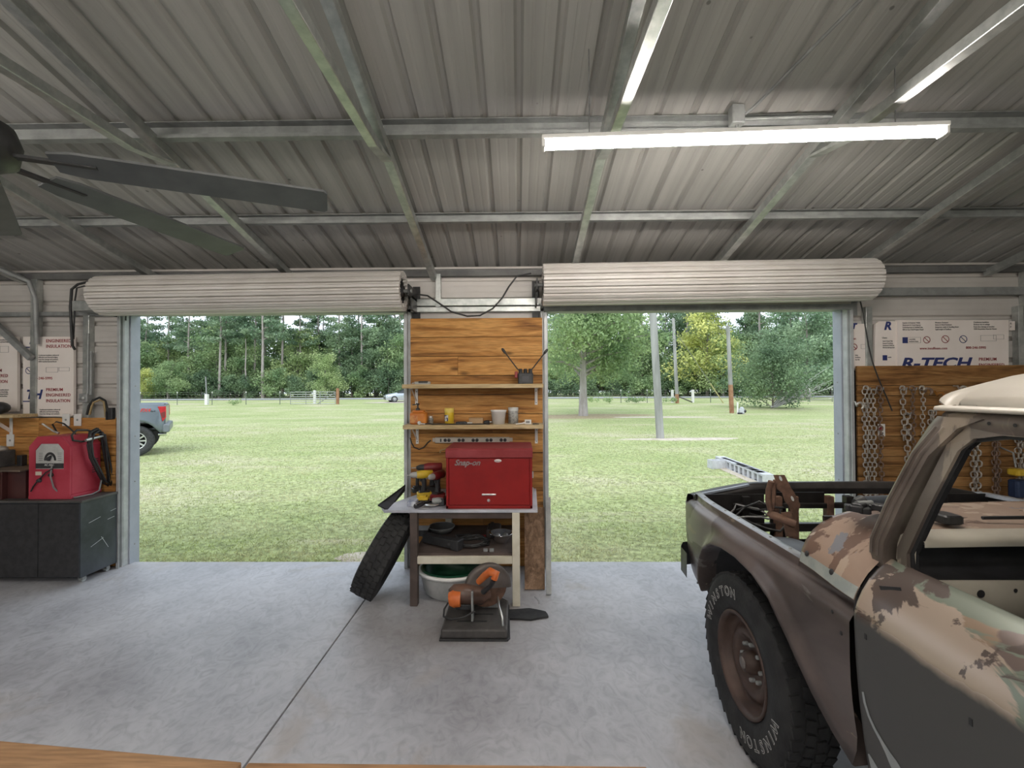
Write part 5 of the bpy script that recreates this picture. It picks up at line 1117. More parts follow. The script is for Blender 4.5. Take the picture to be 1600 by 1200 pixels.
def fender(s):
    ys = sorted(set([round(v, 3) for v in np.linspace(1.425, 2.95, 38)] + [a for a, b in ARCH]))
    rows = []; top = []
    for y in ys:
        zb = arch(y); H = .955 - zb; r = []
        fl = lambda z: .034 * math.exp(-((z - zb) / .045) ** 2) * (1 if y < 2.6 else max(0, 1 - (y - 2.6) / .06))
        tp = side_u(y, .95) - 1.0; k = 0 if y < 2.81 else (y - 2.81) / .14; dn = -.03 * k * k
        r.append((side_u(y, zb) - .075, zb + .012)); r.append((side_u(y, zb) + fl(zb) - .008, zb))
        for f in (.0, .10, .2, .32, .45, .6, .75, .9, 1.0):
            z = zb + .004 + (H - .004) * f; r.append((side_u(y, z) + fl(z), z))
        for (u, z) in ((.990,.972),(.977,.985),(.962,.990),(.953,.992),(.950,1.003),(.949,1.022),(.946,1.030)): r.append((u + tp, z + dn))
        rows.append([Vector((X(u, s), y, z)) for (u, z) in r])
        top.append([Vector((X(u + tp * .9, s), y, z + dn)) for (u, z) in ((.946,1.030),(.940,1.034),(.908,1.034),(.903,1.030),(.900,1.012))])
    mb = MB(); mb.grid(rows, flip=s < 0)
    f = rows[-1]                                                  # rounded front closing toward the grille
    nose = [[Vector((p.x + s * d, 2.95 + e, p.z)) for p in f] for (d, e) in ((0,0),(.012,.018),(.035,.028),(.08,.030))]
    mb.grid(nose, flip=s < 0); fe = put('front_fender', mb, fend_m, truck)
    mb = MB(); mb.grid(top, flip=s < 0); put('hood_ledge', mb, mat('ledge_sanded', (.24,.25,.27), (.36,.37,.39), 14, .35, .4) if s > 0 else bpy.data.materials['ledge_sanded'], fe)
    # inner apron: drops from the ledge to the frame, bulging over the wheel
    ap = []
    for y in np.linspace(1.76, 2.90, 16):
        b_ = math.exp(-((y - 2.05) / .33) ** 2)
        ap.append([Vector((X(u, s), y, z)) for (u, z) in ((.902,1.014),(.885,.975),(.86,.955),(.80,.95 - .02*(1-b_)),(.70,.90 + .02*b_),(.64,.80),(.62,.62),(.615,.45))])
    mb = MB(); mb.grid(ap, flip=s < 0); put('inner_apron', mb, inner_m if s < 0 else mat('apron_grey', (.045,.045,.048), (.085,.085,.09), 8, .32, .3), fe)
    mb = MB(); w_ = []
    for y in np.linspace(1.56, 2.60, 14): w_.append([Vector((X(.93, s), y, arch(y) + .03)), Vector((X(.80, s), y, arch(y) + .05)), Vector((X(.63, s), y, arch(y) + .04))])
    mb.grid(w_); put('wheel_house', mb, inner_m, fe)
    for (y, z) in ((1.50,.95),(1.46,.90),(1.90,.93)):
        mb = MB(); u = side_u(y, z) + .001; mb.lathe([(.0001,.0015),(.006,.0012),(.007,0)], 8, Matrix.Translation((X(u, s), y, z)) @ Matrix.Rotation(-s*PI/2, 4, 'Y')); put('trim_hole', mb, M['dark'], fe)
    # bolts along the ledge
    for y in np.linspace(1.85, 2.85, 8):
        mb = MB(); mb.lathe([(.0001,.004),(.006,.003),(.007,0)], 8, Matrix.Translation((X(.925 + side_u(y,.95) - 1, s), y, 1.034))); put('ledge_bolt', mb, M['galv_d'], fe)
    return fe
for s in (1, -1): fender(s)
# bumper stub and bracket at the front corner
mb = MB(); mb.grid([[Vector((X(u,1), y, z)) for (u, y) in ((.985,2.82),(.975,2.95),(.93,3.03),(.80,3.06))] for z in (.50,.53,.62,.655)], flip=True); put('bumper_end', mb, inner_m, truck)
mb = MB(); mb.bar((X(.93,1), 2.64, .56), (X(.90,1), 2.84, .46), .03, .012); put('bumper_brace', mb, M['dark'], truck)
mb = MB(); mb.grid([[Vector((X(u,1), y, z)) for (u, y) in ((.80,3.06),(0,3.09),(-.80,3.06),(-.93,3.03),(-.975,2.95),(-.985,2.82))] for z in (.50,.53,.62,.655)], flip=True); put('bumper', mb, inner_m, truck)
# front panel (grille shell) and radiator support
fr_m = mat('front_shell_dark', (.022,.020,.020), (.05,.045,.042), 6, .38, .3)
us = np.linspace(-.93, .93, 31)
def hz(u): a = abs(u); return 1.085 if a < .50 else 1.085 - .070 * ((a - .50) / .43) ** 1.3
mb = MB(); mb.grid([[Vector((X(u,1), 2.93 + dy + .05*(1-(u/.93)**2), z(u))) for u in us] for (dy, z) in ((-.10, lambda u: hz(u) - .035), (-.085, lambda u: hz(u) - .004), (-.05, hz), (.01, lambda u: hz(u) - .012), (.03, lambda u: hz(u) - .04), (.032, lambda u: hz(u) - .065))]); put('front_shell', mb, fr_m, truck)
mb = MB(); mb.grid([[Vector((X(u,1), 2.83 + .05*(1-(u/.93)**2), hz(u) - .035 - q)) for u in us] for q in (0, .015, .035)], flip=True); put('header_flange', mb, inner_m, truck)
mb = MB(); mb.bar((X(.925,1), 2.84, 1.016), (X(.56,1), 2.88, 1.074), .022, .012); put('header_edge', mb, mat('edge_blue_grey', (.25,.28,.33), (.33,.36,.41), 8, .4, .3), truck)
for z0, z1 in ((.945,.975), (.80,.85), (.58,.66)):
    mb = MB(); mb.bb(X(.70,1), X(-.70,1), 2.79, 2.83, z0, z1); put('support_rail', mb, inner_m, truck, bevel=.004)
for u in (.62, .42, .32, .10, -.02, -.33, -.60):
    mb = MB(); mb.bb(X(u,1) - .022, X(u,1) + .022, 2.785, 2.83, .55, 1.02); put('support_post', mb, M['rust'] if u in (.42,.32,.10) else inner_m, truck, bevel=.004)
for (u0, u1) in ((.93,.50), (-.50,-.93)):
    mb = MB(); mb.bb(X(u0,1), X(u1,1), 2.81, 2.82, .55, 1.03); put('support_wing', mb, inner_m, truck)
mb = MB(); mb.bb(X(.46,1), X(.12,1), 2.815, 2.825, .965, 1.04); mb.bb(X(.46,1), X(.36,1), 2.815, 2.825, .55, .97); put('support_plate', mb, inner_m, truck)
# wiring looms
rr_ = random.Random(11)
for k in range(7):
    a = Vector((X(.80 - .05*k*rr_.random(),1), 2.60 + .03*k, .93 + .02*rr_.random())); pts = [a]
    for j in range(5): pts.append(pts[-1] + Vector((rr_.uniform(.02,.09), rr_.uniform(-.06,.07), rr_.uniform(-.03,.045))))
    mb = MB(); mb.tube(pts, .006, 5); put('wiring', mb, M['cable'] if k % 3 else M['cable_g'], truck)
# frame, axle
for s in (1, -1):
    mb = MB(); mb.bb(X(.45,s) - .035, X(.45,s) + .035, -2.4, 2.90, .48, .60); put('frame_rail', mb, inner_m, truck)
mb = MB(); mb.tube([(X(.74,1), 2.12, .40), (X(-.74,1), 2.12, .40)], .05, 12); put('front_axle', mb, inner_m, truck)
mb = MB(); mb.tube([(X(.74,1), -.90, .40), (X(-.74,1), -.90, .40)], .05, 12); mb.ball((XC, -.90, .40), .16, 14, 8); put('rear_axle', mb, inner_m, truck)
for y in (2.12, -.90):
    for u in (.5, -.5):
        mb = MB(); mb.bar((X(u,1), y, .44), (X(u,1), y, .49), .06, .3); put('spring_seat', mb, inner_m, truck)
mb = MB(); mb.bb(X(.40,1), X(-.40,1), 1.9, 2.0, .46, .54); put('cross_member', mb, inner_m, truck)
# cowl
CP = [(.958,1.026),(.955,1.045),(.948,1.075),(.932,1.110),(.905,1.148),(.870,1.178),(.825,1.203),(.76,1.222),(.66,1.236),(.45,1.249),(.2,1.256),(0,1.258)]
full = CP + [(-u, z) for (u, z) in CP[-2::-1]]
def cowl_u(u, z, y):
    """the cowl side swells out to meet the door's shoulder at the seam"""
    if z > 1.165: return u
    k = min(1, max(0, (1.72 - y) / .28)); k = k * k * (3 - 2 * k) * .9
    d = float(np.interp(z, [1.002,1.028,1.062,1.102,1.130,1.150,1.165], [.998,.990,.975,.950,.925,.900,.885])) * min(1, 1)
    return math.copysign(abs(u) + (max(d, abs(u)) - abs(u)) * k, u)
mb = MB(); rows = [[Vector((X(u,1), 1.752, max(.9, z - .05))) for (u, z) in full], [Vector((X(u*.995,1), 1.747, z - .018 if z > 1.03 else z)) for (u, z) in full]]
for y in (1.738, 1.72, 1.65, 1.58, 1.54, 1.50, 1.46, 1.421): rows.append([Vector((X(cowl_u(u, z, y),1), y, z)) for (u, z) in full])
mb.grid(rows, flip=True); cw = put('cowl', mb, cowl_m, truck)
mb = MB(); mb.grid([[Vector((X(cowl_u(u, z, y) + .0012,1), y, z)) for (u, z) in ((.958,1.028),(.955,1.045),(.950,1.066))] for y in (1.735, 1.65, 1.58, 1.54, 1.50, 1.46, 1.423)], flip=True); put('green_strip', mb, mat('old_green_paint', (.28,.31,.29), (.36,.38,.35), 18, .4), cw)
for (y, z) in ((1.55,1.062),(1.70,1.07)):
    mb = MB(); mb.lathe([(.0001,.002),(.009,.002),(.011,0)], 10, Matrix.Translation((X(cowl_u(.953, z, y) + .001,1), y, z)) @ Matrix.Rotation(-PI/2 + .3, 4, 'Y')); put('trim_hole', mb, M['dark'], cw)
mb = MB(); mb.lathe([(.05,.0),(.048,.012),(.040,.014),(.038,.004),(.0001,.002)], 20, Matrix.Translation((X(.78,1), 1.50, 1.214)) @ Matrix.Rotation(R(-12), 4, 'Y')); put('wiper_boss', mb, M['galv_d'], cw)
mb = MB(); n_ = 9
for k in range(n_): mb.bb(X(-.15,1) + k*.016, X(-.15,1) + k*.016 + .006, 1.55, 1.64, 1.256, 1.2605)
put('vent_slots', mb, M['dark'], cw)
mb = MB(); mb.bb(X(.86,1), X(-.86,1), 1.735, 1.748, .50, 1.20); put('firewall', mb, inner_m, truck)
# hood hinges
def hinge(s, Y0):
    P = lambda px, py, dy=0: at(px, py, Y=Y0 + dy)
    def pt(px, py, dy=0):
        p = P(px, py, dy)
        return p if s > 0 else Vector((2*XC - p.x, p.y, p.z))
    mb = MB(); prev = None
    L_ = [(1208,742),(1212,752),(1214,764),(1222,770),(1226,783),(1232,790),(1236,802)]; Rr = [(1226,742),(1231,752),(1237,764),(1241,769),(1247,782),(1251,789),(1246,802)]
    for dy in (0, .012):
        pass
    rows = [[pt(*a, 0), pt(*b, 0), pt(*b, .012), pt(*a, .012), pt(*a, 0)] for a, b in zip(L_, Rr)]
    mb.grid(rows, smooth=False); mb.add(rows[0][:4], [(0,1,2,3)]); h = put('hood_hinge', mb, M['rust'], truck)
    for q in ((1219.5,747.5),(1238,779)):
        mb = MB(); c = pt(*q, -.0015); mb.lathe([(.0001,.001),(.010,.001)], 14, Matrix.Translation(c) @ Matrix.Rotation(R(-25), 4, 'Y') @ Matrix.Rotation(PI/2, 4, 'X') @ Matrix.Diagonal((.55,1.2,1,1))); put('slot', mb, mat('slot_light', (.6,.62,.6)) if s > 0 and q[0] < 1225 else bpy.data.materials['slot_light'], h)
    mb = MB(); mb.tube([pt(1205,752,.01), pt(1201,765,.02), pt(1200,782,.03), pt(1204,797,.03)], .012, 8); mb.tube([pt(1211,750,.02), pt(1209,775,.03), pt(1207,797,.03)], .008, 8); put('hinge_arm', mb, M['rust'], h)
    mb = MB(); mb.tube([pt(1201,802,.02), pt(1205,804,.02), pt(1235,816,-.02), pt(1243,819,-.03)], [.012,.017,.017,.015], 12); put('hinge_spring', mb, M['rust'], h)
    mb = MB(); mb.bar(pt(1228,800,.0), pt(1236,838,-.02), .04, .01, (0,1,0)); mb.bar(pt(1240,790,.01), pt(1238,822,.0), .012, .008, (0,1,0)); put('hinge_foot', mb, M['rust'], h)
hinge(1, 1.93); hinge(-1, 1.93)
# doors
DP = [(.962,.500),(.975,.60),(.988,.72),(.996,.84),(.999,.93),(1.0,.972),(1.001,.990),(.998,1.002),(.990,1.028),(.975,1.062),(.950,1.102),(.925,1.130),(.900,1.150),(.884,1.160),(.876,1.160)]
def door(s):
    y0, y1 = .36, 1.414; rows = []
    ycol = [y0, y0+.006] + list(np.linspace(y0+.02, y1-.02, 12)) + [y1-.006, y1]
    for y in ycol:
        e = .010 if y in (y0, y1) else (.003 if y in (y0+.006, y1-.006) else 0)
        rows.append([Vector((X(u - e, s), y, z)) for (u, z) in DP])
    mb = MB(); mb.grid(rows, flip=s < 0); d = put('cab_door', mb, door_m, truck)
    mb = MB(); mb.grid([[Vector((X(u, s), y, z)) for (u, z) in ((.876,1.160),(.862,1.150),(.855,1.08),(.85,.55))] for y in (y0+.02, y1-.03)], flip=s < 0); put('inner_skin', mb, dashc_m, d)
    for (y, z) in ((1.36,.945),(1.05,.92),(.80,.90)):
        mb = MB(); u = float(np.interp(z, [q[1] for q in DP], [q[0] for q in DP])); mb.box((X(u + .0006, s), y, z), (.002, .008, .016)); put('trim_slot', mb, M['dark'], d)
    mb = MB(); mb.bar((X(.958, s), 1.355, 1.094), (X(.942, s), 1.30, 1.114), .002, .012, (0,0,1)); put('vent_slot', mb, M['dark'], d)
    mb = MB(); mb.rbox((X(1.012, s), .46, 1.0), (.02, .12, .03), .008, axis=1); put('door_handle', mb, M['chrome'], d)
    # window frame: front leg beside the pillar, top rail under the drip edge
    fr = [(.868,1.365,1.150),(.862,1.372,1.20),(.842,1.318,1.36),(.818,1.255,1.53),(.808,1.215,1.575),(.803,1.14,1.592),(.800,.9,1.596),(.802,.50,1.590),(.806,.42,1.56),(.87,.40,1.155)]
    def sweep(pts, wu, wy):
        rows = []
        for i, (u, y, z) in enumerate(pts):
            a = Vector(pts[max(i-1,0)]); b = Vector(pts[min(i+1,len(pts)-1)]); tdir = Vector((0, b.y-a.y, b.z-a.z)).normalized(); nrm = Vector((0, -tdir.z, tdir.y))
            c = Vector((X(u,s), y, z)); o = Vector((s*-wu/2,0,0)); r = [c + o + nrm*wy/2, c - o + nrm*wy/2, c - o - nrm*wy/2, c + o - nrm*wy/2]; rows.append(r + [r[0]])
        return rows
    mb = MB(); mb.grid(sweep(fr, .030, .034), smooth=False, flip=s < 0); put('window_frame', mb, pil_m, d)
    mb = MB(); mb.grid(sweep([(u - .004, y - .022 if z < 1.55 else y, z - (.02 if z > 1.56 else 0)) for (u, y, z) in fr[:-1]], .016, .012), smooth=False, flip=s < 0); put('window_seal', mb, M['dark'], d)
    return d
for s in (1, -1): door(s)
for s in (1, -1):
    mb = MB(); mb.grid([[Vector((X(u - .022, s), y, z)) for (u, z) in DP[:-2]] for y in (1.400, 1.436)], flip=s < 0); put('door_gap', mb, M['dark'], truck)
# pillars
for s in (1, -1):
    st = [(.885,1.405,1.130,.05,.060),(.885,1.412,1.165,.055,.065),(.882,1.412,1.21,.058,.070),(.862,1.372,1.34,.055,.070),(.836,1.308,1.50,.055,.072),(.815,1.255,1.585,.06,.10),(.808,1.215,1.615,.06,.14)]
    rows = []
    for (u, y, z, wu, wy) in st:
        c = Vector((X(u - .005, s), y + .028, z)); r = []
        for (a, b) in ((-.5,-.5),(-.5,.2),(-.25,.5),(.3,.5),(.5,.2),(.5,-.5)): r.append(c + Vector((s*a*wu, b*wy, 0)))
        rows.append(r + [r[0]])
    mb = MB(); mb.grid(rows, flip=s < 0); mb_ = put('windshield_pillar', mb, pil_m, truck)
    # raised ribs along the pillar
    mb = MB()
    for off in (-.004, .020): mb.tube([(X(u + .022, s), y + off + .02, z) for (u, y, z, a, b) in st[1:6]], .0055, 6)
    put('pillar_rib', mb, pil_m, mb_)
# header above the door and roof rail
for s in (1, -1):
    mb = MB(); mb.grid([[Vector((X(u, s), y, z)) for (u, z) in ((.818,1.578),(.828,1.60),(.826,1.622),(.812,1.632))] for y in (1.29, 1.1, .6, .15)], flip=s < 0); rl = put('roof_rail', mb, pil_m, truck)
    for y in (1.16, 1.10):
        mb = MB(); mb.lathe([(.0001,.002),(.005,.002)], 8, Matrix.Translation((X(.828, s), y, 1.605)) @ Matrix.Rotation(-s*PI/2, 4, 'Y')); put('trim_hole', mb, M['dark'], rl)
    mb = MB(); mb.grid([[Vector((X(u, s), y, z)) for (u, z) in ((.812,1.630),(.838,1.632),(.842,1.638),(.838,1.644),(.818,1.648))] for y in (1.30, 1.1, .6, .13)], flip=s < 0); put('drip_rail', mb, roof_m, rl)
# roof skin
def roofz(u, f):
    a = abs(u)/.82; return 1.646 + (.118 - .02*max(0, (f-.7)/.3)**2) * (1 - a**4) ** .62
mb = MB(); rows = []
us = [math.sin(v) * .82 for v in np.linspace(-PI/2, PI/2, 27)]
for (y, f) in ((1.345,0),(1.385,.0),(1.395,.0),(1.36,.0)): pass
prof_y = [(1.352,-.004,0.0),(1.385,.000,.10),(1.405,.012,.30),(1.405,.03,.5),(1.385,0,.78),(1.34,0,.92),(1.25,0,1.0),(1.0,0,1.0),(.6,0,1.0),(.3,0,.97),(.18,0,.85),(.12,0,.5),(.10,0,0)]
for (y, dz, f) in prof_y: rows.append([Vector((X(u,1), y - (.10*(abs(u)/.82)**3 if y > 1.3 else 0), 1.646 + dz*(1-f) + (roofz(u, .5) - 1.646) * f)) for u in us])
mb.grid(rows, flip=True); rf = put('cab_roof', mb, roof_m, truck)
mb = MB(); mb.tube([r + Vector((0,.006,-.002)) for r in rows[0]], .010, 8); put('visor_lip', mb, pil_m, rf)
mb = MB(); mb.grid([[Vector((X(u,1), 1.30 - .10*(abs(u)/.82)**3, z)) for u in us] for z in (1.60, 1.65)]); put('windshield_header', mb, pil_m, truck)
# cab back with rear window
mb = MB()
for (u0, u1, z0, z1) in ((.96,-.96,.5,1.16),(.88,.62,1.16,1.60),(-.62,-.88,1.16,1.60),(.85,-.85,1.50,1.66)): mb.bb(X(u0,1), X(u1,1), .10, .125, z0, z1)
put('cab_back', mb, door_m, truck)
for s in (1, -1):
    mb = MB(); mb.grid([[Vector((X(u, s), y, z)) for (u, z) in DP + [(.85,1.3),(.815,1.58)]] for y in (.345, .11)], flip=s > 0); put('cab_corner', mb, door_m, truck)
mb = MB(); mb.bb(X(.88,1), X(-.88,1), .12, 1.73, .50, .53); put('cab_floor', mb, inner_m, truck)
mb = MB(); mb.rbox((XC, .55, .80), (1.45,.50,.16), .04, axis=0); mb.rbox((XC, .27, 1.05), (1.45,.16,.50), .05, axis=0); put('bench_seat', mb, M['black'], truck)
# dashboard
usd = np.linspace(.85, -.85, 9)
mb = MB(); mb.grid([[Vector((X(u,1), y, z + .008*(1-(u/.85)**2))) for u in usd] for (y, z) in ((1.46,1.235),(1.40,1.252),(1.345,1.250),(1.325,1.240),(1.325,1.225))], flip=True); ds = put('dashboard', mb, dashc_m, truck)
mb = MB(); mb.grid([[Vector((X(u,1), y, z)) for u in usd] for (y, z) in ((1.335,1.232),(1.40,1.22),(1.40,1.13),(1.335,1.125))], flip=True); put('gauge_recess', mb, M['dark'], ds)
mb = MB(); mb.grid([[Vector((X(u,1), y, z)) for u in usd] for (y, z) in ((1.330,1.128),(1.318,1.12),(1.315,1.03),(1.34,1.0))], flip=True); put('lower_dash', mb, dashc_m, ds)
for (u, z, r_) in ((.70,1.095,.012),(.60,1.105,.006),(.52,1.10,.006),(.40,1.092,.014)):
    mb = MB(); mb.lathe([(.0001,.002),(r_,.002)], 12, Matrix.Translation((X(u,1), 1.3155, z)) @ Matrix.Rotation(PI/2, 4, 'X')); put('dash_hole', mb, M['dark'], ds)
mb = MB(); mb.grid([[Vector((X(u,1), y, z)) for (u, z) in ((.865,1.16),(.86,1.24),(.83,1.262))] for y in (1.34,1.45)], flip=True); put('dash_end', mb, dashc_m, ds)
for s in (.5, -.3):
    mb = MB(); mb.tube([(X(s,1), 1.50, 1.262), (X(s - .18,1), 1.46, 1.275), (X(s - .42,1), 1.45, 1.272)], .006, 6); put('wiper_arm', mb, M['dark'], truck)
mb = MB(); mb.rbox((X(.62,1), 1.50, 1.262), (.06,.07,.03), .01); put('wiper_pivot', mb, M['black'], truck)
# pale old paint showing where the primer has run
def on_door(px, py):
    x = 1.06
    for _ in range(4):
        p = at(px, py, X=x); x = XC - float(np.interp(p.z, [q[1] for q in DP[:8]], [q[0] for q in DP[:8]])) - .0015
    return at(px, py, X=x)
runm = mat('old_pale_paint', (.30,.32,.32), (.38,.40,.40), 14, .5)
for pts_ in (((1348,1081,3),(1351,1098,3.5),(1357,1118,3.5),(1366,1138,4),(1377,1158,5),(1387,1176,8),(1395,1190,13),(1402,1204,15)), ((1357,1178,2),(1362,1190,7),(1368,1204,12))):
    mb = MB(); mb.grid([[on_door(a - w_/2, b), on_door(a + w_/2, b)] for (a, b, w_) in pts_], flip=True); put('paint_run', mb, runm, truck)
# bed
BA = [(-1.50,.50),(-1.42,.70),(-1.25,.84),(-1.05,.90),(-.90,.91),(-.75,.90),(-.55,.84),(-.38,.70),(-.30,.50)]
for s in (1, -1):
    rows = []
    for y in np.linspace(-2.35, .06, 30):
        zb = float(np.interp(y, [a for a, b in BA], [b for a, b in BA])) if -1.5 < y < -.3 else .50
        r = [(.90, zb + .01)]
        for f in (0, .1, .25, .45, .65, .85, 1): z = zb + (.985 - zb)*f; r.append((side_u(1.5, z), z))
        r += [(.985,1.03),(.965,1.08),(.945,1.115),(.90,1.12),(.89,1.10),(.885,.62)]
        rows.append([Vector((X(u, s), y, z)) for (u, z) in r])
    mb = MB(); mb.grid(rows, flip=s < 0); put('bed_side', mb, door_m, truck)
mb = MB(); mb.bb(X(.89,1), X(-.89,1), -2.35, .05, .62, .65); mb.bb(X(.89,1), X(-.89,1), .03, .06, .62, 1.10); put('bed_floor', mb, fend_m, truck)
mb = MB(); mb.bb(X(.89,1), X(-.89,1), -2.38, -2.35, .55, 1.10); put('tailgate', mb, fend_m, truck, bevel=.01)
# wheels
def wheel(xc, y, s, letters):
    Mx = Matrix.Translation((xc, y, .40)) @ Matrix.Rotation(-s * PI/2, 4, 'Y')
    b1, b2 = tyre(truck, .40, .215, None, 44, Mx)
    w_ = put('tyre', b1, M['rubber'], truck); put('tread', b2, M['rubber'], w_)
    mb = MB(); mb.lathe([(.222,.085),(.228,.096),(.222,.102),(.212,.098),(.205,.075),(.200,.045),(.185,.035),(.165,.035),(.155,.055),(.135,.062),(.110,.050),(.10,.030),(.06,.028),(.0001,.028)], 40, Mx); r_ = put('rim', mb, rim_m, truck)
    mb = MB(); mb.lathe([(.20,-.08),(.21,.04)], 32, Mx); put('rim_barrel', mb, rim_m, r_)
    mb = MB(); mb.lathe([(.052,.025),(.050,.060),(.042,.066),(.040,.080),(.0001,.083)], 20, Mx); put('hub', mb, rim_m, r_)
    mb = MB(); mb.lathe([(.026,.0832),(.024,.088),(.0001,.089)], 16, Mx); put('hub_cap', mb, mat('hub_grey', (.13,.11,.10), (.18,.16,.15), 12, .5) if 'hub_grey' not in bpy.data.materials else bpy.data.materials['hub_grey'], r_)
    for k in range(8):
        a = 2*PI*k/8; mb = MB(); mb.lathe([(.011,.028),(.011,.046),(.008,.052),(.0001,.053)], 6, Mx @ Matrix.Translation((.082*math.cos(a), .082*math.sin(a), 0))); put('lug_nut', mb, M['galv_d'], r_)
    if letters:
        white = mat('raised_white_letters', (.52,.52,.50), (.42,.42,.40), 20, .6)
        for base, word in ((letters[0], 'WINSTON'), (letters[1], 'WINSTON')):
            for i, ch in enumerate(word):
                a = base - R(11.2) * i; R_ = .288
                me = text_mesh(ch, .062, white, bold=.0022, depth=.0005, align='CENTER', xs=1.05); me2 = text_mesh(ch, .062, M['rubber'], bold=-.0008, depth=.0012, align='CENTER', xs=1.05)
                # letters stand on the rim, tops outward, lying on the sidewall slope
                L4 = Mx @ Matrix.Rotation(a, 4, 'Z') @ Matrix.Translation((R_, 0, .1085)) @ Matrix.Rotation(-PI/2, 4, 'Z')
                o0 = origin_of(w_)
                for m_, nm in ((me, 'raised_letter'), (me2, 'letter_core')):
                    m_.transform(Matrix.Translation(-o0) @ L4); put(nm, m_, None, w_)
wheel(1.035 + .108, 2.12, 1, (R(75), R(255)))
wheel(2*XC - 1.143, 2.12, -1, None); wheel(1.165, -.90, 1, None); wheel(2*XC - 1.165, -.90, -1, None)
# loose parts resting on the cowl
c = Vector((at(1352, 795, Y=1.62).x, 1.62, 1.247))
t = thing('loose_bracket', 'black cast bracket lying on the tan cowl of the old pickup', 'bracket', c)
mb = MB(); rr_ = random.Random(2)
for k in range(7):
    a = rr_.uniform(0, 2*PI); r_ = rr_.uniform(.02,.06); mb.rbox(c + Vector((r_*math.cos(a)*1.2, r_*math.sin(a)*.7, .014 + .006*(k % 3))), (.045,.035,.022), .006, Matrix.Rotation(a, 3, 'Z'))
put('casting', mb, M['black'], t)
mb = MB(); mb.tube([c + Vector((-.03,0,.03)), c + Vector((.03,.01,.03))], .012, 10); put('bushing', mb, M['galv_d'], t)
c = Vector((at(1378, 785, Y=1.66).x, 1.66, 1.253)); d = Vector((1,.15,0)).normalized()
t = thing('steel_tube', 'blue-grey steel cylinder lying on the cowl behind the black bracket', 'cylinder', c)
mb = MB(); mb.tube([c - d*.09 + Vector((0,0,.024)), c + d*.14 + Vector((0,0,.024))], .022, 14); put('barrel', mb, mat('blue_steel', (.14,.16,.19), (.2,.22,.26), 6, .3, .6), t)
mb = MB(); mb.tube([c - d*.115 + Vector((0,0,.024)), c - d*.085 + Vector((0,0,.024))], [.012,.026], 14); put('end_fitting', mb, M['dark'], t)
# ================================================================== outdoors
def ground_pt(px, y):
    p = at(px, 600, Y=y); return Vector((p.x, y, gz(y)))
ys = [4.372, 4.6, 5, 6, 8, 11, 14] + list(np.linspace(16, 60, 23)) + [66, 75, 95, 140]
mb = MB(); mb.grid([[Vector((x, y, gz(y))) for x in np.linspace(-120, 120, 25)] for y in ys], flip=True)
lawn = put('lawn', mb, M['lawn'], kind='structure')
mb = MB(); mb.grid([[Vector((x, y, -.11)) for x in (-120, 0, 120)] for y in (-60, 4.3)], flip=True); put('ground_behind', mb, M['lawn'], kind='structure')
# grass blades near the door sill
n = 110000; rg = np.random.RandomState(4)
yy = 4.40 + 17 * rg.rand(n) ** 2.4; xx = (rg.rand(n) - .5) * 2 * (yy * .95 + 1.0) - .3
patch = np.sin(xx * 1.7 + np.sin(yy * 2.1)) * np.sin(yy * 1.3 - .6 * xx) + .5 * rg.randn(n) * .6
keep = (patch > -.55) | (yy > 5.2); xx, yy = xx[keep], yy[keep]; n = len(xx)
hh = .015 + .028 * rg.rand(n); ang = rg.rand(n) * 2 * PI; wd_ = .0035 + .003 * rg.rand(n) + .0006 * (yy - 4.4); lx, ly = rg.randn(n) * .022, rg.randn(n) * .022
z0 = np.array([gz(v) for v in yy]) - .004
V = np.empty((n, 3, 3)); V[:,0] = np.stack([xx - wd_*np.cos(ang), yy - wd_*np.sin(ang), z0], 1); V[:,1] = np.stack([xx + wd_*np.cos(ang), yy + wd_*np.sin(ang), z0], 1); V[:,2] = np.stack([xx + lx, yy + ly, z0 + hh], 1)
def tri_mesh(name, V, m, quads=False):
    k = 4 if quads else 3; me = bpy.data.meshes.new(name); nf = len(V)
    me.vertices.add(nf*k); me.vertices.foreach_set('co', V.reshape(-1).astype(np.float32)); me.loops.add(nf*k); me.loops.foreach_set('vertex_index', np.arange(nf*k, dtype=np.int32))
    me.polygons.add(nf); me.polygons.foreach_set('loop_start', np.arange(0, nf*k, k, dtype=np.int32)); me.polygons.foreach_set('loop_total', np.full(nf, k, dtype=np.int32)); me.update(); me.validate(); me.materials.append(m); return me
gm = leaf_mat('grass_blades', (.38,.44,.18), (.56,.54,.32), 1.1)
o = put('grass', tri_mesh('grass', V, gm), None, kind='stuff'); tag(o, 'short mown grass growing along the concrete sill', 'grass')
# bare dirt skirts
dirt = mat('pale_dirt', (.46,.40,.32), (.58,.52,.44), 6, .95, bump=.4, bscale=25)
def blob(name, c, rx, ry, h, seed, m, label, cat):
    rr = random.Random(seed); ph = [rr.uniform(0, 6.28) for _ in range(3)]; rows = []
    for k in range(25):
        a = 2*PI*k/24; f = 1 + .18*math.sin(2*a + ph[0]) + .12*math.sin(3*a + ph[1]) + .08*math.sin(5*a + ph[2])
        rows.append([Vector((c.x + rx*f*q*math.cos(a), c.y + ry*f*q*math.sin(a), gz(c.y + ry*f*q*math.sin(a)) + hq)) for (q, hq) in ((0, h), (.6, h*.8), (.9, h*.35), (1.0, -.01))])
    mb = MB(); mb.grid(rows); o = put(name, mb, m, kind='stuff'); tag(o, label, cat); return o
POLE = ground_pt(1031, 15.8)
blob('bare_dirt', POLE + Vector((.8,-.1,0)), 1.9, .45, .03, 1, dirt, 'pale bare dirt around the foot of the nearest wooden pole', 'dirt')
TREE = ground_pt(911, 27.0)
blob('leaf_litter', TREE, 4.2, 1.8, .03, 2, mat('leaf_litter', (.28,.22,.13), (.38,.32,.2), 8, .95), 'brown leaf litter around the foot of the lone shade tree', 'leaf litter')
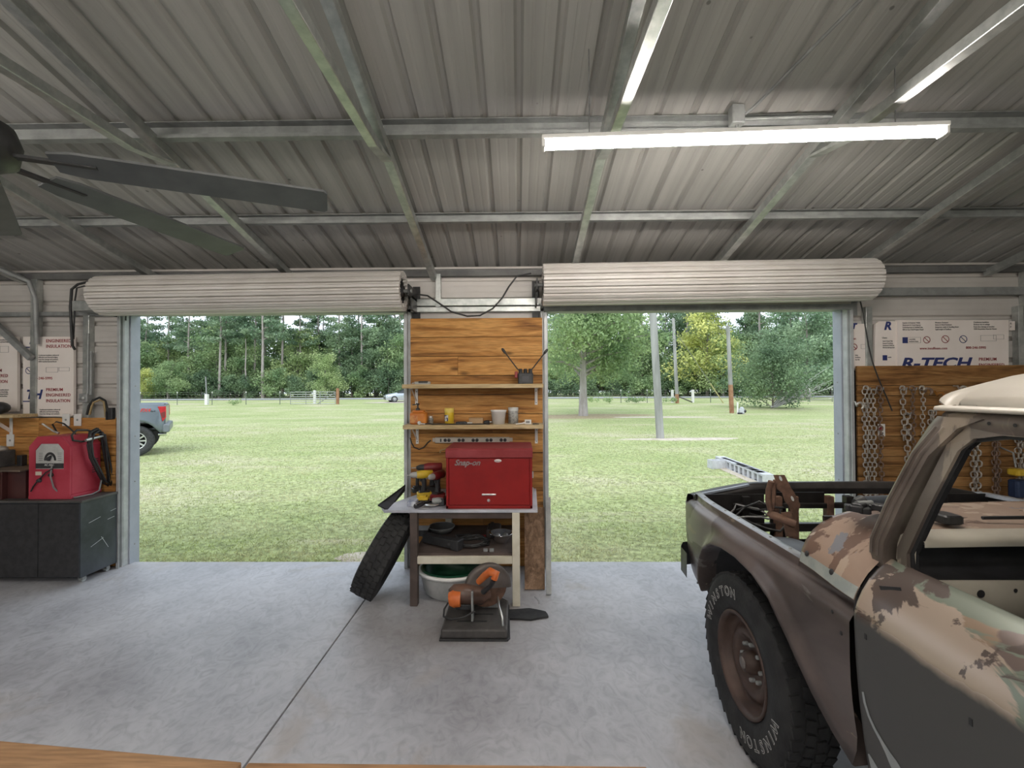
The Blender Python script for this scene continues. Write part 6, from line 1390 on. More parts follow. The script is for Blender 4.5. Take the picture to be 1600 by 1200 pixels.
blob('bare_dirt', ground_pt(1010, 26.0), 3.6, .6, .02, 3, dirt, 'pale bare dirt strip right of the lone shade tree', 'dirt')
blob('bare_dirt', ground_pt(560, 4.75), .28, .16, .012, 6, dirt, 'small bare dirt patch at the sill beside the leaning tyre', 'dirt')
# road and far verge
mb = MB(); mb.grid([[Vector((x, y, gz(y) + .04)) for x in np.linspace(-120, 120, 9)] for y in (53.5, 59.5)], flip=True); put('road', mb, mat('asphalt', (.30,.31,.33), (.38,.39,.40), 3, .9), kind='structure')
mb = MB(); a_, b_ = ground_pt(600, 46), ground_pt(700, 46); mb.grid([[Vector((x, y, gz(y) + .02)) for x in (xa, xb)] for (y, xa, xb) in ((43.5, a_.x - 1.5, b_.x), (47, a_.x + .5, b_.x + 1), (53.6, a_.x + 4, b_.x + 3))], flip=True); put('driveway', mb, dirt, kind='structure')
# ------------------------------------------------------------------ trees
bark = mat('grey_bark', (.16,.14,.12), (.26,.235,.21), 5, .9, bump=.5, bscale=14, stretch=(1,1,.25)); pbark = mat('pine_bark', (.28,.24,.22), (.42,.38,.35), 5, .9, bump=.5, bscale=12, stretch=(1,1,.25))
LF = [leaf_mat('leaf_dark', (0.132,0.203,0.123), (0.263,0.360,0.203)), leaf_mat('leaf_mid', (0.193,0.298,0.150), (0.386,0.491,0.246)), leaf_mat('leaf_light', (0.298,0.404,0.176), (0.544,0.632,0.316)), leaf_mat('leaf_yellow', (0.386,0.456,0.158), (0.737,0.737,0.281)), leaf_mat('needle_green', (0.176,0.273,0.176), (0.351,0.456,0.290))]
def leaf_cloud(centres, radii, per, size, rg, flat=.6, droop=.25):
    """leaf quads gathered around clump centres"""
    out = []
    for c, r in zip(centres, radii):
        k = max(6, int(per * r * r)); d = rg.randn(k, 3); d /= np.linalg.norm(d, axis=1)[:,None]; rad = r * rg.rand(k) ** .45
        p = np.array(c) + d * rad[:,None] * np.array([1, 1, flat])
        a = rg.randn(k, 3); a[:,2] -= droop; a /= np.linalg.norm(a, axis=1)[:,None]; b = np.cross(a, rg.randn(k, 3)); b /= np.linalg.norm(b, axis=1)[:,None]
        s = size * (.6 + .8 * rg.rand(k))[:,None]
        q = np.stack([p - a*s*.5, p + b*s*.28, p + a*s*.5, p - b*s*.28], 1); out.append(q)
    return np.concatenate(out)
def limbs(mb, base, h, r, rg, nb, spread, y0=.35, lean=0, up=.5):
    trunk = [Vector((0,0,-.25))]; 
    for k in range(1, 7): f = k/6; trunk.append(Vector((lean*f*f + rg.randn()*.02*h*f*.5, rg.randn()*.01*h*f, h*f)))
    mb.tube(trunk, [r*1.25] + [r*(1 - .75*k/6) for k in range(1, 7)], 8)
    tips = []
    for k in range(nb):
        f = y0 + (1-y0)*(k + rg.rand())/nb; i = min(5, int(f*6)); p = trunk[i].lerp(trunk[i+1], f*6 - i); a = rg.rand()*2*PI + k*2.4; L_ = spread*(1.05 - .55*f)*(.7 + .5*rg.rand())
        e = p + Vector((math.cos(a)*L_, math.sin(a)*L_, L_*up*(.3 + .9*rg.rand()))); m_ = p.lerp(e, .5) + Vector((0,0,.08*L_))
        mb.tube([p, m_, e], [r*(1-.7*f)*.5, r*(1-.7*f)*.32, r*.07], 5); tips.append((e, L_)); tips.append((m_, L_*.8))
    return trunk, tips
def make_tree(kind, seed):
    """prototype meshes (wood, foliage) for one kind of tree, foot at the origin"""
    rg = np.random.RandomState(seed); mb = MB()
    if kind == 'pine':
        h = 19 + 3*rg.rand(); tr, tips = limbs(mb, None, h, .17 + .05*rg.rand(), rg, 26, 2.6, .36, 0, .25)
        cl = leaf_cloud([t for t, l in tips], [.62 + .35*l*.45 for t, l in tips], 95, .34, rg, .55, 0); wm, lm = pbark, LF[4]
    elif kind == 'snag':
        h = 9.5; tr, tips = limbs(mb, None, h, .16, rg, 4, .8, .55, 0, .3); cl = None; wm, lm = pbark, None
    elif kind == 'broad':
        h = 8 + 3*rg.rand(); tr, tips = limbs(mb, None, h, .15, rg, 22, 3.2, .10, .3*rg.randn(), .35)
        cl = leaf_cloud([t for t, l in tips], [.85 + .28*l for t, l in tips], 80, .30, rg, .7); wm, lm = bark, LF[1]
    elif kind == 'bush':
        h = 3.2 + 1.2*rg.rand(); tr, tips = limbs(mb, None, h, .07, rg, 14, 1.9, .05, 0, .4)
        cl = leaf_cloud([t for t, l in tips], [.7 + .2*l for t, l in tips], 110, .26, rg, .8); wm, lm = bark, LF[0]
    w_ = mb.mesh('trunk', wm); return w_, (tri_mesh('foliage', cl, lm, True) if cl is not None else None)
PROTO = {}
def plant_tree(kind, var, x, y, sc, label, group, name, rot=None, lm=None, cat='tree'):
    key = (kind, var)
    if key not in PROTO: PROTO[key] = make_tree(kind, 31*var + {'pine':1,'snag':5,'broad':9,'bush':14}[kind])
    w_, l_ = PROTO[key]; t = thing(name, label, cat, (x, y, gz(y) - .02), group); t.scale = (sc, sc, sc); t.rotation_euler = (0, 0, random.uniform(0, 6.28) if rot is None else rot)
    a = put('trunk', w_, None, t)
    if l_ is not None:
        b = put('foliage', l_, None, t)
        if lm is not None: b.material_slots[0].link = 'OBJECT'; b.material_slots[0].material = lm
    return t
rt = random.Random(21)
G_P, G_B, G_U = 'tall pines of the wood across the road', 'leafy trees of the wood across the road', 'undergrowth bushes at the wood edge'
# front edge of the wood: bushes and low leafy trees
def side_of(px, s): return s + (', left doorway' if px < 740 else ', right doorway')
SHADE = {0: 'dark green', 1: 'mid green', 2: 'light green'}
px = 190
while px < 1360:
    if not (648 < px < 840):
        y = 63.5 + rt.uniform(0, 1.5); p = ground_pt(px, y)
        plant_tree('bush', rt.randrange(4), p.x, y, rt.uniform(.65, 1.1), side_of(px, SHADE[(k_ := rt.choice((0,0,1)))] + ' undergrowth bush along the far edge of the road'), G_U, 'woodland_bush', lm=LF[k_], cat='bush')
    px += rt.uniform(20, 30)
px = 185
while px < 1370:
    if not (655 < px < 832):
        y = 67 + rt.uniform(-1, 5); p = ground_pt(px, y)
        plant_tree('broad', rt.randrange(5), p.x, y, rt.uniform(.75, 1.15), side_of(px, SHADE[(k_ := rt.choice((0,1,1,1,2)))] + ' leafy tree at the front of the wood across the road'), G_B, 'woodland_tree', lm=LF[k_])
    px += rt.uniform(34, 50)
# undergrowth further in
px = 180
while px < 1380:
    if not (662 < px < 826):
        y = 74 + rt.uniform(-2, 12); p = ground_pt(px, y)
        plant_tree('bush', rt.randrange(4), p.x, y, rt.uniform(1.1, 1.7), side_of(px, 'tall dark thicket deep inside the wood'), G_U, 'woodland_bush', lm=LF[0], cat='bush')
    px += rt.uniform(17, 26)
# back rows fill the wood
px = 180
while px < 1380:
    if not (665 < px < 822):
        y = 78 + rt.uniform(-2, 6); p = ground_pt(px, y)
        plant_tree('broad', rt.randrange(5), p.x, y, rt.uniform(1.1, 1.6), side_of(px, SHADE[(k_ := rt.choice((0,0,1,1)))] + ' leafy tree at the back of the wood across the road'), G_B, 'woodland_tree', lm=LF[k_])
    px += rt.uniform(30, 44)
for px in (228,264,296,330,352,370,398,415,441,470,497,505,531,560,566,590,603,617,624, 868,884,948,985,1003,1040,1075,1098,1122,1165,1190,1222,1250,1283,1300,1322):
    y = 66 + rt.uniform(0, 14); p = ground_pt(px, y)
    plant_tree('pine', rt.randrange(4), p.x, y, rt.uniform(.85, 1.15), side_of(px, 'tall straight pine in the wood across the road'), G_P, 'tall_pine')
# the wood goes on behind the pier and past both walls
parts_ = []
def stamp(kind, var, x, y, sc):
    l_ = PROTO[(kind, var)][1]; n_ = len(l_.vertices); a_ = np.empty(n_*3, dtype=np.float32); l_.vertices.foreach_get('co', a_); a_ = a_.reshape(-1, 4, 3)[::2]; th_ = rt.uniform(0, 6.28); c_, s_ = math.cos(th_), math.sin(th_)
    parts_.append(np.stack([x + sc*(a_[...,0]*c_ - a_[...,1]*s_), y + sc*(a_[...,0]*s_ + a_[...,1]*c_), gz(y) + sc*a_[...,2]], -1))
for (p0_, p1_) in ((20, 190), (650, 838), (1366, 1560)):
    px = p0_
    while px < p1_:
        for (y_, kd_, sc_) in ((64, 'bush', 1.0), (70, 'broad', 1.05), (80, 'broad', 1.35)):
            p = ground_pt(px + rt.uniform(-8, 8), y_); k_ = rt.choice([k for k in PROTO if k[0] == kd_]); stamp(kd_, k_[1], p.x, y_ + rt.uniform(-1, 2), sc_*rt.uniform(.85, 1.1))
        px += 32
o = put('distant_woodland', tri_mesh('distant_woodland', np.concatenate(parts_), LF[1], True), None, kind='stuff'); tag(o, 'green woodland going on behind the pier and beyond both side walls', 'woodland')
p = ground_pt(384, 64); t = plant_tree('snag', 0, p.x, 64, .92, 'pale dead snag with a broken top standing at the wood edge', None, 'dead_snag')
p = ground_pt(343, 64.5); plant_tree('pine', 2, p.x, 64.5, 1.05, 'thick pale trunked pine right of centre in the left doorway', None, 'tall_pine')
p = ground_pt(411, 64.2); plant_tree('pine', 3, p.x, 64.2, 1.1, 'tall pine with a pale peeling trunk beside the dead snag', None, 'tall_pine')
for px, y, sc, lm, lab in ((262,60.8,.62,LF[1],'broad spreading bright green tree at the wood edge behind the parked pickup'), (508,61.0,.62,LF[2],'rounded light green tree at the wood edge behind the metal gate'), (222,60.5,.5,LF[3],'small tree with yellow leaves beside the left door jamb'),
                       (1105,62,1.25,LF[3],'large tree with yellowing leaves behind the wooden poles'), (1262,48,1.0,LF[4],'feathery pale green tree at the right of the right doorway'), (1230,58,1.25,LF[4],'tall feathery green tree behind the dark bush'), (1130,60,.8,LF[2],'light green tree behind the pole with the brown foot')):
    p = ground_pt(px, y); plant_tree('broad', rt.randrange(5), p.x, y, sc, lab, None, 'edge_tree', lm=lm)
# lone shade tree in the yard
rg = np.random.RandomState(77); mb = MB(); tr, tips = limbs(mb, None, 9.5, .25, rg, 40, 4.0, .24, .25, .32)
cl = leaf_cloud([t for t, l in tips], [.85 + .20*l for t, l in tips], 190, .19, rg, .85)
t = thing('shade_tree', 'lone shade tree with a pale grey trunk in the yard, right doorway', 'tree', (TREE.x, TREE.y, gz(TREE.y) - .02))
lb = mat('pale_bark', (.30,.27,.25), (.42,.39,.37), 4, .9, bump=.5, bscale=10, stretch=(1,1,.3))
mb2 = MB(); o = put('trunk', mb.mesh('trunk', lb), None, t); put('foliage', tri_mesh('foliage', cl, LF[1], True), None, t)
# dark bush with bare branches
b0 = ground_pt(1207, 33.5)
rg = np.random.RandomState(5); mb = MB(); tr, tips = limbs(mb, None, 4.0, .07, rg, 44, 3.0, .04, .0, .5)
t = thing('yard_bush', 'dark green bush with bare grey branches at the fence, right doorway', 'bush', (b0.x, b0.y, gz(b0.y) - .02))
put('stems', mb.mesh('stems', bark), None, t); put('foliage', tri_mesh('foliage', leaf_cloud([t_ for t_, l in tips if t_.x < 2.0], [.62 + .16*l for t_, l in tips if t_.x < 2.0], 190, .17, rg, .85), LF[0], True), None, t)
mb = MB()
for k in range(34):
    a = rg.uniform(-.5, .9); L_ = rg.uniform(2.2, 4.6); e = Vector((L_*(.55 + .5*rg.rand()), rg.uniform(-1.2,1.2), .9 + L_*.55*rg.rand() + rg.uniform(-.4,.9))); m_ = e*.5 + Vector((0,0,.35*rg.rand())); mb.tube([Vector((rg.uniform(-.2,.3),0,.1)), m_, e], [.030,.018,.008], 5)
    for j in range(3): q = m_.lerp(e, .3 + .25*j); mb.tube([q, q + Vector((rg.uniform(.1,.7), rg.uniform(-.4,.4), rg.uniform(-.1,.6)))], [.012,.006], 4)
put('bare_branches', mb.mesh('bare_branches', mat('grey_twig', (.48,.47,.46), (.58,.57,.56), 5, .9)), None, t)
# small weeds along the fence
wl = {366: 'low green weed clump at the fence in the left doorway', 930: 'leafy weed clump at the fence right of the shade tree', 946: 'second weed clump at the fence right of the shade tree', 987: 'third weed clump at the fence, left of the nearest pole', 1000: 'small weed clump just left of the nearest pole', 1046: 'weed clump at the foot of the left white post'}
for px, lab in wl.items():
    y = 40.5; p = ground_pt(px, y); rg = np.random.RandomState(px); cl = leaf_cloud([(rg.uniform(-.5,.5), rg.uniform(-.2,.2), .25 + .2*rg.rand()) for _ in range(6)], [.3]*6, 420, .13, rg, .8); 
    t = thing('weed_clump', lab, 'weeds', (p.x, y, gz(y)), 'weed clumps along the fence'); put('leaves', tri_mesh('leaves', cl, LF[1], True), None, t)
# ------------------------------------------------------------------ poles
polem = mat('weathered_pole', (.24,.24,.23), (.38,.38,.37), 3, .9, bump=.4, bscale=10, stretch=(1,1,.15)); brown = mat('brown_pole_foot', (.26,.13,.07), (.36,.2,.12), 3, .9)
def wood_pole(px, y, h, r, label, foot=None, lean=0, arm=None):
    p = ground_pt(px, y); t = thing('wooden_pole', label, 'pole', p)
    z0 = p.z - .05; f = foot or 0; mb = MB()
    if foot: m2 = MB(); m2.tube([(p.x, y, z0), (p.x + lean*f/h, y, z0 + f)], r*1.03, 12); put('stained_foot', m2, brown, t)
    mb.tube([(p.x + lean*f/h, y, z0 + f*.98), (p.x + lean, y, z0 + h)], [r, r*.82], 12); put('shaft', mb, polem, t)
    if arm: m2 = MB(); m2.tube([(p.x + lean, y, z0 + h - .25), (p.x + lean - arm, y, z0 + h - .12)], .03, 6); put('arm', m2, M['galv_d'], t)
    return t
wood_pole(1031, 15.8, 9.0, .14, 'nearest weathered grey wooden pole standing in the yard', lean=-.45)
wood_pole(1058, 41, 7.9, .16, 'thin wooden pole between the white posts by the road', foot=.9, lean=-.3)
wood_pole(1143, 29.0, 5.75, .135, 'wooden pole with a reddish brown foot beside the bush', foot=1.9, lean=-.2, arm=.55)
wood_pole(213.5, 22, 7.0, .13, 'pale wooden pole just beside the left door jamb', lean=0)
p = ground_pt(323, 58); mb = MB(); mb.tube([(p.x, 58, p.z), (p.x - .15, 58, p.z + 3.0)], .07, 8); single('sign_post', 'thin grey post leaning before the wood in the left doorway', 'post', mb, polem)
# guy wire with a yellow sleeve
a, b_ = at(1057, 520, Y=41), ground_pt(1130, 41); mb = MB(); mb.tube([a, b_], .02, 5); t = single('guy_wire', 'slanting guy wire running down left of the pole with the brown foot', 'wire', mb, M['cable_g'])
m_ = a.lerp(b_, .72); mb = MB(); mb.tube([m_, b_], .05, 6); put('yellow_sleeve', mb, mat('sleeve_yellow', (.5,.45,.22)), t)

# little hydrant pump by the pole
c = ground_pt(1154, 28.2); t = thing('yard_pump', 'white pipe with a small black and white pump beside the brown footed pole', 'pump', c)
mb = MB(); mb.tube([c + Vector((-.08,0,0)), c + Vector((-.08,0,.75))], .05, 8); put('pipe', mb, M['white'], t)
mb = MB(); mb.rbox(c + Vector((.16,0,.16)), (.34,.26,.32), .08); mb.ball(c + Vector((.18,0,.32)), .14, 10, 6); put('pump_body', mb, mat('pump_white', (.5,.52,.55)), t)
mb = MB(); mb.ball(c + Vector((.34,-.05,.18)), .11, 10, 6); mb.rbox(c + Vector((.02,-.1,.05)), (.3,.1,.1), .03); put('pump_motor', mb, M['black'], t)
# concrete blocks set in a row
blk = mat('block_grey', (.46,.47,.50), (.56,.57,.60), 14, .95, bump=.3, bscale=60)
def cinder(mb):
    L_, W_, H_ = .40, .20, .20; mb.bb(-L_/2, L_/2, -W_/2, -W_/2 + .035, 0, H_); mb.bb(-L_/2, L_/2, W_/2 - .035, W_/2, 0, H_)
    for x in (-L_/2 + .018, 0, L_/2 - .018): mb.bb(x - .018, x + .018, -W_/2 + .035, W_/2 - .035, 0, H_)
    return mb
bm_ = cinder(MB()).mesh('concrete_block', blk)
a, b_ = at(1134, 723, Z=-.05), at(1206, 752, Z=-.05); d = (b_ - a); nb = 10; ang = math.atan2(d.y, d.x)
for k in range(nb):
    p = a.lerp(b_, (k + .5)/nb); o = put('concrete_block', bm_, None); o.location = (p.x, p.y, gz(p.y)); o.rotation_euler = (PI/2, 0, ang + PI/2 + PI/2 - .0)
    o.rotation_euler = (PI/2, 0, ang + random.uniform(-.03,.03)); o.location.z = gz(p.y) + .09
    tag(o, 'grey hollow concrete block in the row on the lawn beyond the old pickup', 'concrete block', 'concrete blocks in a row on the lawn')
p = at(1122, 728, Z=-.05); o = put('concrete_block', bm_, None); o.location = (p.x, p.y, gz(p.y) - .01); o.rotation_euler = (0,0,.15); tag(o, 'grey concrete block lying apart at the left end of the row', 'concrete block', 'concrete blocks in a row on the lawn')
mid = at(1168, 748, Z=-.05); mb = MB(); s_ = Vector((d.y, -d.x, 0)).normalized()*.30
mb.add([a - s_*.2 + Vector((0,0,.045)), b_ - s_*.2 + Vector((0,0,.045)), b_ + s_*1.2 + Vector((0,0,.03)), a + s_*1.2 + Vector((0,0,.03)), a - s_*.2 - Vector((0,0,.1)), b_ - s_*.2 - Vector((0,0,.1)), b_ + s_*1.2 - Vector((0,0,.1)), a + s_*1.2 - Vector((0,0,.1))], [(3,2,1,0),(0,1,5,4),(1,2,6,5),(2,3,7,6),(3,0,4,7)])
mb.v = [(v[0], v[1], v[2] - .07) for v in mb.v]; o = put('gravel_bed', mb, dirt, kind='stuff'); tag(o, 'pale gravel strip in front of the row of concrete blocks', 'gravel')
# ------------------------------------------------------------------ fence, gate, posts
FYY = 42.0; tpost = mat('t_post_green', (.10,.12,.10), (.14,.16,.13)); 
fence = thing('wire_fence', 'thin wire fence on dark steel posts across the far lawn', 'fence', (0, FYY, gz(FYY)))
for px in (161, 219.5, 277, 331.5, 384.5, 437.5, 905, 970, 1011, 1110, 1170, 1225, 1265, 1300, 1340):
    p = ground_pt(px, FYY); mb = MB(); mb.bar((p.x, FYY, p.z), (p.x, FYY, p.z + 1.25), .05, .05); o = put('post', mb, tpost, fence); mb = MB(); mb.bar((p.x, FYY, p.z + 1.12), (p.x, FYY, p.z + 1.27), .055, .055); put('white_tip', mb, M['white'], o)
x0, x1, x2, x3 = ground_pt(60, FYY).x, ground_pt(450, FYY).x, ground_pt(860, FYY).x, ground_pt(1400, FYY).x
for (xa, xb) in ((x0, x1), (x2, ground_pt(1049, FYY).x), (ground_pt(1085, FYY).x, x3)):
    for z in (.12, .4, .7, 1.0, 1.2): mb = MB(); mb.bar((xa, FYY, gz(FYY) + z), (xb, FYY, gz(FYY) + z), .008, .008); put('wire', mb, M['galv_d'], fence)
gate = thing('tube_gate', 'grey tubular farm gate closed beside the driveway, left doorway', 'gate', ground_pt(490, FYY)); gzz = gz(FYY)
ga, gb = ground_pt(454, FYY).x, ground_pt(524, FYY).x
for z in (.06, .30, .52, .74, .96, 1.18): mb = MB(); mb.tube([(ga, FYY, gzz + z), (gb, FYY, gzz + z)], .028, 6); put('rail', mb, M['galv'], gate)
for x in (ga, ga + (gb-ga)*.345, ga + (gb-ga)*.66, gb): mb = MB(); mb.tube([(x, FYY - .02, gzz), (x, FYY - .02, gzz + 1.2)], .03, 6); put('stile', mb, M['galv_d'], gate)
mb = MB(); mb.tube([(ga + (gb-ga)*.60, FYY - .04, gzz + .04), (gb, FYY - .04, gzz + 1.12)], .03, 6); put('brace', mb, M['galv_d'], gate)
def fpost(px, h, w_, m, label, y=FYY): p = ground_pt(px, y); mb = MB(); mb.bb(p.x - w_/2, p.x + w_/2, y - w_/2 + .1, y + w_/2 + .1, p.z - .03, p.z + h); mb.bb(p.x - w_/2*.9, p.x + w_/2*.9, y - w_/2*.9 + .1, y + w_/2*.9 + .1, p.z + h, p.z + h + .03); return single('fence_post', label, 'post', mb, m)
fpost(527, 1.5, .22, brown, 'brown square gate post at the right end of the farm gate'); fpost(491, 1.3, .2, M['white'], 'white post standing behind the middle of the farm gate', FYY + 1.0)
fpost(322, 1.0, .26, M['white'], 'short white marker post at the fence in the left doorway'); fpost(1051, 1.2, .2, M['white'], 'white post left of the pair by the road, right doorway'); fpost(1083, 1.2, .2, M['white'], 'white post right of the pair by the road, right doorway')
a, b_ = ground_pt(1053, FYY) + Vector((0,-.2,.72)), ground_pt(1080, FYY) + Vector((0,-.2,.05)); mb = MB(); mb.bar(a, b_, .08, .10); single('fallen_rail', 'dark wooden rail slanting down between the two white posts', 'rail', mb, mat('dark_rail', (.06,.05,.05), (.09,.08,.07)))
# ------------------------------------------------------------------ vehicles
glass_m = mat('car_glass', (.02,.025,.03), (.03,.035,.04), 3, .08); tyre_m = mat('car_tyre', (.03,.03,.032), (.05,.05,.052), 20, .8); alloy = mat('alloy', (.55,.56,.57), (.65,.66,.67), 9, .3, .7)
def loft(mb, secs, smooth=True, closed=True):
    mb.grid([list(s_) + ([s_[0]] if closed else []) for s_ in secs], smooth=smooth); return mb
def road_wheel(parent, x, y, r, w_, s, spokes=10):
    Mx = Matrix.Translation((x, y, r)) @ Matrix.Rotation(-s*PI/2, 4, 'X'); b1, b2 = tyre(None, r, w_, None, 28, Mx); wh = put('wheel', b1, tyre_m, parent, local=True); put('tread', b2, tyre_m, wh, local=True)
    ri = r*.58
    mb = MB(); mb.lathe([(ri, -w_*.2), (ri*.98, w_*.42), (ri*.9, w_*.40), (ri*.86, w_*.1), (.0001, w_*.1)], 28, Mx); put('rim_dish', mb, M['dark'], wh, local=True)
    mb = MB(); mb.lathe([(ri, w_*.38), (ri*1.02, w_*.45), (ri*.92, w_*.44), (ri*.88, w_*.3)], 28, Mx); put('rim_ring', mb, alloy, wh, local=True)
    for k in range(spokes):
        a = 2*PI*k/spokes; mb = MB(); c = [Mx @ Vector((q*math.cos(a), q*math.sin(a), w_*h)) for (q, h) in ((ri*.18, .34), (ri*.92, .40))]; mb.bar(c[0], c[1], ri*.17, .02, up=Mx.to_3x3() @ Vector((0,0,1))); put('spoke', mb, alloy, wh, local=True)
    mb = MB(); mb.lathe([(ri*.26, w_*.3), (ri*.24, w_*.40), (.0001, w_*.42)], 16, Mx); put('centre_cap', mb, alloy, wh, local=True)
# modern grey pickup: local x forward, near side at -y... built with its left side on -Y when heading -X
pk = thing('grey_pickup', 'modern blue-grey pickup parked on the lawn, tail beside the left door jamb', 'truck', (0,0,0))
pm = mat('blue_grey_paint', (.155,.185,.22), (.18,.21,.245), 2, .28, .3, coat=.3)
# profile along x from tail (x=0) to nose (x=-5.9); half width 1.0
def body_side(s):
    rows = []
    wheels = ((-.72, .53), (-4.5, .53))
    xs = sorted(set([round(v,3) for v in np.linspace(-5.85, -.10, 70)]))
    for x in xs:
        zb = .62
        for (wx, wr) in wheels:
            if abs(x - wx) < wr: zb = max(zb, .45 + math.sqrt(max(0, wr**2 - (x - wx)**2)) * .98)
        top = 1.43 if x > -1.95 else (1.36 if x > -4.0 else 1.30 - .06*max(0, (-x - 4.6)/1.2))
        fl = 0
        for (wx, wr) in wheels: fl = max(fl, .035*math.exp(-((x - wx)/.6)**2))
        r = [(.90, zb + .02)] + [( .985 + fl*math.exp(-((z - .85)/.25)**2) - .03*max(0, (z - 1.2)/.2)**2 - .02*max(0,(.8 - z)/.2)**2, z) for z in np.linspace(zb, top - .03, 9)] + [(.955, top), (.90, top + .005), (.88, top - .03)]
        e = .06*max(0, (x + .22)/.12)**2 + .12*max(0, (-x - 5.5)/.35)**2
        rows.append([Vector((x, s*(u - e), z)) for (u, z) in r])
    mb = MB(); mb.grid(rows, flip=s > 0); return mb
for s in (-1, 1): put('body_side', body_side(s), pm, pk, local=True)
mb = MB(); mb.bb(-.12, -.06, -.90, .90, .80, 1.40); put('tailgate', mb, pm, pk, local=True, bevel=.02)
for s in (-1, 1):
    mb = MB(); mb.prism([(-.24, 1.36), (-.055, 1.36), (-.05, 1.05), (-.13, .93), (-.15, 1.05), (-.19, 1.20)], s*.93 - .06, s*.93 + .06, 'Y'); put('tail_light', mb, mat('tail_red', (.45,.02,.03), (.55,.04,.045), 9, .2) if s < 0 else bpy.data.materials['tail_red'], pk, local=True, bevel=.01)
    mb = MB(); mb.prism([(-.17, 1.18), (-.075, 1.22), (-.075, 1.06), (-.13, 1.03)], s*.995 - .002, s*.995 + .002, 'Y'); put('lamp_inset', mb, mat('tail_dark_red', (.18,.03,.03)) if s < 0 else bpy.data.materials['tail_dark_red'], pk, local=True)
mb = MB(); mb.rbox((-.05, 0, .74), (.16, 1.96, .24), .05, axis=1); put('rear_bumper', mb, mat('bumper_grey', (.17,.19,.21), (.2,.22,.24), 3, .4), pk, local=True)
mb = MB(); mb.tube([(-.05,-.72,.56), (-.24,-.72,.56)], .045, 10); put('exhaust_tip', mb, M['chrome'], pk, local=True)
mb = MB(); mb.bb(-5.6, -.2, -.70, .70, .50, .66); put('chassis', mb, M['dark'], pk, local=True); mb = MB(); mb.bb(-2.0, -.12, -.88, .88, .88, .92); put('bed_floor', mb, M['dark'], pk, local=True)
sec = []
for (x, z, w_) in ((-2.0,1.36,.90),(-2.12,1.88,.74),(-2.3,1.95,.72),(-3.3,1.97,.72),(-3.75,1.90,.72),(-4.35,1.33,.88)): sec.append((x, z, w_))
mb = MB(); rows = [[Vector((x, -w_, z)), Vector((x, -w_*.9, z + .02)), Vector((x, 0, z + .04)), Vector((x, w_*.9, z + .02)), Vector((x, w_, z))] for (x, z, w_) in sec]; mb.grid(rows); put('cab_roof', mb, pm, pk, local=True)
for s in (-1, 1):
    mb = MB(); base = [(-2.0,1.36),(-2.12,1.88),(-2.3,1.95),(-3.3,1.97),(-3.75,1.90),(-4.35,1.33)]; vs = [Vector((x, s*(.93 - .2*(z-1.33)/.6), z)) for x, z in base]; mb.add(vs, [tuple(range(6)) if s < 0 else tuple(range(6))[::-1]]); put('cab_side', mb, pm, pk, local=True)
    for quad in (((-2.18,1.42),(-2.26,1.84),(-2.9,1.88),(-2.9,1.42)), ((-2.98,1.42),(-2.98,1.88),(-3.68,1.84),(-4.1,1.42))):
        mb = MB(); mb.prism([(x, z) for x, z in quad], 0, .012, 'Y'); mb.v = [(v[0], s*(.935 - .2*(v[2]-1.33)/.6) + (0 if v[1] > .006 else s*.004), v[2]) for v in mb.v]; put('side_window', mb, glass_m, pk, local=True)
mb = MB(); mb.grid([[Vector((-4.3,-.84,1.36)), Vector((-4.3,.84,1.36))],[Vector((-3.78,-.7,1.90)), Vector((-3.78,.7,1.90))]]); mb.v = [(v[0]-.02, v[1], v[2]+.015) for v in mb.v]; put('windscreen', mb, glass_m, pk, local=True)
mb = MB(); mb.grid([[Vector((-4.2,y,1.33 + .04*(1-(y/.9)**2))) for y in (-.95,-.5,0,.5,.95)],[Vector((-5.6,y,1.26 + .05*(1-(y/.9)**2))) for y in (-.93,-.5,0,.5,.93)],[Vector((-5.85,y,1.15)) for y in (-.85,-.5,0,.5,.85)]]); put('hood', mb, pm, pk, local=True)
mb = MB(); mb.bb(-5.9, -5.8, -.85, .85, .62, 1.15); put('grille', mb, M['dark'], pk, local=True, bevel=.03)
for x in (-.72, -4.5):
    for s in (-1, 1): road_wheel(pk, x, s*.86, .42, .29, s)
put_text('decal_print', 'FX4', .13, Vector((-.62, -.9925, 1.22)), mat('decal_red', (.55,.06,.06)), pk, italic=.3, bold=.004, depth=.002)
put_text('decal_print', '4x4', .07, Vector((-.40, -.9915, 1.21)), M['dark'], pk, italic=.2, depth=.002)
WL = Vector((at(211, 692, Y=12.0).x, 12.0, 0)); aa = R(36)
off = Matrix.Rotation(aa, 3, 'Z') @ Vector((-.72, -1.0, 0)); pk.rotation_euler = (0,0,aa); pk.location = (WL.x - off.x, WL.y - off.y, gz(12))
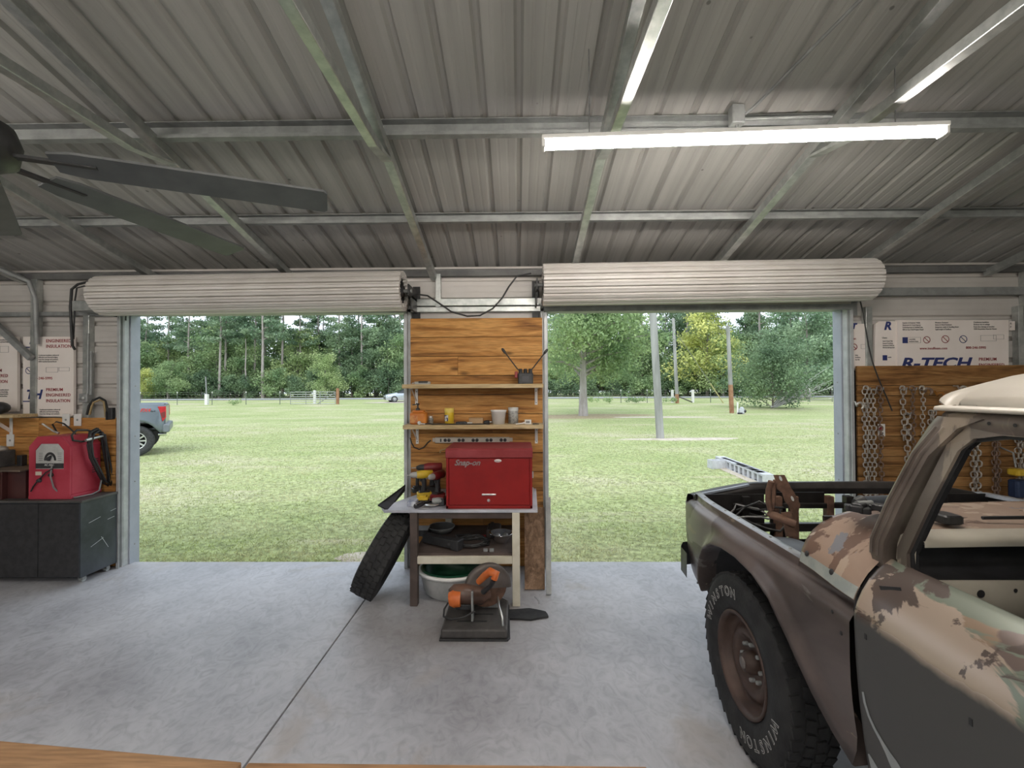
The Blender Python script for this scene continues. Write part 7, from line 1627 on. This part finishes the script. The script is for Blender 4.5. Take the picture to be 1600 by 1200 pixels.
# silver car on the driveway
car = thing('silver_car', 'silver car stopped at the driveway end by the road', 'car', (0,0,0))
cm = mat('silver_paint', (.42,.46,.50), (.5,.54,.58), 2, .25, .5, coat=.3)
PR = [(0,.55),(.05,.78),(.35,.88),(1.0,.98),(1.25,1.02)]
st = [(0,.62,.70,.30),(.12,.72,.78,.22),(.6,.84,.88,.2),(1.15,.90,.98,.2),(2.2,.92,1.0,.2),(3.6,.92,1.02,.2),(4.2,.88,1.0,.24),(4.42,.78,.92,.36)]
mb = MB(); rows = []
for (x, w_, zt, zb) in st: rows.append([Vector((x, y*w_, zb + (zt - zb)*f)) for (y, f) in ((-.9,0),(-1,.3),(-1,.65),(-.94,.9),(-.7,1),(0,1.04),(.7,1),(.94,.9),(1,.65),(1,.3),(.9,0))])
mb.grid(rows); mb.add(rows[0], [tuple(range(11))]); mb.add(rows[-1], [tuple(range(11))[::-1]]); put('body', mb, cm, car, local=True)
mb = MB(); mb.grid([[Vector((x, y*w_, z)) for y in (-1,-.85,0,.85,1)] for (x, w_, z) in ((1.15,.80,.97),(1.95,.62,1.40),(2.5,.60,1.46),(3.3,.60,1.42),(4.15,.74,.99))]); put('roof', mb, cm, car, local=True)
mb = MB(); mb.grid([[Vector((x - .02, y*w_*.9, z + .02)) for y in (-1,0,1)] for (x, w_, z) in ((1.2,.80,.98),(1.93,.62,1.38))]); put('windscreen', mb, glass_m, car, local=True)
for s in (-1, 1):
    mb = MB(); vs = [Vector((x, s*w_, z)) for (x, w_, z) in ((1.2,.84,.98),(1.95,.62,1.38),(2.5,.61,1.43),(3.3,.61,1.40),(4.1,.78,1.0))]; mb.add(vs, [tuple(range(5)) if s < 0 else tuple(range(5))[::-1]]); put('side_window', mb, glass_m, car, local=True)
    mb = MB(); mb.rbox((.14, s*.62, .66), (.14,.24,.12), .04); put('headlamp', mb, M['chrome'], car, local=True)
    for x in (.82, 3.55): road_wheel(car, x, s*.80, .33, .21, s, 8)
mb = MB(); mb.bb(-.02, .06, -.5, .5, .36, .52); put('grille', mb, M['dark'], car, local=True, bevel=.02)
p = ground_pt(601, 45.5); car.location = (p.x, p.y, p.z); car.rotation_euler = (0,0,R(28))
